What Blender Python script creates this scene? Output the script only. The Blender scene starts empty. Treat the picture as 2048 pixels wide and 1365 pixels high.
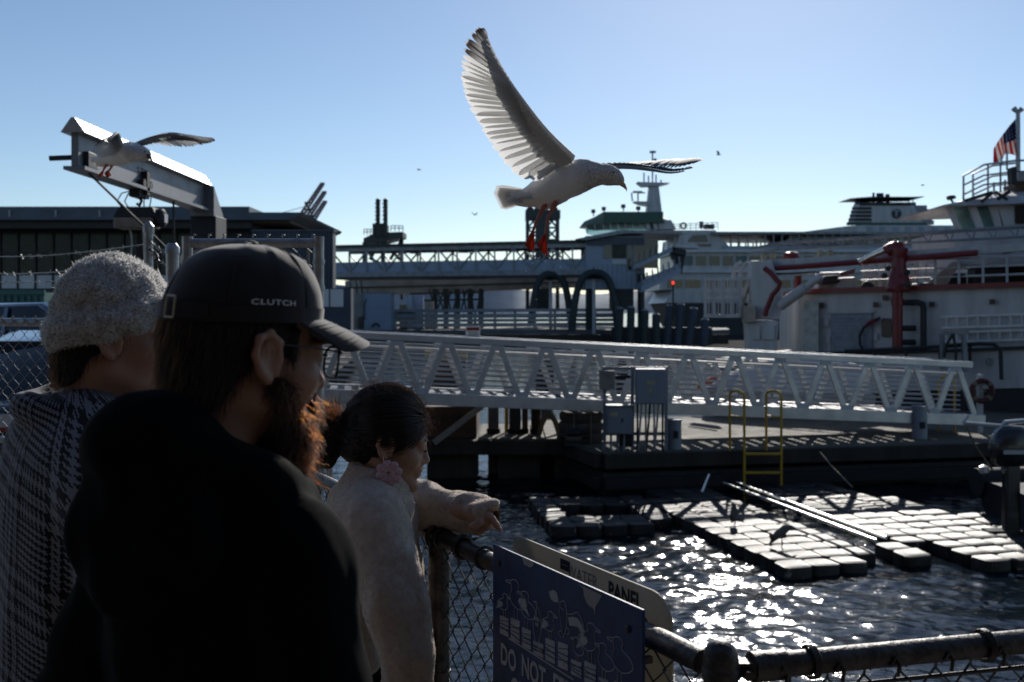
import bpy, math, random
import numpy as np
from mathutils import Vector, Matrix
random.seed(7); np.random.seed(7)
SC = bpy.context.scene
COL = SC.collection
# ------------------------------------------------------------------ camera, sky, sun, exposure
F = 1991.1; CX = 1024.0; HY = 625.0; CZ = 2.9          # focal length / centre / horizon row (2048 px wide), eye height over water
cam = bpy.data.cameras.new('camera'); cam.lens = 35; cam.sensor_width = 36
cam.shift_y = -(682.5 - HY) / 2048; cam.clip_start = 0.05; cam.clip_end = 12000
cam.dof.use_dof = True; cam.dof.focus_distance = 2.6; cam.dof.aperture_fstop = 5.6; cam.dof.aperture_blades = 9
camo = bpy.data.objects.new('camera', cam); COL.objects.link(camo)
camo.location = (0, 0, CZ); camo.rotation_euler = (math.pi / 2, 0, 0); SC.camera = camo
SUN_AZ = math.radians(13.5); SUN_EL = math.radians(27.5)
SUN_DIR = Vector((math.sin(SUN_AZ) * math.cos(SUN_EL), math.cos(SUN_AZ) * math.cos(SUN_EL), math.sin(SUN_EL)))
w = bpy.data.worlds.new('World'); SC.world = w; w.use_nodes = True
nt = w.node_tree; nt.nodes.clear()
sk = nt.nodes.new('ShaderNodeTexSky'); sk.sky_type = 'NISHITA'; sk.sun_disc = False
sk.sun_elevation = SUN_EL; sk.sun_rotation = SUN_AZ; sk.air_density = 0.9; sk.dust_density = 0.14; sk.ozone_density = 2.6
bg = nt.nodes.new('ShaderNodeBackground'); bg.inputs[1].default_value = 0.108
wo = nt.nodes.new('ShaderNodeOutputWorld')
nt.links.new(sk.outputs[0], bg.inputs[0]); nt.links.new(bg.outputs[0], wo.inputs[0])
sl = bpy.data.lights.new('sun', 'SUN'); sl.energy = 5.0; sl.angle = math.radians(0.55); sl.color = (1, 0.95, 0.88)
so = bpy.data.objects.new('sun', sl); COL.objects.link(so)
so.rotation_euler = (-SUN_DIR).to_track_quat('-Z', 'Y').to_euler(); so.location = (4, 20, 14)
vs = SC.view_settings; vs.view_transform = 'Standard'; vs.look = 'None'; vs.exposure = -0.1; vs.gamma = 1; vs.use_curve_mapping = False
SC.render.engine = 'CYCLES'
SC.cycles.use_denoising = True; SC.cycles.use_adaptive_sampling = False; SC.cycles.sample_clamp_indirect = 4
try: SC.cycles.denoiser = 'OPENIMAGEDENOISE'
except Exception: pass
SC.cycles.max_bounces = 6; SC.cycles.diffuse_bounces = 2; SC.cycles.glossy_bounces = 3; SC.cycles.transmission_bounces = 4; SC.cycles.transparent_max_bounces = 8
SC.cycles.caustics_reflective = False; SC.cycles.caustics_refractive = False

# ------------------------------------------------------------------ helpers
def P(px, py, d):
    return Vector(((px - CX) / F * d, d, CZ - (py - HY) / F * d))
def V(*a): return Vector(a)
def lerp(a, b, t): return a + (b - a) * t

MATS = {}
def mat(name, col, rough=0.6, metal=0.0, var=0.18, scale=6.0, bump=0.0, bscale=80.0, spec=0.5, col2=None, trans=0.0, emit=None, coat=0.0, streak=False):
    if name in MATS: return MATS[name]
    m = bpy.data.materials.new(name); m.use_nodes = True; n = m.node_tree; b = n.nodes['Principled BSDF']
    L = n.links.new
    b.inputs['Roughness'].default_value = rough; b.inputs['Metallic'].default_value = metal
    b.inputs['Specular IOR Level'].default_value = spec; b.inputs['Coat Weight'].default_value = coat
    c = tuple(col) + (1,); c2 = tuple(col2) + (1,) if col2 else tuple(max(0, x * (1 - 2.2 * var)) for x in col) + (1,)
    tc = n.nodes.new('ShaderNodeTexCoord')
    if var > 0 or col2:
        nz = n.nodes.new('ShaderNodeTexNoise'); nz.inputs['Scale'].default_value = scale; nz.inputs['Detail'].default_value = 6; nz.inputs['Roughness'].default_value = 0.65
        if streak:
            mp = n.nodes.new('ShaderNodeMapping'); mp.inputs['Scale'].default_value = (1, 1, 0.12); L(tc.outputs['Object'], mp.inputs[0]); L(mp.outputs[0], nz.inputs[0])
        else: L(tc.outputs['Object'], nz.inputs[0])
        r = n.nodes.new('ShaderNodeValToRGB'); r.color_ramp.elements[0].position = 0.3; r.color_ramp.elements[1].position = 0.62
        r.color_ramp.elements[0].color = c2; r.color_ramp.elements[1].color = c
        L(nz.outputs[0], r.inputs[0]); L(r.outputs[0], b.inputs['Base Color'])
        mr = n.nodes.new('ShaderNodeMapRange'); mr.inputs['To Min'].default_value = min(1, rough * 1.25); mr.inputs['To Max'].default_value = rough * 0.8
        L(nz.outputs[0], mr.inputs[0]); L(mr.outputs[0], b.inputs['Roughness'])
    else: b.inputs['Base Color'].default_value = c
    if bump > 0:
        nb = n.nodes.new('ShaderNodeTexNoise'); nb.inputs['Scale'].default_value = bscale; nb.inputs['Detail'].default_value = 4
        L(tc.outputs['Object'], nb.inputs[0]); bp = n.nodes.new('ShaderNodeBump'); bp.inputs['Strength'].default_value = min(1, bump); bp.inputs['Distance'].default_value = 0.5 / bscale
        L(nb.outputs[0], bp.inputs['Height']); L(bp.outputs[0], b.inputs['Normal'])
    if trans > 0:
        t = n.nodes.new('ShaderNodeBsdfTranslucent'); t.inputs[0].default_value = c
        mx = n.nodes.new('ShaderNodeMixShader'); mx.inputs[0].default_value = trans
        L(b.outputs[0], mx.inputs[1]); L(t.outputs[0], mx.inputs[2]); L(mx.outputs[0], n.nodes['Material Output'].inputs[0])
    if emit:
        b.inputs['Emission Color'].default_value = tuple(emit[0]) + (1,); b.inputs['Emission Strength'].default_value = emit[1]
    MATS[name] = m
    return m

def glass(name, col=(0.5, 0.7, 0.72), alpha=0.35, rough=0.03):
    if name in MATS: return MATS[name]
    m = bpy.data.materials.new(name); m.use_nodes = True; n = m.node_tree; b = n.nodes['Principled BSDF']
    b.inputs['Base Color'].default_value = (0.01, 0.015, 0.02, 1); b.inputs['Roughness'].default_value = rough
    t = n.nodes.new('ShaderNodeBsdfTransparent'); t.inputs[0].default_value = tuple(col) + (1,)
    mx = n.nodes.new('ShaderNodeMixShader'); mx.inputs[0].default_value = alpha
    n.links.new(t.outputs[0], mx.inputs[1]); n.links.new(b.outputs[0], mx.inputs[2]); n.links.new(mx.outputs[0], n.nodes['Material Output'].inputs[0])
    MATS[name] = m
    return m

BASE = {}
def tag(o, label=None, cat=None, group=None, kind=None):
    if label: o['label'] = label
    if cat: o['category'] = cat
    if group: o['group'] = group
    if kind: o['kind'] = kind
    return o
def thing(name, label, cat, loc=(0, 0, 0), group=None):
    o = bpy.data.objects.new(name, None); COL.objects.link(o); o.location = loc; o.empty_display_size = 0.1
    BASE[o] = Vector(loc)
    return tag(o, label, cat, group)
def link(name, me, m, parent=None, base=None, label=None, cat=None, group=None, kind=None):
    o = bpy.data.objects.new(name, me); COL.objects.link(o)
    if m is not None and not me.materials:
        for q in (m if isinstance(m, (list, tuple)) else [m]): me.materials.append(q)
    if parent is not None:
        o.parent = parent; BASE[o] = BASE[parent]
    else:
        o.location = base or (0, 0, 0); BASE[o] = Vector(base or (0, 0, 0))
    return tag(o, label, cat, group, kind)
def np_mesh(name, v, f, smooth=True, off=None, angle=None):
    """v (n,3) f list/array of faces; off is subtracted"""
    v = np.asarray(v, dtype=np.float32)
    if off is not None: v = v - np.array(off, dtype=np.float32)
    me = bpy.data.meshes.new(name)
    if isinstance(f, np.ndarray):
        k = f.shape[1]; me.vertices.add(len(v)); me.vertices.foreach_set('co', v.ravel())
        me.loops.add(f.size); me.loops.foreach_set('vertex_index', f.ravel().astype(np.int32))
        me.polygons.add(len(f)); me.polygons.foreach_set('loop_start', np.arange(0, f.size, k, dtype=np.int32))
        me.update(calc_edges=True); me.validate()
    else:
        me.from_pydata(v.tolist(), [], f); me.update()
    if smooth:
        me.polygons.foreach_set('use_smooth', np.ones(len(me.polygons), dtype=bool))
        if angle: me.set_sharp_from_angle(angle=math.radians(angle))
    return me

class MB:
    def __init__(s): s.v = []; s.f = []; s.mi = []; s.cur = 0
    def mesh(s, vs, fs):
        o = len(s.v); s.v += [tuple(q) for q in vs]; s.f += [[i + o for i in f] for f in fs]; s.mi += [s.cur] * len(fs); return s
    def box(s, c, size, rz=0.0, M=None):
        x, y, z = (q / 2 for q in size)
        vs = [Vector((a * x, b * y, d * z)) for d in (-1, 1) for b in (-1, 1) for a in (-1, 1)]
        R = M or Matrix.Rotation(rz, 3, 'Z'); c = Vector(c)
        return s.mesh([c + R @ q for q in vs], [[0, 2, 3, 1], [4, 5, 7, 6], [0, 1, 5, 4], [2, 6, 7, 3], [0, 4, 6, 2], [1, 3, 7, 5]])
    def b2(s, lo, hi):
        a = Vector(lo); b = Vector(hi); return s.box((a + b) / 2, [abs(q) for q in (b - a)])
    def bar(s, a, b, w, h=None, up=(0, 0, 1)):
        a = Vector(a); b = Vector(b); h = h or w; d = (b - a); L = d.length
        if L < 1e-6: return s
        d.normalize(); u = Vector(up)
        if abs(d.dot(u)) > 0.98: u = Vector((0, 1, 0))
        x = d.cross(u).normalized(); u = x.cross(d)
        M = Matrix((x, d, u)).transposed()
        return s.box((a + b) / 2, (w, L, h), M=M)
    def tube(s, pts, r, n=8, closed=False, cap=True):
        pts = [Vector(p) for p in pts]; N = len(pts)
        rs = r if isinstance(r, (list, tuple)) else [r] * N
        t0 = (pts[1] - pts[0]).normalized(); u = t0.orthogonal().normalized(); vs = []
        for i in range(N):
            if closed: t = (pts[(i + 1) % N] - pts[i - 1])
            else: t = pts[min(i + 1, N - 1)] - pts[max(i - 1, 0)]
            t = t.normalized() if t.length > 1e-9 else t0
            u = (u - t * u.dot(t)); u = u.normalized() if u.length > 1e-6 else t.orthogonal().normalized()
            q = t.cross(u)
            vs += [pts[i] + (u * math.cos(2 * math.pi * k / n) + q * math.sin(2 * math.pi * k / n)) * rs[i] for k in range(n)]
        fs = []
        for i in range(N if closed else N - 1):
            j = (i + 1) % N
            fs += [[i * n + k, i * n + (k + 1) % n, j * n + (k + 1) % n, j * n + k] for k in range(n)]
        if cap and not closed:
            fs += [list(range(n))[::-1], [(N - 1) * n + k for k in range(n)]]
        return s.mesh(vs, fs)
    def prism(s, poly, ext):
        """poly: 3D points of one face, ext: extrusion vector"""
        n = len(poly); e = Vector(ext); a = [Vector(p) for p in poly]
        nrm = Vector((0, 0, 0))
        for i in range(n): nrm += a[i].cross(a[(i + 1) % n])
        if nrm.dot(e) > 0: a = a[::-1]
        vs = a + [p + e for p in a]
        return s.mesh(vs, [list(range(n)), list(range(2 * n - 1, n - 1, -1))] + [[i, i + n, (i + 1) % n + n, (i + 1) % n] for i in range(n)])
    def lathe(s, prof, base=(0, 0, 0), n=20, axis=None):
        base = Vector(base); R = Vector((0, 0, 1)).rotation_difference(Vector(axis)).to_matrix() if axis else Matrix.Identity(3)
        vs = []; fs = []
        for r, z in prof: vs += [base + R @ Vector((r * math.cos(2 * math.pi * k / n), r * math.sin(2 * math.pi * k / n), z)) for k in range(n)]
        for i in range(len(prof) - 1): fs += [[i * n + k, i * n + (k + 1) % n, (i + 1) * n + (k + 1) % n, (i + 1) * n + k] for k in range(n)]
        fs += [list(range(n))[::-1], [(len(prof) - 1) * n + k for k in range(n)]]
        return s.mesh(vs, fs)
    def grid(s, rows, closed=False):
        n = len(rows[0]); vs = [p for r in rows for p in r]
        fs = [[i * n + k, i * n + (k + 1) % n, (i + 1) * n + (k + 1) % n, (i + 1) * n + k] for i in range(len(rows) - 1) for k in range(n if closed else n - 1)]
        return s.mesh(vs, fs)
    def loft(s, rings):
        n = len(rings[0]); s.grid(rings, True); o = len(s.v) - n * len(rings)
        s.f += [[o + k for k in range(n)][::-1], [len(s.v) - n + k for k in range(n)]]; s.mi += [s.cur] * 2
        return s
    def build(s, name, m, parent=None, base=None, smooth=35, bevel=0, label=None, cat=None, group=None, kind=None):
        off = BASE[parent] if parent is not None else (Vector(base) if base else Vector((0, 0, 0)))
        me = np_mesh(name, s.v, s.f, smooth=bool(smooth), off=off, angle=smooth)
        if isinstance(m, (list, tuple)):
            for q in m: me.materials.append(q)
            me.polygons.foreach_set('material_index', np.array(s.mi, dtype=np.int32))
        o = link(name, me, m, parent, base, label, cat, group, kind)
        if bevel:
            b = o.modifiers.new('bevel', 'BEVEL'); b.width = bevel; b.segments = 2; b.limit_method = 'ANGLE'; b.angle_limit = math.radians(40)
        return o

def cpy(o, parent=None, loc=None, rot=None):
    """copy of a single object"""
    c = o.copy(); COL.objects.link(c)
    if parent is not None: c.parent = parent; BASE[c] = BASE.get(parent, Vector())
    if loc is not None: c.location = loc
    if rot is not None: c.rotation_euler = rot
    return c
def cpy_tree(o, loc, rot=None, label=None, scale=None):
    kids = [(k, list(k.children)) for k in o.children]
    c = cpy(o, None, loc, rot); BASE[c] = Vector(loc)
    if label: c['label'] = label
    if scale: c.scale = scale
    for k, subs in kids:
        q = cpy(k, c)
        for s_ in subs: cpy(s_, q)
    return c

# ---- text turned into mesh coordinates (2D), no file needed: the built-in font
def text_mesh(s, size=1.0, bold=0.0, res=3, space=1.0):
    cu = bpy.data.curves.new('lettering', 'FONT'); cu.body = s; cu.size = size; cu.offset = bold; cu.resolution_u = res; cu.space_character = space
    cu.align_x = 'CENTER'; cu.align_y = 'CENTER'
    o = bpy.data.objects.new('lettering', cu); COL.objects.link(o)
    dg = bpy.context.evaluated_depsgraph_get(); me = bpy.data.meshes.new_from_object(o.evaluated_get(dg))
    v = [tuple(q.co) for q in me.vertices]; f = [list(p.vertices) for p in me.polygons]
    bpy.data.objects.remove(o); bpy.data.curves.remove(cu); bpy.data.meshes.remove(me)
    return v, f
def put_text(mb, s, size, origin, ux, uy, bold=0.0, sx=1.0):
    v, f = text_mesh(s, size, bold); ux = Vector(ux); uy = Vector(uy); origin = Vector(origin)
    return mb.mesh([origin + ux * (x * sx) + uy * y for x, y, z in v], f)

# ---- value noise on point arrays
_LAT = np.random.RandomState(3).rand(64, 64, 64).astype(np.float32)
def vnoise(p, scale=1.0, seed=0):
    q = np.asarray(p, dtype=np.float64) * scale + seed * 17.37
    i = np.floor(q).astype(np.int64); f = q - i; f = f * f * (3 - 2 * f); i &= 63; j = (i + 1) & 63
    out = 0
    for a in (0, 1):
        for b in (0, 1):
            for c in (0, 1):
                wgt = (f[:, 0] if a else 1 - f[:, 0]) * (f[:, 1] if b else 1 - f[:, 1]) * (f[:, 2] if c else 1 - f[:, 2])
                out = out + wgt * _LAT[(j if a else i)[:, 0], (j if b else i)[:, 1], (j if c else i)[:, 2]]
    return out * 2 - 1
def fbm(p, scale, octv=3, seed=0):
    return sum(vnoise(p, scale * 2 ** k, seed + k) * 0.5 ** k for k in range(octv))

# ---- signed distance modelling for bodies: one continuous surface
class Sdf:
    def __init__(s, lo, hi, h):
        s.lo = np.array(lo, float); s.h = h; s.n = np.ceil((np.array(hi, float) - s.lo) / h).astype(int) + 1
        s.D = np.full(tuple(s.n), 0.5, dtype=np.float32); s.ax = [s.lo[i] + h * np.arange(s.n[i]) for i in range(3)]
        s.R = np.eye(3); s.T = np.zeros(3); s.S = 1.0
    def frame(s, R=None, T=(0, 0, 0), S=1.0):
        s.R = np.array(R) if R is not None else np.eye(3); s.T = np.array(T, float); s.S = S; return s
    def W(s, p): return s.R @ (np.array(p, float) * s.S) + s.T
    def _op(s, lo, hi, k, fn, mode):
        pad = k + 3 * s.h + 0.004
        a = np.clip(np.floor((lo - pad - s.lo) / s.h).astype(int), 0, s.n); b = np.clip(np.ceil((hi + pad - s.lo) / s.h).astype(int) + 1, 0, s.n)
        if np.any(b <= a): return s
        sl = tuple(slice(a[i], b[i]) for i in range(3))
        X = s.ax[0][sl[0]][:, None, None]; Y = s.ax[1][sl[1]][None, :, None]; Z = s.ax[2][sl[2]][None, None, :]
        d = fn(X, Y, Z).astype(np.float32); D = s.D[sl]
        if mode == 'sub': 
            d = -d
            h = np.maximum(k - np.abs(D - d), 0) / max(k, 1e-6); s.D[sl] = np.maximum(D, d) + h * h * k / 4
        else:
            h = np.maximum(k - np.abs(D - d), 0) / max(k, 1e-6); s.D[sl] = np.minimum(D, d) - h * h * k / 4
        return s
    def ell(s, c, r, k=0.01, rot=None, mode='add'):
        c = s.W(c); r = np.array(r, float) * s.S; R = s.R @ (np.array(rot) if rot is not None else np.eye(3))
        m = float(r.max())
        def fn(X, Y, Z):
            dx, dy, dz = X - c[0], Y - c[1], Z - c[2]
            q = [(R[0, i] * dx + R[1, i] * dy + R[2, i] * dz) / r[i] for i in range(3)]
            k0 = np.sqrt(q[0] ** 2 + q[1] ** 2 + q[2] ** 2); k1 = np.sqrt((q[0] / r[0]) ** 2 + (q[1] / r[1]) ** 2 + (q[2] / r[2]) ** 2) + 1e-9
            return np.where(k0 < 1e-3, -float(r.min()), k0 * (k0 - 1) / k1)
        return s._op(c - m, c + m, k * s.S, fn, mode)
    def con(s, a, b, ra, rb, k=0.01, mode='add'):
        a = s.W(a); b = s.W(b); ra *= s.S; rb *= s.S; d = b - a; L2 = float(d @ d) + 1e-12; m = max(ra, rb)
        def fn(X, Y, Z):
            dx, dy, dz = X - a[0], Y - a[1], Z - a[2]
            t = np.clip((dx * d[0] + dy * d[1] + dz * d[2]) / L2, 0, 1)
            return np.sqrt((dx - t * d[0]) ** 2 + (dy - t * d[1]) ** 2 + (dz - t * d[2]) ** 2) - (ra + (rb - ra) * t)
        return s._op(np.minimum(a, b) - m, np.maximum(a, b) + m, k * s.S, fn, mode)
    def chain(s, pts, rs, k=0.01, mode='add'):
        for i in range(len(pts) - 1): s.con(pts[i], pts[i + 1], rs[i], rs[i + 1], k, mode)
        return s
    def cut_below(s, p, n, k=0.002):
        """keep the side the normal n points to"""
        p = np.array(p); n = np.array(n, float); n = n / np.linalg.norm(n)
        d = -((s.ax[0][:, None, None] - p[0]) * n[0] + (s.ax[1][None, :, None] - p[1]) * n[1] + (s.ax[2][None, None, :] - p[2]) * n[2])
        s.D = np.maximum(s.D, d.astype(np.float32)); return s
    def extract(s):
        D = s.D; S = D < 0; nx, ny, nz = D.shape
        cn = [(i, j, k) for i in (0, 1) for j in (0, 1) for k in (0, 1)]
        cnt = sum(S[i:nx - 1 + i, j:ny - 1 + j, k:nz - 1 + k].astype(np.int8) for i, j, k in cn)
        act = (cnt > 0) & (cnt < 8); I = np.argwhere(act); idx = np.full(act.shape, -1, dtype=np.int64); idx[act] = np.arange(len(I))
        val = {c: D[I[:, 0] + c[0], I[:, 1] + c[1], I[:, 2] + c[2]].astype(np.float64) for c in cn}
        acc = np.zeros((len(I), 3)); num = np.zeros(len(I))
        for a in cn:
            for ax in range(3):
                if a[ax] == 0:
                    b = list(a); b[ax] = 1; b = tuple(b); va, vb = val[a], val[b]; cr = (va < 0) != (vb < 0)
                    t = np.where(cr, va / np.where(cr, va - vb, 1), 0); pos = np.array(a, float)[None, :].repeat(len(I), 0); pos[:, ax] += t
                    acc[cr] += pos[cr]; num[cr] += 1
        verts = s.lo + s.h * (I + acc / num[:, None]); faces = []
        for ax in range(3):
            o1, o2 = (ax + 1) % 3, (ax + 2) % 3
            sa = [slice(None)] * 3; sb = [slice(None)] * 3; sa[ax] = slice(0, -1); sb[ax] = slice(1, None)
            A = S[tuple(sa)]; B = S[tuple(sb)]; E = np.argwhere(A != B)
            ok = (E[:, o1] >= 1) & (E[:, o2] >= 1) & (E[:, o1] < D.shape[o1] - 1) & (E[:, o2] < D.shape[o2] - 1); E = E[ok]
            flip = A[E[:, 0], E[:, 1], E[:, 2]]
            q = []
            for (u, v_) in ((-1, -1), (0, -1), (0, 0), (-1, 0)):
                e = E.copy(); e[:, o1] += u; e[:, o2] += v_; q.append(idx[e[:, 0], e[:, 1], e[:, 2]])
            q = np.stack(q, 1); q = np.where(flip[:, None], q, q[:, ::-1]); faces.append(q)
        faces = np.concatenate(faces); faces = faces[(faces >= 0).all(1)]
        return verts, faces
def vnormals(v, f):
    n = np.zeros_like(v); a = v[f[:, 2]] - v[f[:, 0]]; b = v[f[:, 3]] - v[f[:, 1]]; fn = np.cross(a, b)
    for k in range(4): np.add.at(n, f[:, k], fn)
    return n / (np.linalg.norm(n, axis=1, keepdims=True) + 1e-12)
def relax(v, f, it=2, lam=0.5):
    for _ in range(it):
        acc = np.zeros_like(v); num = np.zeros(len(v))
        for k in range(4):
            np.add.at(acc, f[:, k], v[f[:, (k + 1) % 4]]); np.add.at(acc, f[:, k], v[f[:, (k + 3) % 4]]); np.add.at(num, f[:, k], 2)
        v = v + lam * (acc / np.maximum(num, 1)[:, None] - v)
    return v
def sample(v, f, N, rng, weight=None):
    """random points on a quad mesh: positions and normals"""
    a = np.linalg.norm(np.cross(v[f[:, 2]] - v[f[:, 0]], v[f[:, 3]] - v[f[:, 1]]), axis=1)
    nn = vnormals(v, f)
    if weight is not None: a = a * weight(v[f].mean(1), nn[f].mean(1))
    i = rng.choice(len(f), N, p=a / a.sum()); u = rng.rand(N, 1); w_ = rng.rand(N, 1); q = f[i]
    def bl(x): return (x[q[:, 0]] * (1 - u) + x[q[:, 1]] * u) * (1 - w_) + (x[q[:, 3]] * (1 - u) + x[q[:, 2]] * u) * w_
    n = bl(nn); return bl(v), n / (np.linalg.norm(n, axis=1, keepdims=True) + 1e-9)
def strands(name, curves, r0, r1, m, parent):
    """curves: array (N, K, 3) world points -> a Curves object"""
    c = np.asarray(curves, dtype=np.float32) - np.array(BASE[parent], dtype=np.float32)
    N, K = c.shape[:2]; h = bpy.data.hair_curves.new(name); h.add_curves([K] * N)
    h.points.foreach_set('position', c.ravel()); rad = np.linspace(r0, r1, K, dtype=np.float32)[None].repeat(N, 0)
    h.points.foreach_set('radius', rad.ravel()); h.materials.append(m)
    o = bpy.data.objects.new(name, h); COL.objects.link(o); o.parent = parent; BASE[o] = BASE[parent]
    return o
# ------------------------------------------------------------------ setting: water, far shore, pier deck
def axis_coords(a, b, step, lim, g=1.16):
    mid = list(np.arange(a, b + step / 2, step)); lo = []; x = a; s = step
    while x > -lim: s *= g; x -= s; lo.append(x)
    hi = []; x = mid[-1]; s = step
    while x < lim: s *= g; x += s; hi.append(x)
    return np.array(lo[::-1] + mid + hi)
def build_water():
    xs = axis_coords(-3.0, 8.5, 0.03, 5000); ys = axis_coords(3.0, 19.0, 0.03, 6000)
    X, Y = np.meshgrid(xs, ys, indexing='ij'); sx = np.gradient(xs)[:, None]; sy = np.gradient(ys)[None, :]
    rng = np.random.RandomState(11); Z = np.zeros_like(X)
    for i in range(72):
        lam = 0.11 * (1.5 / 0.11) ** rng.rand(); th = rng.normal(math.pi * 1.47, 1.0); k = 2 * math.pi / lam
        amp = 0.0030 * lam ** 0.8 * (0.5 + rng.rand())
        fade = np.clip(2.2 - 7 * np.maximum(sx + 0 * Y, sy + 0 * X) / lam, 0, 1)
        ph = k * (X * math.cos(th) + Y * math.sin(th)) + rng.rand() * 6.28 + 0.9 * np.sin(0.9 * X + i) * np.cos(0.7 * Y - i)
        s_ = np.sin(ph); Z += fade * amp * (s_ + 0.35 * s_ * s_ - 0.17)
    # calmer and rougher patches
    Z *= 0.75 + 0.35 * np.sin(0.55 * X + 0.3 * Y + 1.0) * np.sin(0.4 * Y - 0.2 * X)
    nx, ny = X.shape; v = np.stack([X.ravel(), Y.ravel(), Z.ravel()], 1)
    i = np.arange(nx - 1)[:, None] * ny + np.arange(ny - 1)[None, :]; i = i.ravel()
    f = np.stack([i, i + ny, i + ny + 1, i + 1], 1)
    me = np_mesh('water', v, f)
    m = bpy.data.materials.new('sea_water'); m.use_nodes = True; n = m.node_tree; b = n.nodes['Principled BSDF']; L = n.links.new
    b.inputs['Base Color'].default_value = (0.002, 0.006, 0.010, 1); b.inputs['Roughness'].default_value = 0.09; b.inputs['Specular IOR Level'].default_value = 0.5; b.inputs['IOR'].default_value = 1.33
    g = n.nodes.new('ShaderNodeNewGeometry')
    mp = n.nodes.new('ShaderNodeMapping'); mp.inputs['Scale'].default_value = (1.0, 1.35, 1); L(g.outputs['Position'], mp.inputs[0])
    n1 = n.nodes.new('ShaderNodeTexNoise'); n1.inputs['Scale'].default_value = 9; n1.inputs['Detail'].default_value = 3; n1.inputs['Roughness'].default_value = 0.55; L(mp.outputs[0], n1.inputs[0])
    n2 = n.nodes.new('ShaderNodeTexNoise'); n2.inputs['Scale'].default_value = 1.1; n2.inputs['Detail'].default_value = 4; n2.inputs['Distortion'].default_value = 0.4; L(mp.outputs[0], n2.inputs[0])
    b1 = n.nodes.new('ShaderNodeBump'); b1.inputs['Strength'].default_value = 1; b1.inputs['Distance'].default_value = 0.006; L(n1.outputs[0], b1.inputs['Height'])
    b2 = n.nodes.new('ShaderNodeBump'); b2.inputs['Strength'].default_value = 1; b2.inputs['Distance'].default_value = 0.042; L(n2.outputs[0], b2.inputs['Height'])
    L(b1.outputs[0], b2.inputs['Normal']); L(b2.outputs[0], b.inputs['Normal'])
    link('water', me, m, kind='structure')
build_water()

M_hill = mat('hazed_far_hill', (0.16, 0.22, 0.28), 0.95, scale=0.004)  # distance haze is put into the pale blue base colour
def hill_range(y, x0, x1, hmax, seed):
    mb = MB(); n = 60; r1, r2, r3 = [], [], []
    for i in range(n + 1):
        x = lerp(x0, x1, i / n); h = hmax * (0.6 + 0.12 * math.sin(i * 0.31 + seed) + 0.07 * math.sin(i * 0.83 + 2 * seed)) * min(1, 4 * i / n, 4 * (n - i) / n)
        r1.append((x, y - 260, -2)); r2.append((x, y, max(1, h))); r3.append((x, y + 600, -2))
    mb.grid([r1, r2, r3]).build('hills', M_hill, kind='structure')
hill_range(5200, -4600, 4600, 230, 1.3)

M_deck = mat('pier_concrete', (0.20, 0.19, 0.18), 0.85, scale=1.5, bump=0.4, bscale=40)
M_tim = mat('dark_timber', (0.045, 0.036, 0.028), 0.85, scale=3, bump=0.6, bscale=25, streak=True)
DECK = 1.25
EDGE = [(7, -6), (7, 2.42), (0.44, 1.82), (-0.66, 3.78), (-0.76, 4.6), (-3.75, 16.4), (-6.5, 34), (-9, 58), (-140, 62), (-140, -6)]
mb = MB(); mb.prism([(x, y, DECK - 0.35) for x, y in EDGE], (0, 0, 0.35))
deck = mb.build('pier_deck', M_deck, smooth=0, kind='structure')
mb = MB()
for i in range(1, 7):
    a, b_ = EDGE[i], EDGE[i + 1]; mb.bar((a[0], a[1], DECK - 0.52), (b_[0], b_[1], DECK - 0.52), 0.3, 0.34)
mb.build('edge_beam', M_tim, deck, smooth=0)
pile = None
for i in range(1, 7):
    a = Vector(EDGE[i]); b_ = Vector(EDGE[i + 1]); n = max(1, int((b_ - a).length / 2.4))
    for k in range(n):
        p = a.lerp(b_, (k + 0.5) / n); nrm = Vector((b_ - a)).orthogonal().normalized() * 0.35
        q = p + nrm if True else p
        if pile is None:
            pile = MB().lathe([(0.17, -2.6), (0.17, 0), (0.165, 0.7)], n=12).build('pile', M_tim, deck); pile.location = (q.x, q.y, 0)
        else: cpy(pile, deck, (q.x, q.y, 0))
# the ferry landing pier on the far side of the slip
M_fardeck = mat('far_pier_deck', (0.12, 0.12, 0.125), 0.85, scale=0.5)
mb = MB(); mb.prism([(x, y, 0.85) for x, y in [(-140, 92), (18, 92), (21, 96), (24, 112), (-140, 150)]], (0, 0, 0.4))
fp = mb.build('ferry_pier_deck', M_fardeck, smooth=0, kind='structure')
fpile = None
for k in range(30):
    for r in range(2):
        x = -38 + k * 1.95; y = 92.6 + r * 4
        if fpile is None: fpile = MB().lathe([(0.22, -3), (0.22, 0.86)], n=10).build('pile', M_tim, fp); fpile.location = (x, y, 0)
        else: cpy(fpile, fp, (x, y, 0))
MB().b2((-38, 92.02, -0.3), (20, 92.3, 0.84)).build('edge_beam', M_tim, fp, smooth=0)

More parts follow.
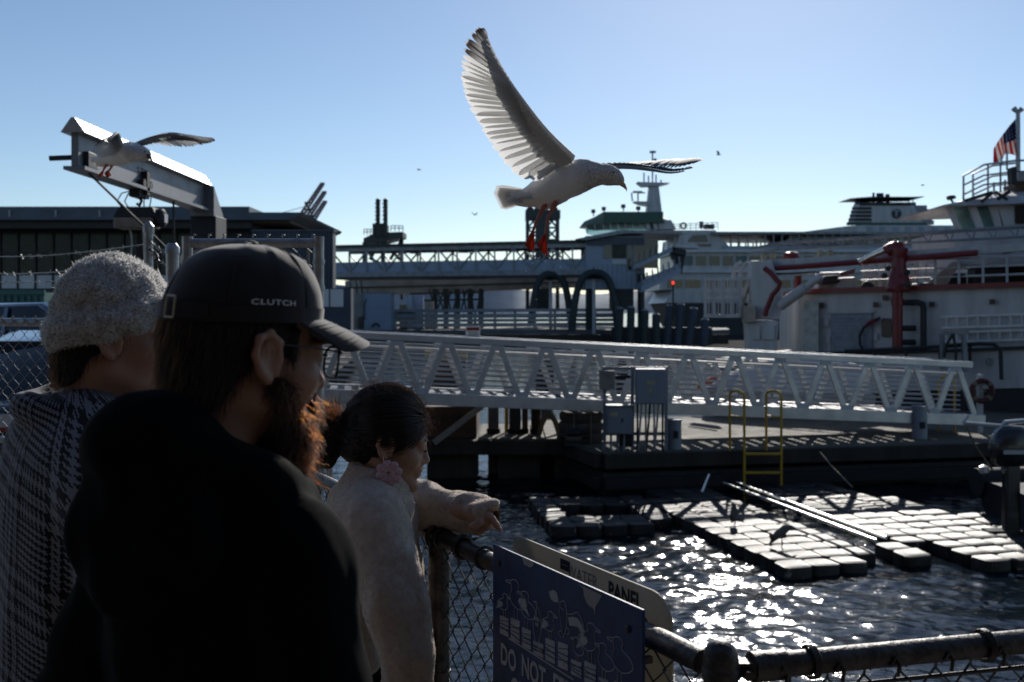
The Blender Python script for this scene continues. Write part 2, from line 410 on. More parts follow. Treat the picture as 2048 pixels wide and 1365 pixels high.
# ---- unseen shed added behind the viewer to keep the north sky off the foreground
M_shed = mat('dark_shed_boards', (0.040, 0.034, 0.030), 0.85, scale=2, bump=0.5, bscale=12, streak=True)
t = thing('sky_block_shed', 'unseen boarded shed added behind viewer to block north sky', 'building', (-4, -3.2, DECK))
MB().b2((-26, -8.5, DECK), (14, -3.2, DECK + 8.2)).build('wall', M_shed, t, smooth=0)
MB().prism([(-27, -2.7, DECK + 8.2), (-27, -5.8, DECK + 10.2), (-27, -9, DECK + 8.2)], (42, 0, 0)).build('roof', mat('shed_roof', (0.03, 0.03, 0.032), 0.8), t, smooth=0)
MB().prism([(-20, -3.2, DECK + 3.6), (-20, -1.3, DECK + 3.0), (-20, -1.3, DECK + 3.1), (-20, -3.2, DECK + 3.75)], (30, 0, 0)).build('awning', M_shed, t, smooth=0)
for k in range(9): MB().tube([(-19.5 + 3.6 * k, -1.4, DECK), (-19.5 + 3.6 * k, -1.4, DECK + 3.0)], 0.06, 10).build('awning_post', M_shed, t)
for k in range(6): MB().b2((-18 + 5 * k, -3.2, DECK), (-15.6 + 5 * k, -3.12, DECK + 2.4)).build('door', M_tim, t, smooth=0)
# ------------------------------------------------------------------ background: terminal, walkway, cranes, ferry
M_blue = mat('blue_grey_metal', (0.055, 0.075, 0.105), 0.55, scale=1, var=0.1)
M_blued = mat('dark_navy_cladding', (0.030, 0.042, 0.065), 0.6, scale=1, var=0.1)
M_white = mat('white_paint', (0.50, 0.52, 0.53), 0.5, scale=1.2, var=0.07, streak=True)
M_ship = mat('ship_white', (0.44, 0.45, 0.46), 0.4, scale=1.6, var=0.15, streak=True)
M_grey = mat('grey_steel', (0.24, 0.26, 0.28), 0.5, metal=0.3, scale=2)
M_lgrey = mat('pale_concrete', (0.34, 0.33, 0.31), 0.85, scale=0.6, bump=0.2)
M_dgreen = mat('dark_green_steel', (0.018, 0.032, 0.034), 0.55, scale=2)
M_black = mat('black_steel', (0.018, 0.019, 0.02), 0.6, scale=3)
M_green = mat('ferry_green', (0.012, 0.075, 0.055), 0.45, var=0.1)
M_brown = mat('soffit_wood', (0.19, 0.12, 0.07), 0.6)
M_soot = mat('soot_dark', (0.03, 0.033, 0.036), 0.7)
G_term = mat('terminal_glass', (0.004, 0.008, 0.008), 0.15, var=0, col2=(0.03, 0.045, 0.042), scale=1.6, spec=0.12)  # mottled colour stands in for dim reflections in the glass
G_dark = mat('dark_window', (0.012, 0.016, 0.02), 0.08, var=0.3, scale=0.6)
G_see = glass('see_through_glass', (0.55, 0.72, 0.74), 0.3)

def terminal_building():
    b = Vector((-26, 62, DECK)); t = thing('terminal_building', 'long low terminal building with flat blue grey roof and dark glass wall', 'building', b)
    d = 58.0
    X = lambda px, dd=d: (px - CX) / F * dd
    Z = lambda py, dd=d: CZ - (py - HY) / F * dd
    mb = MB(); mb.b2((X(-400), d, Z(440)), (X(500), d + 16, Z(425))); mb.b2((X(-400), d + 0.15, Z(425)), (X(497), d + 16, Z(413)))
    rf = mb.build('roof', M_blue, t, smooth=0)
    mb = MB(); mb.prism([(X(500), d, Z(425)), (X(602), d, Z(425)), (X(598), d, Z(431)), (X(575), d, Z(440)), (X(500), d, Z(440))], (0, 14, 0)); mb.build('eave', M_blue, rf, smooth=0)
    MB().b2((X(360), d + 0.8, Z(443)), (X(575), d + 14, Z(440.5))).build('soffit', M_brown, rf, smooth=0)
    MB().b2((X(-400), d + 0.6, Z(455)), (X(498), d + 15, Z(440.5))).build('shadow_band', M_soot, t, smooth=0)  # dark strip put in for the shade under the eave
    MB().b2((X(-400), d + 3, DECK), (X(560), d + 15.5, Z(455))).build('wall', M_blued, t, smooth=0)
    # glass panes and mullions between rows 455 and 545
    mf = MB(); yy = d + 2.85; xs = [X(-160 + 37 * k) for k in range(16)]
    for x in xs: mf.b2((x - 0.05, yy - 0.12, Z(575)), (x + 0.05, yy + 0.1, Z(455)))
    for py in (455, 500, 545): mf.b2((xs[0], yy - 0.1, Z(py) - 0.05), (xs[-1], yy + 0.1, Z(py) + 0.05))
    mf.build('mullion', M_black, t, smooth=0)
    for k in range(15):
        for a, c in ((500, 455), (545, 500)):
            MB().b2((xs[k] + 0.06, yy, Z(a) + 0.06), (xs[k + 1] - 0.06, yy + 0.06, Z(c) - 0.06)).build('pane', G_term, t, smooth=0)
        if k % 2 == 0 or k < 9: MB().b2((xs[k] + 0.06, yy - 0.04, Z(575)), (xs[k + 1] - 0.06, yy + 0.06, Z(545) - 0.06)).build('panel', M_white, t, smooth=0)
    mb = MB()
    for px in (20, 112, 200, 330): mb.b2((X(px) - 0.06, d - 0.06, Z(434)), (X(px) + 0.06, d, Z(421)))
    mb.build('roof_clip', M_grey, rf, smooth=0)
    # dark service block at its end
    t2 = thing('service_block', 'dark navy box shaped block between terminal and walkway', 'building', (-11.5, 56, DECK))
    d = 54.0; X = lambda px: (px - CX) / F * d; Z = lambda py: CZ - (py - HY) / F * d
    w_ = MB().b2((X(505), d, DECK), (X(666), d + 0.9, Z(461))).build('wall', M_blued, t2, smooth=0)
    MB().b2((X(503), d - 0.1, Z(463)), (X(668), d + 1.0, Z(460))).build('roof_edge', M_blue, t2, smooth=0)
    for k in range(22): MB().b2((X(507 + 7.2 * k) - 0.015, d - 0.04, DECK), (X(507 + 7.2 * k) + 0.015, d, Z(464))).build('seam', M_blue, w_, smooth=0)
    t3 = thing('panelled_annex', 'small navy annex with pale wall panels below the navy block', 'building', (-9.5, 50, DECK))
    d = 50.0; X = lambda px: (px - CX) / F * d; Z = lambda py: CZ - (py - HY) / F * d
    MB().b2((X(560), d, DECK), (X(702), d + 0.8, Z(577))).build('wall', M_blued, t3, smooth=0)
    for a, c in ((600, 621), (623, 643), (645, 658), (661, 687)):
        MB().b2((X(a), d - 0.06, Z(614)), (X(c), d, Z(579))).build('panel', M_white, t3, smooth=0)
terminal_building()

def white_hut(px0, px1, py0, py1, d, name, label, m, split=None):
    X = lambda px: (px - CX) / F * d; Z = lambda py: CZ - (py - HY) / F * d
    t = thing(name, label, 'cabin', (X(px0), d, DECK))
    MB().b2((X(px0), d, min(DECK, Z(py1))), (X(px1), d + 3, Z(py0))).build('wall', m, t, smooth=0, bevel=0.03)
    MB().b2((X(px0) - .06, d - .06, Z(py0)), (X(px1) + .06, d + 3.06, Z(py0) + 0.1)).build('roof', M_grey, t, smooth=0)
    return t, X, Z, d
M_cab = mat('cabin_blue_grey', (0.27, 0.33, 0.42), 0.6, scale=0.8, var=0.06)
t, X, Z, d = white_hut(728, 781, 587, 660, 90, 'storage_cabin', 'plain pale blue storage cabin on the ferry pier', M_cab)
MB().b2((X(703), d + 0.3, DECK), (X(727.6), d + 3, Z(588))).build('side_wall', M_lgrey, t, smooth=0)
mb = MB()
for k in range(6): mb.b2((X(715), d + 0.1, Z(655 - 4 * k) - 0.03), (X(726), d + 0.28, Z(655 - 4 * k) + 0.03))
mb.build('step', M_black, t, smooth=0)
mb = MB(); pts = [P(752 + 7 * math.cos(a), 655 + 7 * -math.sin(a), d - 0.2) for a in np.linspace(0, math.pi, 9)]; mb.tube(pts, 0.08, 6); mb.build('hose_hoop', M_black, t)
mb = MB().tube([P(729, 640, d - .1), P(729, 607, d - .1), P(733, 598, d - .1)], 0.05, 6); mb.build('drain_pipe', M_dgreen, t)
white_hut(650, 670, 622, 662, 86, 'ticket_cabin', 'narrow white cabin beside the navy annex', M_white)

# ---- overhead walkway (level truss bridge)
def walkway():
    A = P(664, 493, 100); B = P(1185, 483, 92.4)
    zt, zb = 9.5, 6.45; a = Vector((A.x, A.y, 0)); b = Vector((B.x, B.y, 0)); dr = (b - a).normalized(); nr = Vector((-dr.y, dr.x, 0))
    t = thing('overhead_walkway', 'long grey steel truss footbridge to the ferry with glazed upper half', 'footbridge', (A.x, A.y, zb))
    up = Vector((0, 0, 1)); N = 14
    for o, far in ((0, 0), (4.0, 1)):
        p = a + nr * o; q = b + nr * o
        mb = MB(); mb.bar(p + up * (zt - 0.35), q + up * (zt - 0.35), 0.3, 0.4); mb.build('top_chord', M_grey, t, smooth=0)
        mb = MB(); mb.bar(p + up * (zb + 0.2), q + up * (zb + 0.2), 0.3, 0.5); mb.build('bottom_chord', M_grey, t, smooth=0)
        for i in range(N + 1):
            c = p.lerp(q, i / N); MB().bar(c + up * (zb + 0.45), c + up * (zt - 0.55), 0.16, 0.16).build('post', M_grey, t, smooth=0)
            if i < N:
                c2 = p.lerp(q, (i + 1) / N); lo, hi = (c, c2) if i % 2 else (c2, c)
                MB().bar(lo + up * (zb + 0.45), hi + up * (zt - 0.55), 0.14, 0.14).build('brace', M_grey, t, smooth=0)
                MB().bar(c.lerp(c2, 0.03) + up * (zb + 0.95) + nr * 0.1, c.lerp(c2, 0.97) + up * (zb + 0.95) + nr * 0.1, 0.05, 1.0).build('panel', M_cab, t, smooth=0)
    mid = nr * 2.0
    MB().bar(a + mid + up * (zt - 0.02), b + mid + up * (zt - 0.02), 4.8, 0.26).build('roof', M_dgreen, t, smooth=0)
    MB().bar(a + mid + up * (zb - 0.15), b + mid + up * (zb - 0.15), 4.2, 0.2).build('floor', M_black, t, smooth=0)
    for k in range(5):
        c = a.lerp(b, (k + 0.6) / 5.2) + mid; MB().b2(c + Vector((-0.5, -0.15, zt - 0.75)), c + Vector((0.5, 0.15, zt - 0.65))).build('ceiling_light', mat('lamp_off', (0.5, 0.42, 0.3), 0.5), t, smooth=0)
walkway()
# ---- vehicle ramp girder behind the walkway
def ramp():
    A = P(690, 578, 108); B = P(1240, 556, 100)
    t = thing('vehicle_ramp', 'pale concrete vehicle ramp girder running under the footbridge', 'ramp', (A.x, A.y, DECK))
    pa, pb = P(690, 562, 108), P(1240, 549, 100); qa, qb = P(690, 591, 108), P(1240, 570, 100)
    mb = MB(); mb.prism([pa, pb, qb, qa], (0, 6, 0)); mb.build('girder', M_lgrey, t, smooth=0)
    mb = MB(); mb.prism([P(690, 575, 107.8), P(1240, 561, 99.8), P(1240, 563, 99.8), P(690, 577, 107.8)], (0, 0.22, 0)); mb.build('joint_line', M_black, t, smooth=0)
    for k in range(10):
        px = 735 + 48 * k; dd = lerp(108, 100, (px - 690) / 550); MB().prism([P(px, lerp(577, 563, (px - 690) / 550), dd - 0.08), P(px + 1.2, lerp(577, 563, (px - 690) / 550), dd - 0.08), P(px + 1.2, lerp(590.5, 570, (px - 690) / 550), dd - 0.08), P(px, lerp(590.5, 570, (px - 690) / 550), dd - 0.08)], (0, 0.1, 0)).build('joint', M_soot, t, smooth=0)
    for px in (870, 892, 915, 940, 962):
        a = P(px, 578, 104); MB().tube([(a.x, a.y, 0.9), (a.x, a.y, a.z)], 0.28, 8).build('column', M_dgreen, t)
    for k in range(7):
        a = P(858 + k * 17, 579, 103.6); b = P(872 + k * 15, 622, 103.6)
        MB().bar(a, b, 0.18).build('brace', M_dgreen, t, smooth=0); MB().bar(P(873 + k * 15, 580, 103.8), P(858 + k * 16, 622, 103.8), 0.18).build('brace', M_dgreen, t, smooth=0)
    for py in (588, 602): MB().bar(P(820, py, 103.7), P(968, py - 3, 103.7), 0.2).build('cross_beam', M_dgreen, t, smooth=0)
    for px in (700, 712, 722): MB().bar(P(px, 560, 106), P(px + 3, 592, 106), 0.12).build('stair_post', M_black, t, smooth=0)
ramp()
# ---- roadside barrier on the ferry pier
def barrier():
    d = 93.0; t = thing('pier_guardrail', 'long horizontal railed guard barrier along the ferry pier edge', 'railing', P(1010, 660, d))
    for py, h in ((622, 0.28), (633, 0.42), (642, 0.3), (651, 0.36)):
        a = P(783, py, d); b = P(1245, py - 2, d); MB().bar(a, b, 0.12, h).build('rail', M_grey if py < 640 else M_lgrey, t, smooth=0)
    for k in range(12):
        a = P(790 + 40 * k, 619, d + 0.15); MB().b2((a.x - 0.12, a.y - 0.03, DECK), (a.x + 0.12, a.y + 0.2, a.z)).build('post', M_grey, t, smooth=0)
    MB().b2(P(786, 644, d + 0.6), P(830, 620, d + 1.2)).build('end_panel', mat('olive_panel', (0.10, 0.12, 0.11), 0.7), t, smooth=0)
barrier()
def crates():
    for px0, px1, py0, py1, d, c, lab in ((812, 822, 590, 607, 97, (0.45, 0.55, 0.62), 'pale blue stacked crate behind the guard barrier'), (823, 846, 592, 618, 98, (0.40, 0.46, 0.6), 'blue and white tall crate under the ramp girder'),
                                       (850, 866, 603, 621, 96.5, (0.36, 0.33, 0.27), 'tan crate under the ramp girder beside dark braces'), (800, 813, 610, 620, 95.5, (0.3, 0.26, 0.16), 'low ochre crate behind the guard barrier')):
        a = P(px0, py1, d); b = P(px1, py0, d); t = thing('crate', lab, 'crate', (a.x, d, DECK), 'crates on the ferry pier')
        m = mat('crate_%d' % px0, c, 0.7, scale=2); MB().b2((a.x, d, DECK), (b.x, d + 0.9, b.z)).build('body', m, t, smooth=0)
        for k in range(4): x = lerp(a.x, b.x, k / 3.0); MB().b2((x - 0.05, d - 0.05, DECK), (x + 0.05, d, b.z)).build('batten', m, t, smooth=0)
crates()
# ---- two hoop frames
def hoop(pl, pr, pt, pb, d, label):
    a = P(pl, pb, d); t = thing('mooring_hoop_frame', label, 'frame', (a.x, d, DECK), 'dark hoop frames on the ferry pier')
    for o in (0, 2.2):
        c = P((pl + pr) / 2, pt, d + o); xa = P(pl, pb, d + o); xb = P(pr, pb, d + o); pts = []
        wd = (pr - pl) / 2
        for s in np.linspace(0, 1, 23):
            ang = math.pi * (1 - s); ex = math.copysign(abs(math.cos(ang)) ** 0.75, math.cos(ang)); ez = math.sin(ang) ** 0.42
            spread = 1.0 + 0.0 * ez
            pts.append(P((pl + pr) / 2 + wd * ex * (0.72 + 0.28 * (1 - ez)), pb - (pb - pt) * ez, d + o))
        MB().tube(pts, 0.34, 10).build('hoop', M_dgreen if o == 0 else M_dgreen, t)
    q = P((pl + pr) / 2, pt + 8, d); MB().tube([(q.x, d + 1, 0.9), (q.x, d + 1, q.z)], 0.16, 8).build('lift_rod', M_white, t)
    e = P((pl + pr) / 2, pt - 12, d); MB().tube([(q.x, d + 1, q.z), (q.x, d + 1, e.z)], 0.05, 6).build('lamp_post', M_black, t)
    MB().b2((q.x - 0.7, d + 0.8, q.z - 0.15), (q.x + 0.7, d + 1.2, q.z + 0.35)).build('winch', M_black, t, smooth=0)
hoop(1062, 1142, 549, 648, 93.5, 'dark rounded hoop frame further from the ferry stairs')
hoop(1143, 1236, 546, 662, 91, 'dark rounded hoop frame nearest the ferry stair tower')
# ---- lift towers behind the walkway
def twin_tower():
    d = 118; t = thing('lift_tower', 'twin dark hydraulic columns on a railed platform behind the footbridge', 'tower', P(765, 600, d))
    for px in (756, 771):
        a = P(px, 475, d); b = P(px, 403, d); MB().tube([a, b], 0.26, 10).build('column', M_dgreen, t); MB().lathe([(0.3, 0), (0.3, 0.2), (0.1, 0.35)], b, 8).build('column_cap', M_dgreen, t)
        for k in range(9): MB().b2(P(px - 6, 473 - 8 * k, d - 0.35), P(px - 4.5, 470 - 8 * k, d - 0.2)).build('rung', M_black, t, smooth=0)
    MB().prism([P(727, 477, d), P(750, 466, d), P(806, 464, d), P(806, 474, d), P(770, 484, d), P(727, 489, d)], (0, 4, 0)).build('platform', M_dgreen, t, smooth=0)
    MB().b2(P(745, 470, d - 0.2), P(778, 452, d + 3)).build('machine_house', M_black, t, smooth=0)
    for px0, px1, py in ((728, 748, 470), (782, 806, 463)):
        for k in range(4): x = lerp(px0, px1, k / 3); MB().tube([P(x, py, d), P(x, py - 11, d)], 0.05, 5).build('rail_post', M_dgreen, t)
        for o in (11, 6): MB().tube([P(px0, py - o, d), P(px1, py - o, d)], 0.05, 5).build('rail', M_dgreen, t)
    for a, b in (((730, 480), (745, 520)), ((760, 480), (740, 520)), ((765, 480), (800, 520)), ((804, 474), (804, 600)), ((728, 485), (728, 600)), ((765, 480), (765, 600)), ((804, 480), (780, 520)), ((745, 520), (800, 545))):
        MB().bar(P(*a, d + 0.5), P(*b, d + 0.5), 0.35).build('leg', M_dgreen, t, smooth=0)
twin_tower()
def lattice_tower():
    d = 112; t = thing('lattice_tower', 'dark square lattice lift tower behind the flying gull feet', 'tower', P(1085, 600, d))
    for o in (0, 3):
        for px in (1055, 1078, 1092, 1115): MB().bar(P(px, 620, d + o), P(px, 428, d + o), 0.42 if px in (1055, 1115) else 0.8).build('leg', M_dgreen, t, smooth=0)
        for k in range(4):
            y0, y1 = 432 + 24 * k, 456 + 24 * k
            for a, b in (((1055, y0), (1078, y1)), ((1078, y0), (1055, y1)), ((1092, y0), (1115, y1)), ((1115, y0), (1092, y1)), ((1055, y1), (1115, y1))): MB().bar(P(*a, d + o), P(*b, d + o), 0.2).build('brace', M_dgreen, t, smooth=0)
    MB().b2(P(1051, 437, d - 0.2), P(1118, 426, d + 3.2)).build('top_beam', M_dgreen, t, smooth=0)
    for px in (1060, 1075, 1088, 1108): 
        q = P(px, 422, d + 1); MB().tube([q + Vector((0, -0.9, 0)), q + Vector((0, 0.9, 0))], 0.42, 12).build('sheave', M_black, t)
    for k in range(6): MB().tube([P(1085 + 5 * k, 426, d), P(1085 + 5 * k, 415, d)], 0.05, 5).build('rail_post', M_dgreen, t)
    MB().tube([P(1085, 415, d), P(1110, 415, d)], 0.05, 5).build('rail', M_dgreen, t)
lattice_tower()
# ---- harbour crane booms on the horizon
M_boom = mat('crane_pink_grey', (0.30, 0.22, 0.24), 0.6)
for (a, b, nm) in (((572, 478), (645, 368), 'tallest raised boom of the three harbour cranes behind the terminal'), ((583, 484), (649, 385), 'middle raised boom of the three harbour cranes behind the terminal'), ((596, 488), (650, 404), 'lowest raised boom of the three harbour cranes behind the terminal')):
    d = 700; t = thing('harbour_crane', nm, 'crane', P(a[0], 620, d), 'harbour cranes far behind the terminal')
    pa, pb = P(*a, d), P(*b, d); nrm = (pb - pa).normalized().cross(Vector((0, 1, 0)))
    mb = MB()
    for s in (-1, 1): mb.bar(pa + nrm * s * 1.5, pb + nrm * s * 0.8, 1.5)
    for k in range(16): mb.bar(pa.lerp(pb, k / 16) + nrm * (1 if k % 2 else -1), pa.lerp(pb, (k + 1) / 16) + nrm * (-1 if k % 2 else 1), 0.9)
    bo = mb.build('boom', M_boom, t, smooth=0)
    MB().box(pb, (3, 2, 1.6)).build('boom_tip', M_boom, bo, smooth=0)
    MB().box(pa.lerp(pb, 0.62) + nrm * 1.8, (2.4, 1.5, 2.0)).build('sheave_block', M_boom, bo, smooth=0)
    MB().bar(P(a[0] - 8, 620, d), pa, 2.0).build('leg', M_boom, t, smooth=0); MB().bar(P(a[0] + 20, 620, d), pa + Vector((6, 0, 0)), 2.0).build('leg', M_boom, t, smooth=0)
    MB().tube([pa.lerp(pb, 0.6), P(a[0] - 60, 440, d)], 0.25, 4).build('stay', M_boom, t)
# ---- stair tower at the walkway end
def stair_tower():
    d = 92; t = thing('ferry_stair_tower', 'grey clad terminal stair tower with outside zigzag stairs and flat roof', 'building', P(1260, 640, d))
    MB().b2((P(1172, 0, d).x, d, P(0, 578, d).z), (P(1290, 0, d).x, d + 7, P(0, 472, d).z)).build('wall', M_cab, t, smooth=0)
    rf = MB(); rf.prism([P(1152, 478, d - 1), P(1245, 460, d - 1), P(1365, 464, d - 1), P(1365, 468, d - 1), P(1250, 467, d - 1), P(1168, 481, d - 1)], (0, 9, 0)); rf.build('roof', M_grey, t, smooth=0)
    MB().b2(P(1175, 490, d - 0.3), P(1288, 476, d + 0.02)).build('fascia', M_blue, t, smooth=0)
    for px0, px1, py0, py1, m in ((1208, 1223, 486, 517, G_dark), (1225, 1252, 484, 517, G_term), (1255, 1262, 486, 540, G_dark), (1266, 1316, 481, 537, G_dark), (1225, 1252, 519, 529, M_white)):
        MB().b2(P(px0, py1, d - 0.1), P(px1, py0, d + 0.03)).build('window', m, t, smooth=0)
    for k in range(12): x = 1176 + 9.6 * k; MB().b2(P(x, 578, d - 0.06), P(x + 0.8, 530, d)).build('seam', M_grey, t, smooth=0)
    MB().b2(P(1228, 578, d - 0.5), P(1256, 620, d + 4)).build('lower_wall', M_soot, t, smooth=0)
    # stairs
    def flight(a, b, h, nm, m):
        mb = MB(); mb.prism([P(*a, d - 2.2), P(*b, d - 2.2), P(b[0], b[1] + h, d - 2.2), P(a[0], a[1] + h, d - 2.2)], (0, 1.8, 0)); mb.build(nm, m, t, smooth=0)
    flight((1268, 530), (1350, 492), 9, 'stair_flight', M_cab)
    flight((1350, 490), (1398, 492), 5, 'landing', M_white)
    flight((1283, 563), (1362, 525), 22, 'stair_flight', M_cab)
    flight((1345, 494), (1372, 500), 12, 'stair_landing_box', M_soot)
    MB().prism([P(1346, 496, d - 1.8), P(1372, 502, d - 1.8), P(1364, 548, d - 1.8), P(1345, 512, d - 1.8)], (0, 1.5, 0)).build('stair_side', M_soot, t, smooth=0)
    for k in range(8):
        q = lerp(0, 1, k / 7); MB().bar(P(1268 + 80 * q, 532 - 38 * q, d - 2.25), P(1270 + 80 * q, 512 - 38 * q, d - 2.25), 0.12).build('baluster', M_grey, t, smooth=0)
        MB().bar(P(1285 + 75 * q, 572 - 36 * q, d - 2.25), P(1283 + 75 * q, 550 - 36 * q, d - 2.25), 0.14).build('baluster', M_grey, t, smooth=0)
    MB().b2(P(1276, 566, d - 0.5), P(1290, 548, d - 0.1)).build('door', M_black, t, smooth=0)
    for px in (1180, 1240, 1285): q = P(px, 575, d); MB().tube([(q.x, d + 1, 0.6), (q.x, d + 1, q.z)], 0.35, 10).build('column', M_dgreen, t)
stair_tower()
# ---- the ferry
def ferry():
    d = 128.0; t = thing('ferry', 'big white car ferry with green bridge roof, mast and striped funnel', 'ferry', P(1700, 670, d))
    def slab(nm, px0, px1, py0, py1, m=M_ship, o=0.0, dep=16, par=t): return MB().b2(P(px0, py1, d) + Vector((0, o, 0)), Vector((P(px1, 0, d).x, d + o + dep, P(0, py0, d).z))).build(nm, m, par, smooth=0)
    mb = MB(); mb.prism([P(1330, 606, d), P(1345, 580, d), P(2500, 580, d), P(2500, 606, d)], (0, 16, 0)); mb.build('hull', M_ship, t, smooth=0)
    mb = MB(); mb.prism([P(1335, 606.5, d), P(2500, 606.5, d), P(2500, 690, d), P(1380, 690, d)], (0, 16, 0)); mb.build('lower_hull', M_soot, t, smooth=0)
    h = slab('car_deck', 1320, 2500, 545, 579.7, M_ship, 0.3)
    for k in range(14):
        x0 = 1336 + 36 * k
        slab('window', x0, x0 + 30, 560, 576, G_dark, 0.2, 0.2, h)
    slab('deck_edge', 1335, 2500, 541, 546, M_white, -0.2)
    h = slab('passenger_deck', 1358, 2500, 505, 541, M_ship, 0.5)
    for k in range(24):
        x0 = 1366 + 27 * k; slab('window', x0, x0 + 21, 512, 531, G_dark if k % 4 else G_see, 0.38, 0.2, h)
    slab('deck_edge', 1352, 2500, 499, 505, M_white, -0.1)
    # upper gallery, open so that sky shows through
    slab('gallery_floor', 1450, 2500, 492, 499, M_cab, 0.4)
    slab('gallery_roof', 1425, 2500, 464, 469, M_grey, -0.2)
    for k in range(16):
        for o in (0.2, 15.5): MB().b2(P(1462 + 17 * k, 492, d) + Vector((0, o, 0)), P(1464.5 + 17 * k, 469, d) + Vector((0, o + 0.25, 0))).build('gallery_post', M_grey, t, smooth=0)
    for o in (0.1, 15.6): MB().bar(P(1455, 486, d) + Vector((0, o, 0)), P(1720, 486, d) + Vector((0, o, 0)), 0.08).build('gallery_rail', M_grey, t, smooth=0)
    mb = MB(); mb.prism([P(1352, 499, d + 1), P(1360, 470, d + 1), P(1395, 466, d + 1), P(1428, 466, d + 1), P(1448, 480, d + 1), P(1462, 499, d + 1)], (0, 13, 0)); mb.build('fore_house', M_ship, t, smooth=0)
    mb = MB(); mb.prism([P(1375, 484, d + 0.9), P(1385, 471, d + 0.9), P(1412, 470, d + 0.9), P(1416, 484, d + 0.9)], (0, 0.2, 0)); mb.build('window', G_dark, t, smooth=0)
    slab('name_board', 1398, 1425, 488, 492, M_brown, 0.9, 0.2)
    # bridge
    b = P(1262, 0, d + 3).x; slab('bridge_deck', 1235, 1437, 459, 466, M_ship, 1.5, 12)
    mb = MB(); rings = []
    for z, s in ((458.5, 0.94), (443, 1.0)):
        ring = []
        for a, c in ((1178, 5), (1205, 1.5), (1325, 1.5), (1342, 4), (1342, 9), (1205, 12), (1178, 8.5)):
            ring.append(P(1262 + (a - 1262) * s, z, d) + Vector((0, c, 0)))
        rings.append(ring)
    mb.loft(rings).build('bridge_house', G_see, t, smooth=0)
    for k in range(11):
        x = 1180 + 15 * k; q = 5 - 3.5 * min(1, k / 2.0) if k < 2 else 1.5
        MB().bar(P(x if k else 1181, 458, d) + Vector((0, q - 0.1, 0)), P(x - 3, 443, d) + Vector((0, q - 0.1, 0)), 0.14 if k < 8 else 0.5).build('window_post', M_ship, t, smooth=0)
    MB().prism([P(1318, 459, d + 1.2), P(1316, 443, d + 1.2), P(1342, 440, d + 1.2), P(1353, 459, d + 1.2)], (0, 10, 0)).build('bridge_side', M_ship, t, smooth=0)
    MB().b2(P(1205, 459, d + 11), P(1320, 443, d + 11.3)).build('bridge_back_wall', M_soot, t, smooth=0)
    mb = MB(); mb.loft([[P(a, z, d) + Vector((0, c, 0)) for a, c in ((l, 5.5), (1208, 0.6), (1328, 0.6), (r, 4), (r, 9), (1208, 13), (l, 9))] for l, r, z in ((1167, 1350, 445), (1174, 1348, 436), (1196, 1330, 426), (1240, 1300, 423))])
    mb.build('bridge_roof', M_green, t, smooth=0)
    # mast
    mb = MB(); mb.loft([[P(1307 + o * s, z, d + 5) + Vector((0, c * s, 0)) for o, c in ((-15, -0.9), (15, -0.9), (15, 0.9), (-15, 0.9))] for s, z in ((1, 426), (0.62, 372), (0.5, 366))]); ms = mb.build('mast', M_ship, t, smooth=0)
    MB().prism([P(1275, 364, d + 4), P(1340, 366, d + 4), P(1318, 372, d + 4), P(1285, 372, d + 4)], (0, 2, 0)).build('yard', M_ship, ms, smooth=0)
    MB().prism([P(1268, 403, d + 4), P(1300, 403, d + 4), P(1300, 412, d + 4), P(1280, 408, d + 4)], (0, 2, 0)).build('radar_platform', M_ship, ms, smooth=0)
    for a, b_ in (((1305, 366), (1305, 304)), ((1288, 364), (1288, 346)), ((1276, 403), (1276, 384)), ((1265, 403), (1263, 386)), ((1276, 386), (1290, 386)), ((1297, 366), (1297, 352)), ((1312, 366), (1312, 350)), ((1322, 366), (1322, 360))): MB().tube([P(*a, d + 5), P(*b_, d + 5)], 0.1, 5).build('antenna', M_grey, ms)
    MB().b2(P(1300, 306, d + 4.8), P(1311, 303, d + 5.2)).build('antenna_bar', M_dgreen, ms, smooth=0); MB().b2(P(1308, 335, d + 4.8), P(1312, 318, d + 5.2)).build('antenna_bar', M_dgreen, ms, smooth=0)
    MB().b2(P(1266, 386, d + 4.8), P(1284, 383, d + 5.2)).build('radar_bar', M_grey, ms, smooth=0)
    for px, py in ((1187, 425), (1247, 415), (1208, 420), (1277, 419)):
        MB().tube([P(px, py + 8, d + 4), P(px, py, d + 4)], 0.08, 5).build('lamp_post', M_black, t); MB().b2(P(px - 4, py + 1, d + 3.8), P(px + 3, py - 5, d + 4.4)).build('searchlight', M_black, t, smooth=0)
    # deck rail aft of bridge
    for o in (0, 5, 9): MB().tube([P(1348, 458 - o, d + 1.5), P(1436, 454 - o, d + 1.5)], 0.04, 5).build('rail', M_grey, t)
    for k in range(9): MB().tube([P(1348 + 11 * k, 460, d + 1.5), P(1348 + 11 * k, 446, d + 1.5)], 0.04, 5).build('rail_post', M_grey, t)
    MB().b2(P(1410, 458, d + 2), P(1426, 450, d + 3)).build('locker', M_black, t, smooth=0); MB().b2(P(1400, 457, d + 2), P(1405, 444, d + 2.6)).build('vent', M_dgreen, t, smooth=0)
    q = P(1367, 452, d + 1.4); MB().tube([q + Vector((0.36 * math.cos(a), 0, 0.36 * math.sin(a))) for a in np.linspace(0, 2 * math.pi, 17)[:-1]], 0.12, 6, closed=True).build('life_ring', M_black, t)
    # casing under the funnel, and the funnel
    mb = MB(); mb.prism([P(1590, 466, d + 2), P(1690, 453, d + 2), P(1720, 451, d + 2), P(1900, 451, d + 2), P(2500, 455, d + 2), P(2500, 492, d + 2), P(1560, 492, d + 2)], (0, 11, 0)); mb.build('casing', M_ship, t, smooth=0)
    for k in range(12): MB().b2(P(1735 + 26 * k, 461, d + 1.85), P(1744 + 26 * k, 454, d + 2.02)).build('vent', M_cab, t, smooth=0)
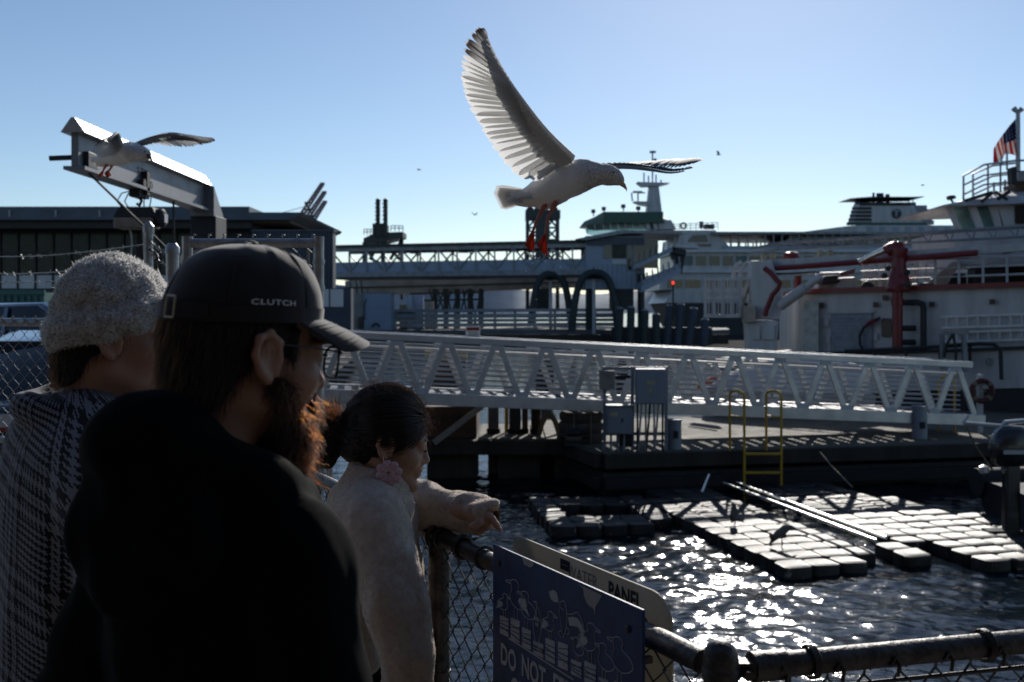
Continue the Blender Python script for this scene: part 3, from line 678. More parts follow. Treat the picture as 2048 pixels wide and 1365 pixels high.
    for k in range(13): MB().b2(P(1600 + 30 * k, 490, d + 1.85), P(1616 + 30 * k, 477, d + 2.02)).build('window', G_dark, t, smooth=0)
    def fr(py): return lerp(1707, 1694, (py - 410) / 41), lerp(1832, 1851, (py - 410) / 41)
    rings = []
    for py in (451, 440, 430, 420, 410, 406):
        l, r = fr(py); 
        if py == 406: l += 8; r -= 8
        rings.append([P(l, py, d + 4), P(l + 12, py, d + 2.5), P(r - 12, py, d + 2.5), P(r, py, d + 4), P(r, py, d + 9), P(l, py, d + 9)])
    fu = MB().loft(rings).build('funnel', M_ship, t, smooth=0)
    MB().loft([[P(l + o, py, dd) for l, dd in ((1709, d + 3.9), (1720, d + 2.4), (1820, d + 2.4), (1832, d + 3.9), (1832, d + 9.1), (1709, d + 9.1))] for py, o in ((411.5, 0), (405, 0))]).build('funnel_top', M_soot, fu, smooth=0)
    for k in range(5):
        py = 417 + 7.5 * k; l, r = fr(py); MB().loft([[P(l - 1, y_, d + 3.9), P(l + 11, y_, d + 2.35), P(1743, y_, d + 2.35), P(1743, y_, d + 4), P(l, y_, d + 5)] for y_ in (py + 2.4, py - 2.4)]).build('louvre', M_soot, fu, smooth=0)
        MB().b2(P(r - 3, py + 2.2, d + 3.6), P(r + 4, py - 2.2, d + 6)).build('louvre', M_grey, fu, smooth=0)
    MB().b2(P(1694, 451, d + 2.3), P(1852, 446, d + 2.6)).build('stripe', M_green, fu, smooth=0)
    q = P(1793, 428, d + 2.42); MB().lathe([(0.62, 0), (0.62, 0.1)], q, 24, (0, -1, 0)).build('emblem', M_dgreen, fu)
    MB().prism([P(1788, 421, d + 2.25), P(1798, 421, d + 2.25), P(1798, 423.5, d + 2.25), P(1794.5, 424, d + 2.25), P(1794, 434, d + 2.25), P(1791, 434, d + 2.25), P(1791.5, 424, d + 2.25), P(1788, 423.5, d + 2.25)], (0, 0.1, 0)).build('emblem_mark', M_cab, fu, smooth=0)
    MB().prism([P(1700, 397, d + 4), P(1745, 393.5, d + 4), P(1820, 394, d + 4), P(1850, 393, d + 4), P(1846, 395, d + 4), P(1745, 397, d + 4)], (0, 5, 0)).build('top_wing', M_soot, fu, smooth=0)
    for px, r_, z0 in ((1747, 0.16, 386), (1757, 0.3, 387), (1763, 0.3, 387), (1775, 0.3, 389)): MB().tube([P(px, 407, d + 6), P(px, z0, d + 6)], r_, 8).build('exhaust_pipe', M_soot, fu)
    for px in (1716, 1817, 1826, 1722): MB().tube([P(px, 406, d + 5), P(px, 395, d + 5)], 0.06, 5).build('strut', M_soot, fu)
ferry()
# ---- leaning fender piles in front of the ferry, signal light
M_bpile = mat('blue_grey_pile', (0.05, 0.065, 0.09), 0.7)
for i, (a, b) in enumerate((((1340, 612), (1330, 700)), ((1362, 610), (1352, 700)), ((1388, 618), (1372, 700)), ((1410, 640), (1405, 700)), ((1240, 618), (1236, 690)), ((1262, 616), (1260, 690)), ((1290, 622), (1288, 690)), ((1312, 630), (1312, 690)))):
    pa, pb = P(*a, 88 - i * 0.2), P(b[0], b[1], 88 - i * 0.2); pb.z = -1.5
    t = thing('fender_pile', ['leaning blue grey fender pile left of its leaning neighbours below ferry', 'leaning blue grey fender pile second of the leaning row below ferry', 'leaning blue grey fender pile third of the leaning row below ferry', 'short blue grey fender pile nearest the white basket',
        'dark upright fender pile beside the larger hoop frame', 'dark upright fender pile second from the hoop frame', 'dark upright fender pile third from the hoop frame', 'dark short fender pile fourth from the hoop frame'][i], 'pile', (pb.x, pb.y, 0), 'fender piles below the ferry')
    MB().tube([pb, pa], 0.36, 10).build('shaft', M_bpile if i < 4 else M_dgreen, t); MB().tube([pa, pa + (pa - pb).normalized() * 0.15], [0.38, 0.2], 10).build('cap', M_grey, t)
t = thing('signal_light', 'small lit red signal light on a thin dark post before the ferry', 'light', P(1346, 630, 87))
MB().tube([P(1346, 640, 87), P(1346, 570, 87)], 0.07, 6).build('post', M_black, t)
MB().lathe([(0.02, -0.13), (0.09, -0.08), (0.09, 0.08), (0.02, 0.13)], P(1346, 566, 87), 10).build('lens', mat('red_lamp', (0.8, 0.02, 0.02), 0.3, var=0, emit=((1, 0.03, 0.02), 3)), t)
MB().b2(P(1225, 690, 90) + Vector((0, 0, -0.3)), P(1420, 655, 91)).build('fender_wall', M_soot, base=P(1320, 670, 90), smooth=0, label='dark timber fender wall below the ferry bow', cat='wall')
# ------------------------------------------------------------------ middle distance: gangway, dock, floats, boats
M_alu = mat('aluminium', (0.58, 0.585, 0.59), 0.38, metal=0.55, scale=4, var=0.1)
M_alu2 = mat('aluminium_satin', (0.62, 0.62, 0.62), 0.5, metal=0.2, scale=4, var=0.1)
M_yel = mat('yellow_paint', (0.62, 0.36, 0.015), 0.45, scale=9, var=0.14)
M_dock = mat('dock_boards', (0.12, 0.105, 0.082), 0.85, scale=3, bump=0.5, bscale=30, col2=(0.08, 0.075, 0.05))
M_rub = mat('black_rubber', (0.012, 0.012, 0.013), 0.75, scale=5)
M_gbox = mat('grey_cabinet', (0.27, 0.30, 0.34), 0.42, metal=0.1, scale=3, var=0.12, streak=True)
M_rust = mat('rusty_steel', (0.13, 0.075, 0.045), 0.75, scale=4, col2=(0.05, 0.035, 0.03))
M_steel = mat('galvanised', (0.36, 0.37, 0.38), 0.42, metal=0.7, scale=14, var=0.18)
M_red = mat('fire_red', (0.17, 0.011, 0.013), 0.38, scale=2, var=0.12)
M_rope = mat('rope_tan', (0.24, 0.20, 0.13), 0.85, scale=30)

def gangway():
    A = Vector((-5.6, 15.78, 0)); p0 = Vector((-2.96, 16.2, 0)); p1 = Vector((8.40, 18.0, 0)); dr = (p1 - p0).normalized(); nr = Vector((-dr.y, dr.x, 0)); L = (p1 - p0).length
    def zb(s): return lerp(1.45, 0.85, s / L)
    H = 1.15; s0 = -0.85 * 3 - 0.12; N = 17; pl = (L - s0) / N
    t = thing('gangway', 'long white aluminium truss gangway sloping down to the floating dock', 'gangway', (p0.x, p0.y, zb(0)))
    def pt(s, off, z): q = p0 + dr * s + nr * off; return Vector((q.x, q.y, zb(s) + z))
    for off in (0.0, 1.3):
        MB().bar(pt(s0, off, H - 0.055), pt(L - 0.1, off, H - 0.055), 0.09, 0.11).build('top_chord', M_alu, t, smooth=0, bevel=0.008)
        MB().bar(pt(s0, off, 0.1), pt(L + 0.15, off, 0.1), 0.09, 0.2).build('bottom_chord', M_alu, t, smooth=0, bevel=0.008)
        for i in range(N):
            a, m, b = s0 + pl * i, s0 + pl * (i + 0.5), s0 + pl * (i + 1)
            MB().bar(pt(a + 0.05, off, 0.2), pt(m - 0.045, off, H - 0.11), 0.1, 0.05, up=nr).build('brace', M_alu, t, smooth=0, bevel=0.006)
            if i < N - 1 or True: MB().bar(pt(b - 0.05, off, 0.2), pt(m + 0.045, off, H - 0.11), 0.1, 0.05, up=nr).build('brace', M_alu, t, smooth=0, bevel=0.006)
        for i in range(N):
            for s_, z_ in ((s0 + pl * i, 0.23), (s0 + pl * (i + 0.5), H - 0.14)): MB().bar(pt(s_ - 0.1, off, z_), pt(s_ + 0.1, off, z_), 0.064, 0.09).build('gusset', M_alu2, t, smooth=0)
        o2 = off + (0.045 if off == 0 else -0.045)
        for k in range(9):
            z = 0.27 + k * 0.087; MB().tube([pt(s0, o2, z), pt(L - 0.3, o2, z)], 0.013, 6).build('infill_rail', M_alu2, t)
        MB().tube([pt(s0, o2 + (0.05 if off == 0 else -0.05), 0.92), pt(L - 0.2, o2 + (0.05 if off == 0 else -0.05), 0.92)], 0.022, 8).build('hand_rail', M_alu2, t)
    n = 60
    mb = MB()
    for k in range(n): s = s0 + (L - s0) * (k + 0.5) / n; mb.bar(pt(s, 0.06, 0.16), pt(s, 1.24, 0.16), 0.12, 0.03)
    mb.build('deck_grating', mat('grating_grey', (0.20, 0.20, 0.205), 0.55, metal=0.4), t, smooth=0)
    for i in range(N + 1): s = s0 + pl * i; MB().bar(pt(s, 0.05, 0.05), pt(s, 1.25, 0.05), 0.07, 0.07).build('cross_beam', M_alu, t, smooth=0)
    # notice plate fixed to the far rail
    c = pt(2.5, 1.36, H + 0.06)
    sg = thing('notice_board', 'small white notice with red heading above the gangway rail', 'sign', c)
    MB().box(c + Vector((0, 0, 0)), (0.26, 0.02, 0.24)).build('plate', mat('sign_white', (0.7, 0.7, 0.68), 0.5, var=0.05), sg, smooth=0); MB().box(c + Vector((0, -0.013, 0.07)), (0.23, 0.004, 0.06)).build('heading', M_red, sg, smooth=0)
    mb = MB()
    for k in range(4): mb.box(c + Vector((0.01 * (k % 2), -0.013, 0.01 - 0.032 * k)), (0.19 - 0.02 * (k % 2), 0.004, 0.01))
    mb.build('text_line', M_soot, sg, smooth=0)
gangway()

DZ = 0.65
def dock():
    poly = [(1.455, 15.9), (13, 18.2), (12.2, 23), (0.0, 20.6)]
    t = thing('floating_dock', 'low wide timber floating dock in shade under the gangway', 'dock', (6, 18, 0))
    MB().prism([(x, y, -0.25) for x, y in poly], (0, 0, DZ - 0.25 + 0.18)).build('pontoon', M_soot, t, smooth=0)
    # deck boards
    a, b, c, d_ = [Vector(p) for p in poly]; n = 34
    for k in range(n):
        p = a.lerp(d_, k / n); q = b.lerp(c, k / n); p2 = a.lerp(d_, (k + 0.93) / n); q2 = b.lerp(c, (k + 0.93) / n); z = DZ - 0.045 + 0.004 * math.sin(k * 12.9)
        MB().prism([(p.x, p.y, z), (q.x, q.y, z), (q2.x, q2.y, z), (p2.x, p2.y, z)], (0, 0, 0.045)).build('plank', M_dock, t, smooth=0)
    for i in range(4):
        p = Vector(poly[i]); q = Vector(poly[(i + 1) % 4]); e = (q - p).normalized(); o = Vector((e.y, -e.x)) * 0.07
        MB().bar((p.x + o.x, p.y + o.y, DZ - 0.12), (q.x + o.x, q.y + o.y, DZ - 0.12), 0.13, 0.24).build('edge_beam', M_tim, t, smooth=0, bevel=0.015)
        MB().bar((p.x + o.x, p.y + o.y, 0.16), (q.x + o.x, q.y + o.y, 0.16), 0.12, 0.2).build('rub_rail', M_rub, t, smooth=0, bevel=0.02)
    # steel work float left of the dock that carries the gangway foot of the pier
    t2 = thing('timber_landing', 'dark timber landing on broad legs beside the floating dock', 'landing', (0, 17.4, 0))
    d = 17.2; X = lambda px: (px - CX) / F * d; Z = lambda py: CZ - (py - HY) / F * d
    MB().b2((X(836), d, Z(911)), (X(1200), d + 2.4, Z(882))).build('beam', M_tim, t2, smooth=0, bevel=0.02)
    for px0, px1 in ((852, 953), (995, 1080), (1110, 1195)): MB().b2((X(px0), d + 0.2, -0.5), (X(px1), d + 1.2, Z(910.7))).build('leg', M_tim, t2, smooth=0)
    MB().b2((X(845), d + 0.3, Z(881.8)), (X(952), d + 1.9, Z(818))).build('crib', M_rust, t2, smooth=0, bevel=0.02)
    MB().bar(P(868, 886, d - 0.05), P(965, 812, d - 0.05), 0.06, 0.1).build('strut', M_steel, t2, smooth=0)
    n = 9
    for k in range(n): x0 = lerp(X(955), X(1200), k / n); MB().b2((x0 + 0.012, d + 0.02, Z(881.8)), (lerp(X(955), X(1200), (k + 1) / n) - 0.012, d + 2.3, Z(878))).build('plank', M_dock, t2, smooth=0)
    # piles behind
    for px0, px1, py0, m, lab in ((1018, 1042, 812, M_soot, 'thick black mooring pile under the gangway'), (976, 998, 815, M_deck, 'pale square mooring pile under the gangway'), (1044, 1056, 812, M_rust, 'slim rusty mooring pile behind the thick black pile'), (1062, 1082, 812, M_tim, 'brown timber mooring pile beside the round fender')):
        dd = 18.0; a = P(px0, py0, dd); b = P(px1, py0, dd); tp = thing('mooring_pile', lab, 'pile', ((a.x + b.x) / 2, dd, 0), 'mooring piles under the gangway'); r = (b.x - a.x) / 2
        MB().lathe([(r, -1.5), (r, a.z - 0.02), (r * 0.9, a.z)], ((a.x + b.x) / 2, dd, 0), 14).build('shaft', m, tp)
        MB().lathe([(r * 1.25, 0), (r * 1.25, 0.08)], ((a.x + b.x) / 2, dd, 0.72), 14).build('collar', M_rub, tp)
    q = P(1013, 815, 18.1); MB().tube([(q.x, q.y, 0.7), q], 0.035, 8).build('pole', M_yel, base=(q.x, q.y, 0.7), label='thin yellow pole beside the thick black pile', cat='pole')
    # round tyre fender
    c = P(1160, 880, 17.3); c.z = DZ
    tf = thing('tyre_stack', 'fat round stack of weathered tyres bound with rope on the dock', 'fender', c)
    for k in range(3):
        r = 0.40 - 0.012 * k; MB().lathe([(r * 0.55, 0), (r * 0.93, 0.0), (r, 0.04), (r * 1.01, 0.09), (r, 0.14), (r * 0.93, 0.175), (r * 0.55, 0.175)], c + Vector((0.01 * k, 0, 0.178 * k)), 26).build('tyre', mat('weathered_tyre', (0.10, 0.085, 0.07), 0.9, scale=9, bump=0.6, bscale=40), tf)
    for a in (1.9, 4.4, 5.1): MB().tube([c + Vector((0.42 * math.cos(a), 0.42 * math.sin(a), z)) for z in (0.02, 0.2, 0.4, 0.53)] + [c + Vector((0.2 * math.cos(a), 0.2 * math.sin(a), 0.55))], 0.014, 6).build('lashing', M_rope, tf)
    pts = [P(1078 + 40 * s, 868 - 38 * math.sin(math.pi * s) ** 0.8, 17.9) for s in np.linspace(0, 1, 12)]
    MB().tube(pts, 0.05, 8).build('mooring_rope', M_rope, base=pts[0], label='thick tan mooring rope looping beside the tyre stack', cat='rope')
    c = P(1147, 890, 16.9); tb = thing('mooring_bollard', 'squat dark double horned bollard before the tyre stack', 'bollard', (c.x, c.y, DZ))
    MB().lathe([(0.16, 0), (0.14, 0.04), (0.09, 0.07), (0.09, 0.17), (0.14, 0.2), (0.13, 0.25), (0.04, 0.27)], (c.x, c.y, DZ), 16).build('post', M_black, tb); MB().tube([(c.x - 0.24, c.y, DZ + 0.14), (c.x + 0.24, c.y, DZ + 0.14)], 0.04, 10).build('horn', M_black, tb)
    for k in range(3): MB().tube([(c.x + (0.12 + 0.012 * k) * math.cos(a), c.y + (0.12 + 0.01 * k) * math.sin(a), DZ + 0.09 + 0.022 * k) for a in np.linspace(0, 6.283, 15)[:-1]], 0.013, 6, closed=True).build('rope_turn', M_rope, tb)
dock()

def cabinet_rack():
    d = 16.25; t = thing('electrical_cabinet_rack', 'grey electrical cabinets with conduits on steel posts at dock corner', 'cabinet rack', (P(1268, 0, d).x, d, DZ))
    def bx(nm, px0, px1, py0, py1, o0, o1, m, par=t, bev=0.008): return MB().b2(P(px0, py1, d) + Vector((0, o0, 0)), P(px1, py0, d) + Vector((0, o1, 0))).build(nm, m, par, smooth=0, bevel=bev)
    for px in (1209, 1265, 1332): q = P(px, 733, d); MB().bar((q.x, d, DZ), (q.x, d, q.z), 0.05).build('post', M_gbox, t, smooth=0)
    for py in (737, 868): MB().bar(P(1205, py, d + 0.05), P(1335, py, d + 0.05), 0.04, 0.05).build('cross_rail', M_steel, t, smooth=0)
    b = bx('cabinet', 1269, 1329, 737, 807, -0.2, -0.03, M_gbox); bx('cabinet_door', 1271, 1327, 739, 805, -0.215, -0.201, M_gbox, b, 0.004); bx('hinge', 1326.6, 1329, 745, 752, -0.222, -0.2, M_steel, b); bx('hinge', 1326.6, 1329, 790, 797, -0.222, -0.2, M_steel, b)
    b = bx('cabinet', 1211, 1262, 811, 866, -0.22, -0.03, M_gbox); bx('cabinet_door', 1213, 1254, 813, 864, -0.235, -0.221, M_gbox, b, 0.004); bx('latch', 1240, 1243, 834, 842, -0.25, -0.235, M_black, b); bx('drip_hood', 1209, 1264, 808, 811, -0.26, -0.02, M_steel, b)
    b = bx('meter_box', 1199, 1228, 741, 779, -0.12, 0.12, mat('tan_box', (0.30, 0.27, 0.22), 0.5), t)
    bx('vent_slot', 1231, 1262, 752, 758, 0.06, 0.09, M_black, t)
    for k in range(7):
        px = 1275 + 8.4 * k; q = P(px, 808, d - 0.1); e = -0.06 if k % 2 else 0.0
        MB().tube([(q.x, d - 0.1, q.z), (q.x + e * 0.3, d - 0.1, q.z - 0.25), (q.x + e, d - 0.08, DZ)], 0.018, 7).build('conduit', M_steel if k % 3 else M_black, t)
    for k in range(3): px = 1222 + 13 * k; q = P(px, 866, d - 0.1); MB().tube([(q.x, d - 0.1, q.z), (q.x, d - 0.1, DZ)], 0.02, 7).build('conduit', M_gbox, t)
    for a_, b_, c_, e_, o_ in ((1290, 1306, 760, 768, -0.219), (1218, 1232, 822, 830, -0.239), (1292, 1300, 775, 783, -0.219)): bx('label_plate', a_, b_, c_, e_, o_, o_ + 0.003, mat('yellowed_label', (0.5, 0.45, 0.25), 0.6), t, 0)
    bx('base_box', 1240, 1264, 862, 893, -0.05, 0.3, M_black, t)
cabinet_rack()
def pedestal(px, py0, py1, d, r, lab):
    q = P(px, py0, d); t = thing('shore_power_pedestal', lab, 'pedestal', (q.x, d, DZ), 'power pedestals on the dock')
    MB().lathe([(r, 0), (r, q.z - DZ - 0.04), (r * 1.06, q.z - DZ - 0.04), (r * 1.06, q.z - DZ)], (q.x, d, DZ), 18).build('column', M_gbox, t); MB().box((q.x, d - r, DZ + 0.25), (r * 0.7, 0.03, 0.12)).build('socket', M_black, t, smooth=0)
pedestal(1349, 838, 888, 16.4, 0.115, 'round grey power pedestal beside the electrical cabinets'); pedestal(1839, 812, 868, 17.75, 0.13, 'round grey power pedestal near the gangway foot')

def ladder(pxl, pxr, ptop, d, zlow, lab, rungs=True):
    a = P(pxl, ptop, d); b = P(pxr, ptop, d); t = thing('dock_ladder', lab, 'ladder', ((a.x + b.x) / 2, d, zlow), 'yellow dock ladders')
    for q in ((a, b) if rungs else (a,)):
        w_ = 0.085; pts = [(q.x - w_, d + 0.28, DZ)] + [(q.x - w_ * math.cos(s), d + 0.14 + 0.14 * math.cos(s), q.z - w_ + w_ * math.sin(s)) for s in np.linspace(0, math.pi, 9)] + [(q.x + w_, d, zlow)]
        MB().tube(pts, 0.021, 8).build('hand_hoop', M_yel, t)
        MB().tube([(q.x - w_, d + 0.28, a.z - 0.42), (q.x + w_, d, a.z - 0.42)], 0.016, 8).build('tie_bar', M_yel, t)
    if rungs:
        for k in range(3): z = DZ - 0.02 - 0.30 * k; MB().box(((a.x + b.x) / 2 + 0.085, d, z), (b.x - a.x, 0.07, 0.035)).build('rung', M_yel, t, smooth=0, bevel=0.006)
ladder(1478, 1552, 783, 15.95, -0.15, 'yellow tubular ladder over the near edge of the floating dock'); ladder(1900, 1920, 756, 18.6, 0.3, 'yellow hoop of the ladder beyond the gangway foot', False)

# life ring on a stand
c = P(1964, 782, 18.5); t = thing('life_ring', 'red life ring hanging on a stand at the gangway foot', 'life ring', (c.x, c.y, DZ))
MB().tube([c + Vector((0.19 * math.cos(a), 0, 0.19 * math.sin(a))) for a in np.linspace(0, 6.283, 25)[:-1]], 0.05, 10, closed=True).build('ring', mat('life_ring_red', (0.07, 0.010, 0.010), 0.6), t)
for a in (0.8, 2.4, 3.9, 5.5): MB().tube([c + Vector((0.19 * math.cos(a + s), 0, 0.19 * math.sin(a + s))) for s in (-0.16, 0, 0.16)], 0.058, 10).build('reflective_band', M_rope, t)
MB().bar((c.x, c.y + 0.09, DZ), (c.x, c.y + 0.09, c.z + 0.3), 0.09).build('stand', M_white, t, smooth=0)
MB().tube([c + Vector((0.05 * math.cos(a * 2), -0.03, -0.12 + 0.04 * a)) for a in np.linspace(0, 6, 22)], 0.012, 6).build('rope', M_rope, t)

# ---- modular cube floats
def make_float_mat():
    m = bpy.data.materials.new('float_plastic'); m.use_nodes = True; n = m.node_tree; b = n.nodes['Principled BSDF']; L = n.links.new
    b.inputs['Roughness'].default_value = 0.42; b.inputs['Specular IOR Level'].default_value = 0.2
    tc = n.nodes.new('ShaderNodeTexCoord'); g = n.nodes.new('ShaderNodeNewGeometry'); nz = n.nodes.new('ShaderNodeTexNoise'); nz.inputs['Scale'].default_value = 1.7; nz.inputs['Detail'].default_value = 7; L(g.outputs['Position'], nz.inputs[0])
    r = n.nodes.new('ShaderNodeValToRGB'); r.color_ramp.elements[0].color = (0.008, 0.008, 0.009, 1); r.color_ramp.elements[1].color = (0.034, 0.034, 0.033, 1); r.color_ramp.elements[0].position = 0.35; r.color_ramp.elements[1].position = 0.65
    L(nz.outputs[0], r.inputs[0])
    n3 = n.nodes.new('ShaderNodeTexNoise'); n3.inputs['Scale'].default_value = 9; n3.inputs['Detail'].default_value = 4; L(g.outputs['Position'], n3.inputs[0]); mr = n.nodes.new('ShaderNodeMapRange'); mr.inputs['From Min'].default_value = 0.64; mr.inputs['From Max'].default_value = 0.72; L(n3.outputs[0], mr.inputs[0])
    mxx = n.nodes.new('ShaderNodeMix'); mxx.data_type = 'RGBA'; L(mr.outputs[0], mxx.inputs[0]); L(r.outputs[0], mxx.inputs[6]); mxx.inputs[7].default_value = (0.24, 0.23, 0.2, 1); L(mxx.outputs[2], b.inputs['Base Color'])
    wv = n.nodes.new('ShaderNodeTexWave'); wv.inputs['Scale'].default_value = 22; wv.bands_direction = 'X'; L(tc.outputs['Object'], wv.inputs[0])
    bp = n.nodes.new('ShaderNodeBump'); bp.inputs['Strength'].default_value = 0.5; bp.inputs['Distance'].default_value = 0.004; L(wv.outputs[0], bp.inputs['Height'])
    b2 = n.nodes.new('ShaderNodeBump'); b2.inputs['Strength'].default_value = 0.6; b2.inputs['Distance'].default_value = 0.01; L(nz.outputs[0], b2.inputs['Height']); L(bp.outputs[0], b2.inputs['Normal']); L(b2.outputs[0], b.inputs['Normal'])
    return m
M_float = make_float_mat()
TS = 0.345
def float_mesh():
    mb = MB(); a = 0.2485; c = 0.075
    def octo(s, z, cc): q = a * s; k = cc; return [(q - k, -q, z), (q, -q + k, z), (q, q - k, z), (q - k, q, z), (-q + k, q, z), (-q, q - k, z), (-q, -q + k, z), (-q + k, -q, z)]
    mb.loft([octo(1, -0.1, c), octo(1, 0.25, c), octo(0.95, 0.285, c * 0.95), octo(0.82, 0.298, c * 0.85), octo(0.4, 0.303, c * 0.4)])
    for sx, sy in ((1, 1),): mb.lathe([(0.06, 0.16), (0.062, 0.262), (0.035, 0.27)], (0.25, 0.25, 0), 8)
    return mb
FM = np_mesh('float_cube', [(x * TS / 0.5, y * TS / 0.5, z * TS / 0.5) for x, y, z in float_mesh().v], float_mesh().f, angle=45); FM.materials.append(M_float)
def float_platform(label, o, ang, cells, group='modular cube float platforms'):
    t = thing('float_platform', label, 'float platform', (o[0], o[1], 0), group); t.rotation_euler.z = ang
    rr = random.Random(len(cells))
    for (i, j) in cells:
        q = bpy.data.objects.new('float_cube', FM); COL.objects.link(q); q.parent = t; q.location = (i * TS, j * TS, -0.08 + rr.uniform(-0.008, 0.008)); q.rotation_euler = (rr.uniform(-.04, .04), rr.uniform(-.04, .04), rr.uniform(-.03, .03))
    return t
float_platform('long middle strip of grey cube floats with two birds on it', (1.95, 15.35), math.radians(15), [(i, j) for j in range(0, -14, -1) for i in range(0, 4) if not (j == -13 and i == 3) and not (j > -2 and i == 0)])
float_platform('outer strip of grey cube floats reaching past the right picture edge', (4.0, 15.9), math.radians(13), [(i, j) for j in range(0, -15, -1) for i in range(0, 4 if j > -4 else (5 if j > -8 else 7)) if not (j <= -12 and i < 1) and not (j == -14 and i > 3)])
float_platform('detached square of cube floats with an open middle near the dark landing', (0.42, 14.75), math.radians(8), [(i, j) for j in range(0, -6, -1) for i in range(0, 5) if not (j in (-2, -3) and i in (1, 2, 3)) and not (j < -4 and i > 3)])
float_platform('pair of grey cube floats filling the gap at the strips end', (4.62, 11.5), math.radians(14), [(0, 0), (0.0, 1)])
M_pipe = mat('bright_pipe', (0.75, 0.75, 0.73), 0.22, metal=0.9, var=0.08)
for i, (a, b, lab) in enumerate((((1448, 967), (1752, 1082), 'long shiny steel pipe lying nearer the middle float strip'), ((1474, 966), (1772, 1076), 'long shiny steel pipe lying nearer the outer float strip'))):
    da = 2.60 * F / (a[1] - HY); db = 2.60 * F / (b[1] - HY); pa, pb = P(*a, da), P(*b, db)
    MB().tube([pa, pb], 0.022, 10).build('steel_pipe', M_pipe, base=pa, label=lab, cat='pipe', group='pipes lying on the floats')
MB().tube([P(1418, 950, 14.6), P(1404, 985, 14.2)], 0.018, 6).build('mooring_stake', M_pipe, base=P(1404, 985, 14.2), label='thin leaning pale stake at the float edge', cat='stake')
MB().tube([P(1640, 905, 16.0), P(1665, 935, 15.6), P(1705, 975, 15.0)], 0.012, 6).build('mooring_line', M_rope, base=P(1705, 975, 15), label='slack thin line from dock down to the outer float strip', cat='rope')

# ---- yellow topped pile beyond the gangway
c = P(892, 700, 30); t = thing('mooring_dolphin', 'fat rusty steel pile with yellow top beyond the gangway', 'pile', (c.x, c.y, 0))
MB().lathe([(0.62, -1.5), (0.62, c.z - 0.25)], (c.x, c.y, 0), 24).build('shaft', M_rust, t); MB().lathe([(0.64, 0), (0.64, 0.22), (0.5, 0.28)], (c.x, c.y, c.z - 0.25), 24).build('yellow_band', M_yel, t)
for px, r, lab in ((1085, 0.22, 'slim dark pile in the glitter beyond the gangway, left one'), (1098, 0.16, 'slim dark pile in the glitter beyond the gangway, thinner one'), (1245, 0.2, 'slim dark pile behind the electrical cabinets')):
    q = P(px, 722, 32); MB().lathe([(r, -1), (r, q.z), (r * 0.7, q.z + 0.06)], (q.x, 32, 0), 12).build('slim_pile', M_tim, base=(q.x, 32, 0), label=lab, cat='pile', group='slim piles beyond the gangway')

# ---- white launch moored behind the gangway
def hull_loft(mb, x0, x1, yc, zs, beam, n=12, bow=True):
    rings = []
    for i in range(n + 1):
        s = i / n; x = lerp(x0, x1, s); bw = beam * (1 - (max(0, s - 0.45) / 0.55) ** 2.2 * 0.97) if bow else beam; sh = 0.18 * max(0, s - 0.4) ** 1.6
        rings.append([(x, yc - bw, zs[1] + sh), (x, yc - bw * 0.92, lerp(zs[0], zs[1], 0.45)), (x, yc - bw * 0.55, zs[0] + 0.1 * s), (x, yc + bw * 0.55, zs[0] + 0.1 * s), (x, yc + bw * 0.92, lerp(zs[0], zs[1], 0.45)), (x, yc + bw, zs[1] + sh)])
    return mb.loft(rings)
def launch():
    t = thing('covered_launch', 'small white launch under a pale cover moored behind the gangway', 'boat', (6.2, 21.6, 0.3))
    hull_loft(MB(), 7.7, 4.2, 21.8, (0.66, 1.15), 0.75).build('hull', M_ship, t)
    rings = []
    for i in range(13):
        s = i / 12; x = lerp(7.6, 4.25, s); b = 0.78 * (1 - max(0, s - 0.45) ** 2.2 * 2.6); h = 0.62 * math.sin(math.pi * min(1, 0.25 + 0.75 * s)) ** 0.7 + 0.05
        rings.append([(x, 21.8 - b, 1.16 + 0.1 * s), (x, 21.8 - b * 0.8, 1.2 + h * 0.55), (x, 21.8 - b * 0.3, 1.22 + h), (x, 21.8 + b * 0.3, 1.22 + h), (x, 21.8 + b * 0.8, 1.2 + h * 0.55), (x, 21.8 + b, 1.16)])
    MB().loft(rings).build('boat_cover', M_cab if False else mat('canvas_pale', (0.55, 0.57, 0.58), 0.8, bump=0.4, bscale=6), t)
    MB().prism([P(1392, 770, 21), P(1445, 742, 21), P(1450, 752, 21), P(1400, 782, 21)], (0, 0.4, 0)).build('fender_board', mat('orange_board', (0.45, 0.09, 0.03), 0.6), t, smooth=0)
    MB().tube([P(1385, 772, 20.9), P(1440, 738, 20.9)], 0.04, 6).build('boat_hook', M_alu2, t)
launch()
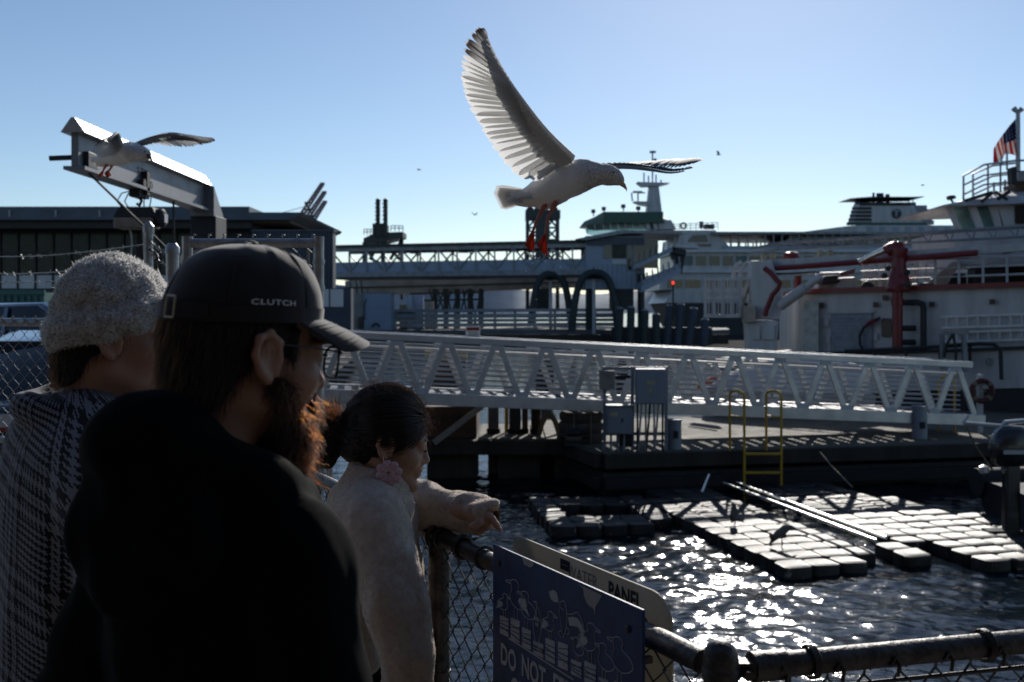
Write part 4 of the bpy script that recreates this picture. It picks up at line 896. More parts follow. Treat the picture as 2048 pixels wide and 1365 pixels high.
def outboard_boat():
    d = 12.6; t = thing('workboat', 'dark workboat with big outboard motor and steel rail at picture edge', 'boat', P(2040, 960, d))
    hull_loft(MB(), 6.6, 9.5, d + 0.6, (-0.1, 0.55), 0.85).build('hull', mat('dark_hull', (0.02, 0.022, 0.027), 0.35), t)
    for s in (-1, 1): MB().tube([(6.55, d + 0.6 + s * 0.85, 0.5), (7.4, d + 0.6 + s * 0.9, 0.52), (8.6, d + 0.6 + s * 0.6, 0.62), (9.5, d + 0.6, 0.75)], 0.2, 14).build('tube_collar', M_rub, t)
    c = P(2018, 905, d); M_ob = mat('outboard_grey', (0.018, 0.02, 0.025), 0.3, coat=0.3)
    rings = []
    for z, rx, ry, ox in ((-0.16, 0.17, 0.13, 0), (-0.1, 0.22, 0.16, 0), (0.06, 0.25, 0.17, 0.01), (0.2, 0.24, 0.165, 0.03), (0.29, 0.19, 0.13, 0.05), (0.33, 0.1, 0.07, 0.06)): rings.append([(c.x + ox + rx * math.copysign(abs(math.cos(a)) ** 0.7, math.cos(a)), c.y + ry * math.copysign(abs(math.sin(a)) ** 0.7, math.sin(a)), c.z + z) for a in np.linspace(0, 2 * math.pi, 21)[:-1]])
    co = MB().loft(rings).build('engine_cowl', M_ob, t); MB().b2((c.x - 0.15, c.y - 0.19, c.z + 0.0), (c.x + 0.12, c.y - 0.16, c.z + 0.05)).build('cowl_stripe', M_alu2, co, smooth=0)
    MB().b2((c.x - 0.07, c.y - 0.07, -0.45), (c.x + 0.12, c.y + 0.07, c.z - 0.1)).build('engine_leg', M_ob, t, smooth=0, bevel=0.03); MB().b2((c.x - 0.3, c.y - 0.1, 0.12), (c.x + 0.2, c.y + 0.1, 0.15)).build('cavitation_plate', M_ob, t, smooth=0)
    MB().tube([P(1926, 846, d), P(2000, 852, d), P(2120, 862, d)], 0.024, 8).build('rail', M_alu2, t); MB().tube([P(1926, 846, d), P(1937, 832, d)], 0.018, 6).build('rail_tip', M_alu2, t)
    MB().tube([P(1930, 850, d), P(1950, 890, d), P(1985, 940, d)], 0.012, 6).build('mooring_line', M_rope, t); MB().tube([P(1990, 868, d), P(2010, 845, d), P(2048, 842, d), P(2090, 850, d)], 0.03, 8).build('arch', M_alu, t)
    MB().lathe([(0.03, -0.05), (0.06, -0.03), (0.06, 0.04), (0.02, 0.06)], P(1968, 940, d), 10).build('tow_eye', M_alu, t); MB().lathe([(0.04, -0.06), (0.07, 0), (0.03, 0.06)], P(2012, 938, d), 10).build('pump_cap', M_alu, t)
outboard_boat()
# ------------------------------------------------------------------ fireboat
M_fw = mat('fireboat_white', (0.50, 0.495, 0.49), 0.42, scale=3.5, var=0.14, streak=True)
G_teal = glass('wheelhouse_glass', (0.68, 0.88, 0.9), 0.15)
M_chrome = mat('chrome', (0.8, 0.76, 0.65), 0.18, metal=1.0, var=0.05)
def fireboat():
    t = thing('fireboat', 'white and red fireboat with water cannons and folded crane boom', 'boat', (11, 26, 0))
    W0, W1 = 26.0, 22.6                                      # wall depth at px 1610 and px 2048 (boat lies at an angle)
    def D(px): return 1.0 / lerp(1 / W0, 1 / W1, (px - 1610) / 438.0)
    def Q(px, py, o=0.0): return P(px, py, D(px) + o)
    def zc(py, px): return P(px, py, D(px)).z
    def quad(nm, pts, dep, m, par=t, o=0.0, bev=0): return MB().prism([Q(a, b, o) for a, b in pts], (0.12 * dep, dep, 0)).build(nm, m, par, smooth=0, bevel=bev)
    # hull and deckhouse
    quad('hull', [(1440, 742), (1700, 712), (2300, 690), (2300, 770), (1480, 790)], 5.0, M_fw, o=-0.5)
    quad('lower_hull', [(1460, 791), (2300, 771), (2300, 940), (1540, 940)], 5.0, M_black, o=-0.45)
    quad('deck', [(1430, 738), (1700, 708.5), (2300, 686.5), (2300, 689.5), (1700, 711.5), (1430, 741)], 5.2, M_soot, o=-0.6)
    wl = quad('deckhouse', [(1604, 589), (2300, 566), (2300, 688), (1604, 706)], 4.0, M_fw, o=0.0)
    quad('roof_edge', [(1600, 579), (2300, 555), (2300, 565.6), (1600, 588.6)], 4.3, M_red, o=-0.15)
    d_ = quad('roll_door', [(1663, 627), (1744, 626), (1744, 703), (1663, 704)], 0.08, mat('shutter_grey', (0.26, 0.29, 0.35), 0.5), wl, o=-0.06)
    for k in range(11): quad('slat', [(1664, 630 + 7 * k), (1743, 629 + 7 * k), (1743, 630.2 + 7 * k), (1664, 631.2 + 7 * k)], 0.02, M_grey, wl, o=-0.085)
    quad('door_frame', [(1660, 624), (1747, 623), (1747, 626), (1660, 627)], 0.1, M_fw, wl, o=-0.1)
    quad('corner_locker', [(1607, 603), (1637, 602), (1637, 704), (1607, 705)], 0.25, mat('locker_pale', (0.46, 0.46, 0.42), 0.5), wl, o=-0.26)
    mb = MB(); n = 20; c0, c1, r0, r1 = 1773, 656, 10, 19
    q = [(c0 + r0 * math.copysign(abs(math.cos(a)) ** 0.4, math.cos(a)), c1 + r1 * math.copysign(abs(math.sin(a)) ** 0.4, math.sin(a))) for a in np.linspace(0, 2 * math.pi, n + 1)[:-1]]
    quad('window', q, 0.05, G_dark, wl, o=-0.05)
    for px, py in ((1645, 611), (1752, 610), (1865, 609), (1986, 604), (1771, 596)): quad('vent', [(px - 4, py - 5), (px + 4, py - 5), (px + 4, py + 5), (px - 4, py + 5)], 0.1, M_rust, wl, o=-0.1)
    for px, py, s in ((1652, 645, 5), (1656, 680, 4), (1750, 642, 4), (1751, 674, 4)): quad('switch_box', [(px - s, py - s * 1.6), (px + s, py - s * 1.6), (px + s, py + s * 1.6), (px - s, py + s * 1.6)], 0.06, M_fw, wl, o=-0.07)
    # hoses and pipes on the wall
    MB().tube([Q(*p, -0.2) for p in ((1760, 636), (1742, 645), (1728, 655), (1719, 672), (1720, 690), (1728, 704))], 0.035, 8).build('fuel_hose', M_black, t)
    MB().tube([Q(*p, -0.2) for p in ((1752, 640), (1740, 645), (1732, 652))], 0.05, 8).build('hose_nozzle', M_red, t)
    MB().tube([Q(*p, -0.25) for p in ((1805, 606), (1835, 605), (1845, 609), (1847, 618), (1847, 708))], 0.075, 10).build('vent_pipe', M_black, t)
    for py in (606, 657, 685): 
        q = Q(1812, py, -0.3); MB().tube([q + Vector((-0.1, 0, 0)), q + Vector((0.22, 0, 0))], 0.07, 10).build('valve', M_black, t)
    # ladders hung flat on the wall
    for py, h in ((634, 22), (666, 18)):
        a0, b0 = Q(1882, py, -0.12), Q(2300, py - 14, -0.12); a1, b1 = Q(1882, py + h, -0.12), Q(2300, py + h - 12, -0.12)
        l = MB(); l.bar(a0, b0, 0.03, 0.05); l.bar(a1, b1, 0.03, 0.05); lo = l.build('stowed_ladder', M_alu2, t, smooth=0)
        for k in range(18): MB().bar(a0.lerp(b0, (k + 0.5) / 18), a1.lerp(b1, (k + 0.5) / 18), 0.025).build('rung', M_alu2, lo, smooth=0)
    # bulwark rail (black) in front
    r = [(1690, 703), (1760, 700), (1880, 694), (1960, 688), (1990, 690), (2001, 700), (2003, 760)]
    MB().tube([Q(*p, -0.75) for p in r], 0.045, 8).build('bulwark_rail', M_black, t)
    for px in (1750, 1812, 1880, 1940): MB().tube([Q(px, lerp(700, 690, (px - 1750) / 190), -0.75), Q(px, 722, -0.75)], 0.035, 6).build('rail_post', M_black, t)
    for px in (1884, 1928): MB().bar(Q(px, 668, -0.9), Q(px + 2, 745, -0.9), 0.09).build('davit_post', M_grey, t, smooth=0)
    MB().bar(Q(1876, 668, -0.9), Q(1936, 664, -0.9), 0.08).build('davit_arm', M_grey, t, smooth=0)
    MB().tube([Q(*p, -0.95) for p in ((1906, 668), (1893, 690), (1888, 715))] , 0.03, 6).build('line', M_black, t); MB().tube([Q(*p, -0.95) for p in ((1906, 668), (1912, 700), (1911, 740))], 0.03, 6).build('line', M_black, t)
    q = Q(1978, 724, -0.56); MB().lathe([(0.09, 0), (0.085, 0.03)], q, 16, (0.14, -1, 0)).build('hawse_port', M_grey, t)
    # red monitor columns and cannons
    def col(nm, px, p0, p1, wpx, o): c = MB(); c.tube([Q(px, p0, o), Q(px, p1, o)], wpx / 2 / F * D(px), 14); return c.build(nm, M_red, t)
    col('monitor_column', 1795, 704, 583, 20, -0.5); col('monitor_column', 1795, 612, 598, 25, -0.5); col('monitor_column', 1596, 700, 552, 16, 1.2)
    rings = []
    for py, wpx in ((585, 22), (578, 25), (560, 20), (540, 15), (528, 14), (512, 13)):
        c = Q(1798, py, -0.4); w_ = wpx / F * D(1798); rings.append([c + Vector((w_ * math.cos(a), w_ * 0.9 * math.sin(a), 0)) for a in np.linspace(0, 2 * math.pi, 13)[:-1]])
    MB().loft(rings).build('monitor_base', M_red, t)
    MB().tube([Q(1798, 515, -0.4), Q(1800, 502, -0.4), Q(1792, 495, -0.4), Q(1775, 503, -0.4)], [0.17, 0.2, 0.17, 0.14], 12).build('monitor_elbow', M_red, t)
    ca = MB(); ca.tube([Q(1806, 488, -0.4), Q(1785, 494, -0.4), Q(1770, 500, -0.4)], [0.07, 0.12, 0.1], 12); cn = ca.build('water_cannon', M_red, t)
    MB().tube([Q(1772, 499, -0.4), Q(1738, 514, -0.4), Q(1724, 521, -0.4), Q(1720, 524, -0.4)], [0.085, 0.07, 0.065, 0.09], 12).build('cannon_barrel', M_chrome, cn)
    MB().tube([Q(1806, 484, -0.4) + Vector((0.1 * math.cos(a), 0.1 * math.sin(a), 0)) for a in np.linspace(0, 2 * math.pi, 15)[:-1]], 0.018, 6, closed=True).build('hand_wheel', M_chrome, cn)
    for px, py in ((1776, 537), (1769, 552), (1814, 545), (1815, 570)): q = Q(px, py, -0.7); MB().lathe([(0.02, -0.05), (0.07, -0.03), (0.07, 0.03), (0.02, 0.05)], q, 10, (0, -1, 0)).build('valve_wheel', M_black, t)
    # small second cannon
    c = Q(1582, 515, 0.8); MB().lathe([(0.2, -0.1), (0.24, 0.0), (0.2, 0.12), (0.05, 0.16)], c, 14).build('monitor_cap', M_red, t)
    MB().prism([Q(1685, 545, -0.2), Q(1712, 537, -0.2), Q(1708, 548, -0.2), Q(1690, 552, -0.2)], (0, 0.3, 0)).build('hose_bracket', M_red, t, smooth=0)
    # folded aerial boom: white box girder, red water pipe under it
    bm = quad('boom', [(1500, 523), (1560, 519), (2048, 486), (2300, 470), (2300, 490), (2048, 502), (1560, 540), (1500, 546)], 0.45, M_fw, o=-0.1)
    MB().tube([Q(1528, 538, -0.28), Q(1600, 534, -0.28), Q(1955, 506, -0.28)], 0.075, 10).build('water_pipe', M_red, bm)
    MB().bar(Q(1540, 550, -0.2), Q(1635, 545, -0.2), 0.25, 0.05).build('boom_shoe', M_black, bm, smooth=0)
    # ladder lattice lying on the boom
    lt = MB(); lt.tube([Q(1500, 498, 0.4), Q(1560, 486, 0.4), Q(2048, 452, 0.4), Q(2300, 436, 0.4)], 0.03, 6); lt.tube([Q(1500, 507, 0.4), Q(1560, 500, 0.4), Q(2048, 474, 0.4), Q(2300, 460, 0.4)], 0.03, 6); lt.tube([Q(1500, 498, 1.2), Q(1560, 488, 1.2), Q(2300, 440, 1.2)], 0.03, 6)
    lo = lt.build('boom_ladder', M_grey, t)
    for k in range(34):
        s = k / 34; px = 1560 + 740 * s; MB().tube([Q(px, 486 - 50 * s, 0.4), Q(px + (14 if k % 2 else -6), 500 - 40 * s, 0.4)], 0.018, 5).build('rung', M_grey, lo)
    for px in (1528, 1547, 1642, 1662): quad('boom_clamp', [(px - 4, 508 - (px - 1528) * 0.055), (px + 4, 508 - (px - 1528) * 0.055), (px + 4, 520 - (px - 1528) * 0.06), (px - 4, 520 - (px - 1528) * 0.06)], 0.3, mat('tan_clamp', (0.42, 0.34, 0.2), 0.6), t, o=-0.1)
    # crane pedestal and cylinder
    quad('pedestal', [(1501, 522), (1543, 520), (1566, 585), (1560, 640), (1503, 640)], 0.8, M_fw, o=-0.45, bev=0.03)
    quad('pedestal_base', [(1494, 641), (1558, 641), (1554, 705), (1498, 705)], 1.0, M_fw, o=-0.55, bev=0.05)
    quad('hatch', [(1506, 652), (1520, 652), (1520, 680), (1506, 680)], 0.05, M_fw, t, o=-0.6, bev=0.01); quad('hatch', [(1525, 652), (1550, 652), (1550, 680), (1525, 680)], 0.05, M_fw, t, o=-0.6, bev=0.01)
    quad('control_box', [(1487, 612), (1512, 612), (1512, 646), (1487, 646)], 0.4, mat('beige_box', (0.36, 0.31, 0.25), 0.6), t, o=-0.75, bev=0.02)
    MB().tube([Q(1560, 612, -0.5), Q(1612, 575, -0.5)], 0.14, 14).build('lift_cylinder', M_fw, t); MB().tube([Q(1610, 576, -0.5), Q(1642, 553, -0.5)], 0.09, 14).build('cylinder_rod', M_fw, t)
    MB().tube([Q(*p, -0.7) for p in ((1529, 537), (1540, 545), (1560, 568), (1556, 578), (1545, 590), (1532, 622), (1530, 633))], 0.07, 10).build('swivel_pipe', M_red, t)
    # machinery lumps on the roof deck
    for px0, px1, py0, py1, o, m in ((1640, 1700, 545, 580, 1.0, M_fw), (1675, 1712, 556, 584, 0.4, M_fw), (1840, 1872, 566, 578, 1.0, M_dgreen), (1648, 1675, 552, 568, 0.3, M_soot)):
        quad('roof_machinery', [(px0, py0), (px1, py0 - 2), (px1 + 6, py1 - 2), (px0 - 4, py1)], 0.8, m, t, o=o, bev=0.04)
    q = Q(1735, 572, 0.2); MB().lathe([(0.16, -0.1), (0.17, 0), (0.1, 0.1), (0.03, 0.13)], q, 12).build('capstan', M_dgreen, t)
    # white frames and rails on the roof
    for px0, px1, py0, py1 in ((1728, 1778, 527, 578), (1816, 1870, 525, 574)):
        f = MB()
        for k in range(4): x = lerp(px0, px1, k / 3); f.bar(Q(x, py0, 1.5), Q(x, py1, 1.5), 0.07)
        for y in (py0, (py0 + py1) / 2, py1): f.bar(Q(px0, y, 1.5), Q(px1, y, 1.5), 0.07)
        f.bar(Q(px0, py1, 1.5), Q(px0 + 18, py0, 1.5), 0.07); f.build('roof_frame', M_fw, t, smooth=0)
    for k, py in enumerate((517, 535, 553)): MB().tube([Q(1930, py, -0.1), Q(2300, py - 14, -0.1)], 0.028, 7).build('rail', M_fw, t); MB().tube([Q(1722, py + 8, 0.1), Q(1935, py, 0.0)], 0.018, 7).build('rail', M_fw, t)
    for k in range(9): px = 1870 + 48 * k; MB().tube([Q(px, 520 - k * 2, -0.1), Q(px, 577 - k * 2, -0.1)], 0.028, 7).build('rail_post', M_fw, t)
    quad('brace_plate', [(1845, 576), (1905, 524), (1925, 523), (1890, 576)], 0.2, mat('sand_plate', (0.35, 0.33, 0.30), 0.6), t, o=1.0)
    for px0, px1, py0, py1, o in ((1950, 2010, 535, 572, 1.4), (2000, 2060, 512, 570, 1.8), (1890, 1935, 548, 574, 1.6)): quad('deck_gear', [(px0, py0), (px1, py0), (px1, py1), (px0, py1)], 0.6, M_black, t, o=o, bev=0.05)
    quad('red_valve', [(2010, 492), (2030, 490), (2034, 504), (2012, 508)], 0.2, M_red, t, o=0.2)
    # cage
    cg = MB(); 
    for o in (-0.6, 0.5):
        for k in range(5): x = lerp(1411, 1480, k / 4); cg.bar(Q(x, 558, o), Q(x, 634, o), 0.075)
        for y in (559, 583, 597, 633): cg.bar(Q(1409, y, o), Q(1481, y, o), 0.075)
        for k in range(10): x = lerp(1418, 1474, k / 9); cg.bar(Q(x, 560, o), Q(x, 632, o), 0.03)
    for x in (1411, 1480):
        for y in (559, 597, 633): cg.bar(Q(x, y, -0.6), Q(x, y, 0.5), 0.07)
    cg.build('rescue_cage', M_fw, t, smooth=0)
    MB().b2(Q(1412, 633, -0.55), Q(1479, 629, 0.45)).build('cage_floor', M_fw, t, smooth=0)
    for a in (0, 14): MB().tube([Q(1466 + a, 600, 0.3), Q(1467 + a, 545, 0.3), Q(1473 + a, 530, 0.3), Q(1482 + a, 524, 0.3)], 0.05, 8).build('cage_arm', M_fw, t)
    MB().tube([Q(1468, 540, 0.3), Q(1481, 539, 0.3)], 0.03, 6).build('cage_step', M_fw, t); MB().bar(Q(1482, 610, 0), Q(1500, 560, 0), 0.12).build('cage_link', M_fw, t, smooth=0)
    # wheelhouse
    o = 1.2
    hs = quad('wheelhouse_wall', [(1903, 459), (2300, 440), (2300, 530), (1915, 530)], 3.6, M_fw, o=o)
    for x0, x1, x2, x3 in ((1902, 1912, 1924, 1917), (1946, 1960, 1970, 1956), (1988, 2003, 2005, 1994)): MB().prism([Q(x0 - 8, 412, o), Q(x1 - 8, 411, o), Q(x2, 459, o), Q(x3, 460, o)], (0.02, 0.2, 0)).build('window_post', M_fw, t, smooth=0)
    for x0, x1 in ((1904, 1940), (1952, 1983)): MB().prism([Q(x0 + 2, 413, o + 0.08), Q(x1, 411, o + 0.08), Q(x1 + 12, 458, o + 0.08), Q(x0 + 18, 459, o + 0.08)], (0.0, 0.04, 0)).build('window', G_teal, t, smooth=0)
    for x0, x1 in ((1910, 1940), (1958, 1990)): MB().prism([Q(x0, 413, o + 3.4), Q(x1, 412, o + 3.4), Q(x1 + 6, 450, o + 3.4), Q(x0 + 8, 451, o + 3.4)], (0, 0.04, 0)).build('window', G_teal, t, smooth=0)
    quad('wheelhouse_side', [(1995, 410), (2300, 397), (2300, 440.5), (2010, 458)], 3.5, M_fw, o=o)
    quad('side_window', [(2030, 412), (2055, 411), (2053, 447), (2031, 448)], 0.06, G_dark, t, o=o - 0.06)
    rfm = MB(); rfm.prism([Q(1888, 410, o - 0.3), Q(1930, 401, o - 0.2), Q(1985, 383, o + 0.6), Q(2300, 368, o + 0.6), Q(2300, 396, o - 0.3), Q(1995, 409, o - 0.3), Q(1890, 412, o - 0.3)], (0.3, 3.9, 0)); rfm.build('wheelhouse_roof', M_fw, t, smooth=0)
    for a, b in (((1930, 402), (1985, 385)), ((1962, 405), (1985, 386)), ((1990, 384), (2015, 400)), ((2020, 383), (1995, 399))): MB().bar(Q(*a, o - 0.35), Q(*b, o - 0.3), 0.07).build('roof_strut', M_black, t, smooth=0)
    rail = [(1927, 404), (1927, 352), (1968, 330), (2030, 322), (2300, 312)]
    MB().tube([Q(*p, o + 0.2) for p in rail], 0.028, 7).build('roof_rail', M_steel, t)
    MB().tube([Q(*p, o + 1.6) for p in ((1946, 404), (1946, 349), (1985, 332), (2040, 326))], 0.028, 7).build('roof_rail', M_steel, t)
    for dy in (19, 38): MB().tube([Q(1927, 352 + dy, o + 0.2), Q(1968, 332 + dy, o + 0.2), Q(2030, 325 + dy, o + 0.2), Q(2300, 315 + dy, o + 0.2)], 0.022, 6).build('roof_rail', M_steel, t)
    for dy in (19, 38): MB().tube([Q(1946, 352 + dy, o + 1.6), Q(1985, 334 + dy, o + 1.6), Q(2040, 328 + dy, o + 1.6)], 0.022, 6).build('roof_rail', M_steel, t)
    for px, y0, y1 in ((1976, 330, 390), (2001, 326, 385), (1988, 365, 388), (2010, 360, 384), (2003, 310, 330), (2014, 305, 340)): MB().tube([Q(px, y0, o + 0.3), Q(px, y1, o + 0.3)], 0.024, 6).build('rail_post', M_steel, t)
    quad('speaker_box', [(2022, 335), (2034, 332), (2036, 372), (2024, 368)], 0.3, M_black, t, o=o, bev=0.03); quad('roof_gear', [(2028, 366), (2090, 360), (2090, 388), (2036, 392)], 0.8, M_rust, t, o=o + 0.4, bev=0.04); quad('roof_gear', [(2036, 345), (2090, 340), (2090, 362), (2036, 362)], 0.5, M_fw, t, o=o + 0.4, bev=0.03)
    ms = MB().tube([Q(2036, 385, o + 0.6), Q(2036, 224, o + 0.6)], [0.06, 0.05], 10).build('mast', M_steel, t)
    for s in (-1, 1): MB().tube([Q(2036, 226, o + 0.6), Q(2036 + 9 * s, 217, o + 0.6)], [0.045, 0.07], 8).build('mast_lamp', M_steel, ms)
    MB().tube([Q(1898, 394, o), Q(1905, 404, o), Q(1908, 410, o)], 0.025, 6).build('lamp_bracket', M_black, t); quad('floodlight', [(1897, 391), (1911, 390), (1914, 397), (1900, 400)], 0.25, M_black, t, o=o - 0.1, bev=0.03)
    # flag
    fl = MB(); M_fr = mat('flag_red', (0.55, 0.04, 0.05), 0.8, var=0.1, trans=0.55); M_fwh = mat('flag_white', (0.75, 0.74, 0.72), 0.8, var=0.05, trans=0.55); M_fb = mat('flag_blue', (0.03, 0.04, 0.13), 0.8, var=0.1, trans=0.4)
    tl, tr, bl, br = (2033, 233), (2033, 316), (1984, 292), (1984, 320)
    nu, nv = 26, 24; grid_ = {}
    def flagpt(u, v):   # u along hoist side to fly, v across the stripes
        top = (2033 - 46 * u - 4 * u * (1 - u), 236 + 54 * u + 8 * u * u); bot = (2030 - 46 * u * u + 6 * math.sin(u * 9), 306 + 14 * u + 5 * math.sin(u * 7 + 1))
        x = lerp(top[0], bot[0], v); y = lerp(top[1], bot[1], v) + 5 * math.sin(v * 3.1) * (1 - u)
        return Q(x, y, o + 0.6 + 0.14 * math.sin(6.5 * u + 3 * v) + 0.06 * math.sin(13 * u))
    base_i = []
    for i in range(nu + 1):
        for j in range(nv + 1): grid_[i, j] = len(fl.v); fl.v.append(tuple(flagpt(i / nu, j / nv)))
    for i in range(nu):
        for j in range(nv):
            st = int((i + 0.5) / nu * 13); cant = j < nv * 0.42 and i < nu * 0.56
            fl.f.append([grid_[i, j], grid_[i + 1, j], grid_[i + 1, j + 1], grid_[i, j + 1]]); fl.mi.append(2 if cant else (0 if st % 2 == 0 else 1))
    fg = fl.build('flag', [M_fr, M_fwh, M_fb], base=Q(2036, 236, o + 0.6), label='striped red white and blue flag flying from the fireboat mast', cat='flag'); so_ = fg.modifiers.new('thickness', 'SOLIDIFY'); so_.thickness = 0.006
    star = MB()
    for i in range(5):
        for j in range(4):
            q = Vector(flagpt(0.06 + 0.1 * i, 0.06 + 0.095 * j)); q.y -= 0.03; star.lathe([(0.018, 0), (0.018, 0.003)], q, 5, (0, -1, 0))
    star.build('star', M_fwh, fg)
fireboat()
# ------------------------------------------------------------------ left side: jib crane, hoist, fences, cars, container
def chain_mesh(mb, a, b, z0, z1, w=0.035, r=0.0016, knuckle=0.0, n=4):
    a = Vector(a); b = Vector(b); dr = Vector((b.x - a.x, b.y - a.y, 0)); L = dr.length; dr.normalize(); nr = Vector((-dr.y, dr.x, 0)); N = int(L / w); K = int((z1 - z0) / w)
    for i in range(N):
        pts = []
        for k in range(K + 1):
            u_ = (k + i) % 2; s = (i + u_ * 1.06 - 0.03) * w; o = 0.0022 * (1 if u_ else -1); q = a + dr * s + nr * o; pts.append(Vector((q.x, q.y, z1 - k * w)))
        if knuckle:
            p = pts[0]; pts = [p + dr * w * 0.35 + Vector((0, 0, knuckle * 0.55)), p + dr * w * 0.05 + Vector((0, 0, knuckle))] + pts
        mb.tube(pts, r, n, cap=False)
    return mb
M_wire = mat('chain_wire', (0.30, 0.30, 0.30), 0.45, metal=0.75, scale=30, var=0.2)
M_oldsteel = mat('worn_galvanised', (0.085, 0.075, 0.07), 0.46, metal=0.75, scale=22, var=0.32, bump=0.45, bscale=90)

def jib_crane():
    x = -4.83; y0, y1 = 11.0, 15.55; t = thing('jib_crane', 'grey steel jib crane with long beam over the parking area', 'crane', (x, 15.9, DECK))
    bm = MB().b2((x - 0.04, y0, 4.52), (x + 0.04, y1, 4.88)).build('beam_web', M_gal, t, smooth=0)
    MB().b2((x - 0.12, y0 - 0.02, 4.475), (x + 0.12, y1, 4.515)).build('bottom_flange', M_gal, t, smooth=0)
    sec = [(-0.02, 5.045), (0.02, 5.045), (0.135, 4.88), (-0.135, 4.88)]
    MB().prism([(x + a, y0 - 0.06, z) for a, z in sec], (0, y1 - y0 + 0.1, 0)).build('beam_cap', M_cap, t, smooth=0, bevel=0.004)
    MB().loft([[(x + a, y1 + 0.04, z) for a, z in sec], [(x + a * 1.5, y1 + 0.55, z - 0.5) for a, z in sec]]).build('knee_cap', M_cap, t, smooth=0)
    MB().prism([(x - 0.19, y1 - 0.05, 4.86), (x - 0.19, y1 + 0.5, 4.4), (x - 0.19, y1 - 0.05, 4.4)], (0.38, 0, 0)).build('knee_plate', M_gal, t, smooth=0)
    MB().b2((x - 0.2, 15.55, 4.02), (x + 0.2, 16.15, 4.42)).build('column_head', M_soot, t, smooth=0, bevel=0.02)
    MB().b2((x - 0.16, 15.62, DECK), (x + 0.2, 16.12, 4.02)).build('column', M_gal, t, smooth=0, bevel=0.02)
    MB().b2((x - 0.2, 15.57, DECK), (x - 0.165, 15.8, 4.0)).build('cable_duct', mat('tan_duct', (0.33, 0.28, 0.22), 0.6), t, smooth=0)
    MB().b2((x - 0.3, 15.45, DECK), (x + 0.3, 16.25, DECK + 0.04)).build('base_plate', M_gal, t, smooth=0)
    MB().bar((x - 0.28, y0 + 0.0, 4.60), (x, y0 + 0.05, 4.62), 0.05, 0.05).build('stop_arm', M_soot, t, smooth=0)
    MB().b2((x - 0.09, y0 + 0.12, 4.52), (x + 0.1, y0 + 0.38, 4.70)).build('end_stop', M_black, t, smooth=0, bevel=0.01)
    mb = MB(); put_text(mb, '2 TON', 0.16, (x + 0.0425, 12.95, 4.70), (0, 1, 0), (0, 0, 1), 0.004); mb.build('lettering', M_soot, bm, smooth=0)
    MB().tube([(x + 0.02, y0 + 0.25, 4.5), (x + 0.45, 12.6, 3.72), (x + 0.75, 13.8, 3.0), (x + 0.9, 14.2, 1.5)], 0.014, 6).build('stay_cable', M_soot, t)
    MB().tube([(x, 14.2, 4.5), (x + 0.01, 14.2, 3.0)], 0.016, 6).build('pendant_cable', M_black, t)
    h = thing('electric_hoist', 'boxy beige electric hoist with dark top hanging from the jib beam', 'hoist', (x, 12.9, 3.8))
    MB().b2((x - 0.07, 12.72, 4.38), (x + 0.07, 13.08, 4.47)).build('trolley', M_black, h, smooth=0, bevel=0.01)
    for yy in (12.78, 13.02): MB().lathe([(0.05, -0.03), (0.055, 0), (0.05, 0.03)], (x + 0.09, yy, 4.56), 12, (1, 0, 0)).build('trolley_wheel', M_black, h)
    MB().b2((x + 0.04, 12.86, 4.42), (x + 0.12, 12.96, 4.72)).build('trolley_plate', M_black, h, smooth=0)
    MB().tube([(x, 12.9, 4.40), (x + 0.03, 12.9, 4.34), (x, 12.9, 4.28), (x - 0.03, 12.9, 4.31)], 0.02, 8).build('hook', M_black, h)
    MB().prism([(x - 0.28, 12.75, 4.12), (x - 0.2, 12.75, 4.25), (x + 0.22, 12.75, 4.25), (x + 0.28, 12.75, 4.12)], (0, 0.3, 0)).build('hoist_top', M_soot, h, smooth=0)
    MB().b2((x - 0.28, 12.74, 3.98), (x + 0.22, 13.06, 4.118)).build('hoist_body', mat('beige_metal', (0.30, 0.25, 0.20), 0.6), h, smooth=0, bevel=0.02)
    MB().lathe([(0.12, 0), (0.12, 0.1), (0.09, 0.13)], (x + 0.21, 12.9, 4.12), 18, (1, 0, 0)).build('motor_end', M_soot, h)
    MB().b2((x + 0.345, 12.84, 4.06), (x + 0.35, 12.96, 4.17)).build('rating_plate', M_white, h, smooth=0)
    for xx in (-0.2, -0.12, 0.08, 0.15): MB().tube([(x + xx, 12.85, 4.25), (x + xx * 1.25 - 0.02, 12.85, 4.33), (x + xx * 1.1, 12.88, 4.44), (x + xx * 0.6, 12.9, 4.47)], 0.008, 5).build('power_cable', M_black, h)
    MB().tube([(x - 0.12, 12.9, 3.98)] + [(x - 0.11 + 0.015 * math.sin(k), 12.9, 3.98 - 0.12 * k) for k in range(1, 11)], 0.012, 6).build('load_chain', M_steel, h)
    MB().tube([(x + 0.05, 12.9, 3.98), (x + 0.08, 12.9, 3.5), (x + 0.09, 12.92, 2.9)], 0.02, 7).build('control_cable', mat('tan_cable', (0.3, 0.25, 0.2), 0.6), h)
    MB().b2((x - 0.08, 12.95, 2.6), (x + 0.06, 13.1, 3.95)).build('chain_bag', M_black, h, smooth=0, bevel=0.03)
M_gal = mat('weathered_zinc', (0.24, 0.245, 0.26), 0.5, metal=0.5, scale=3, var=0.08)
M_cap = mat('bright_zinc', (0.42, 0.42, 0.42), 0.34, metal=0.7, scale=5, var=0.1)
jib_crane()

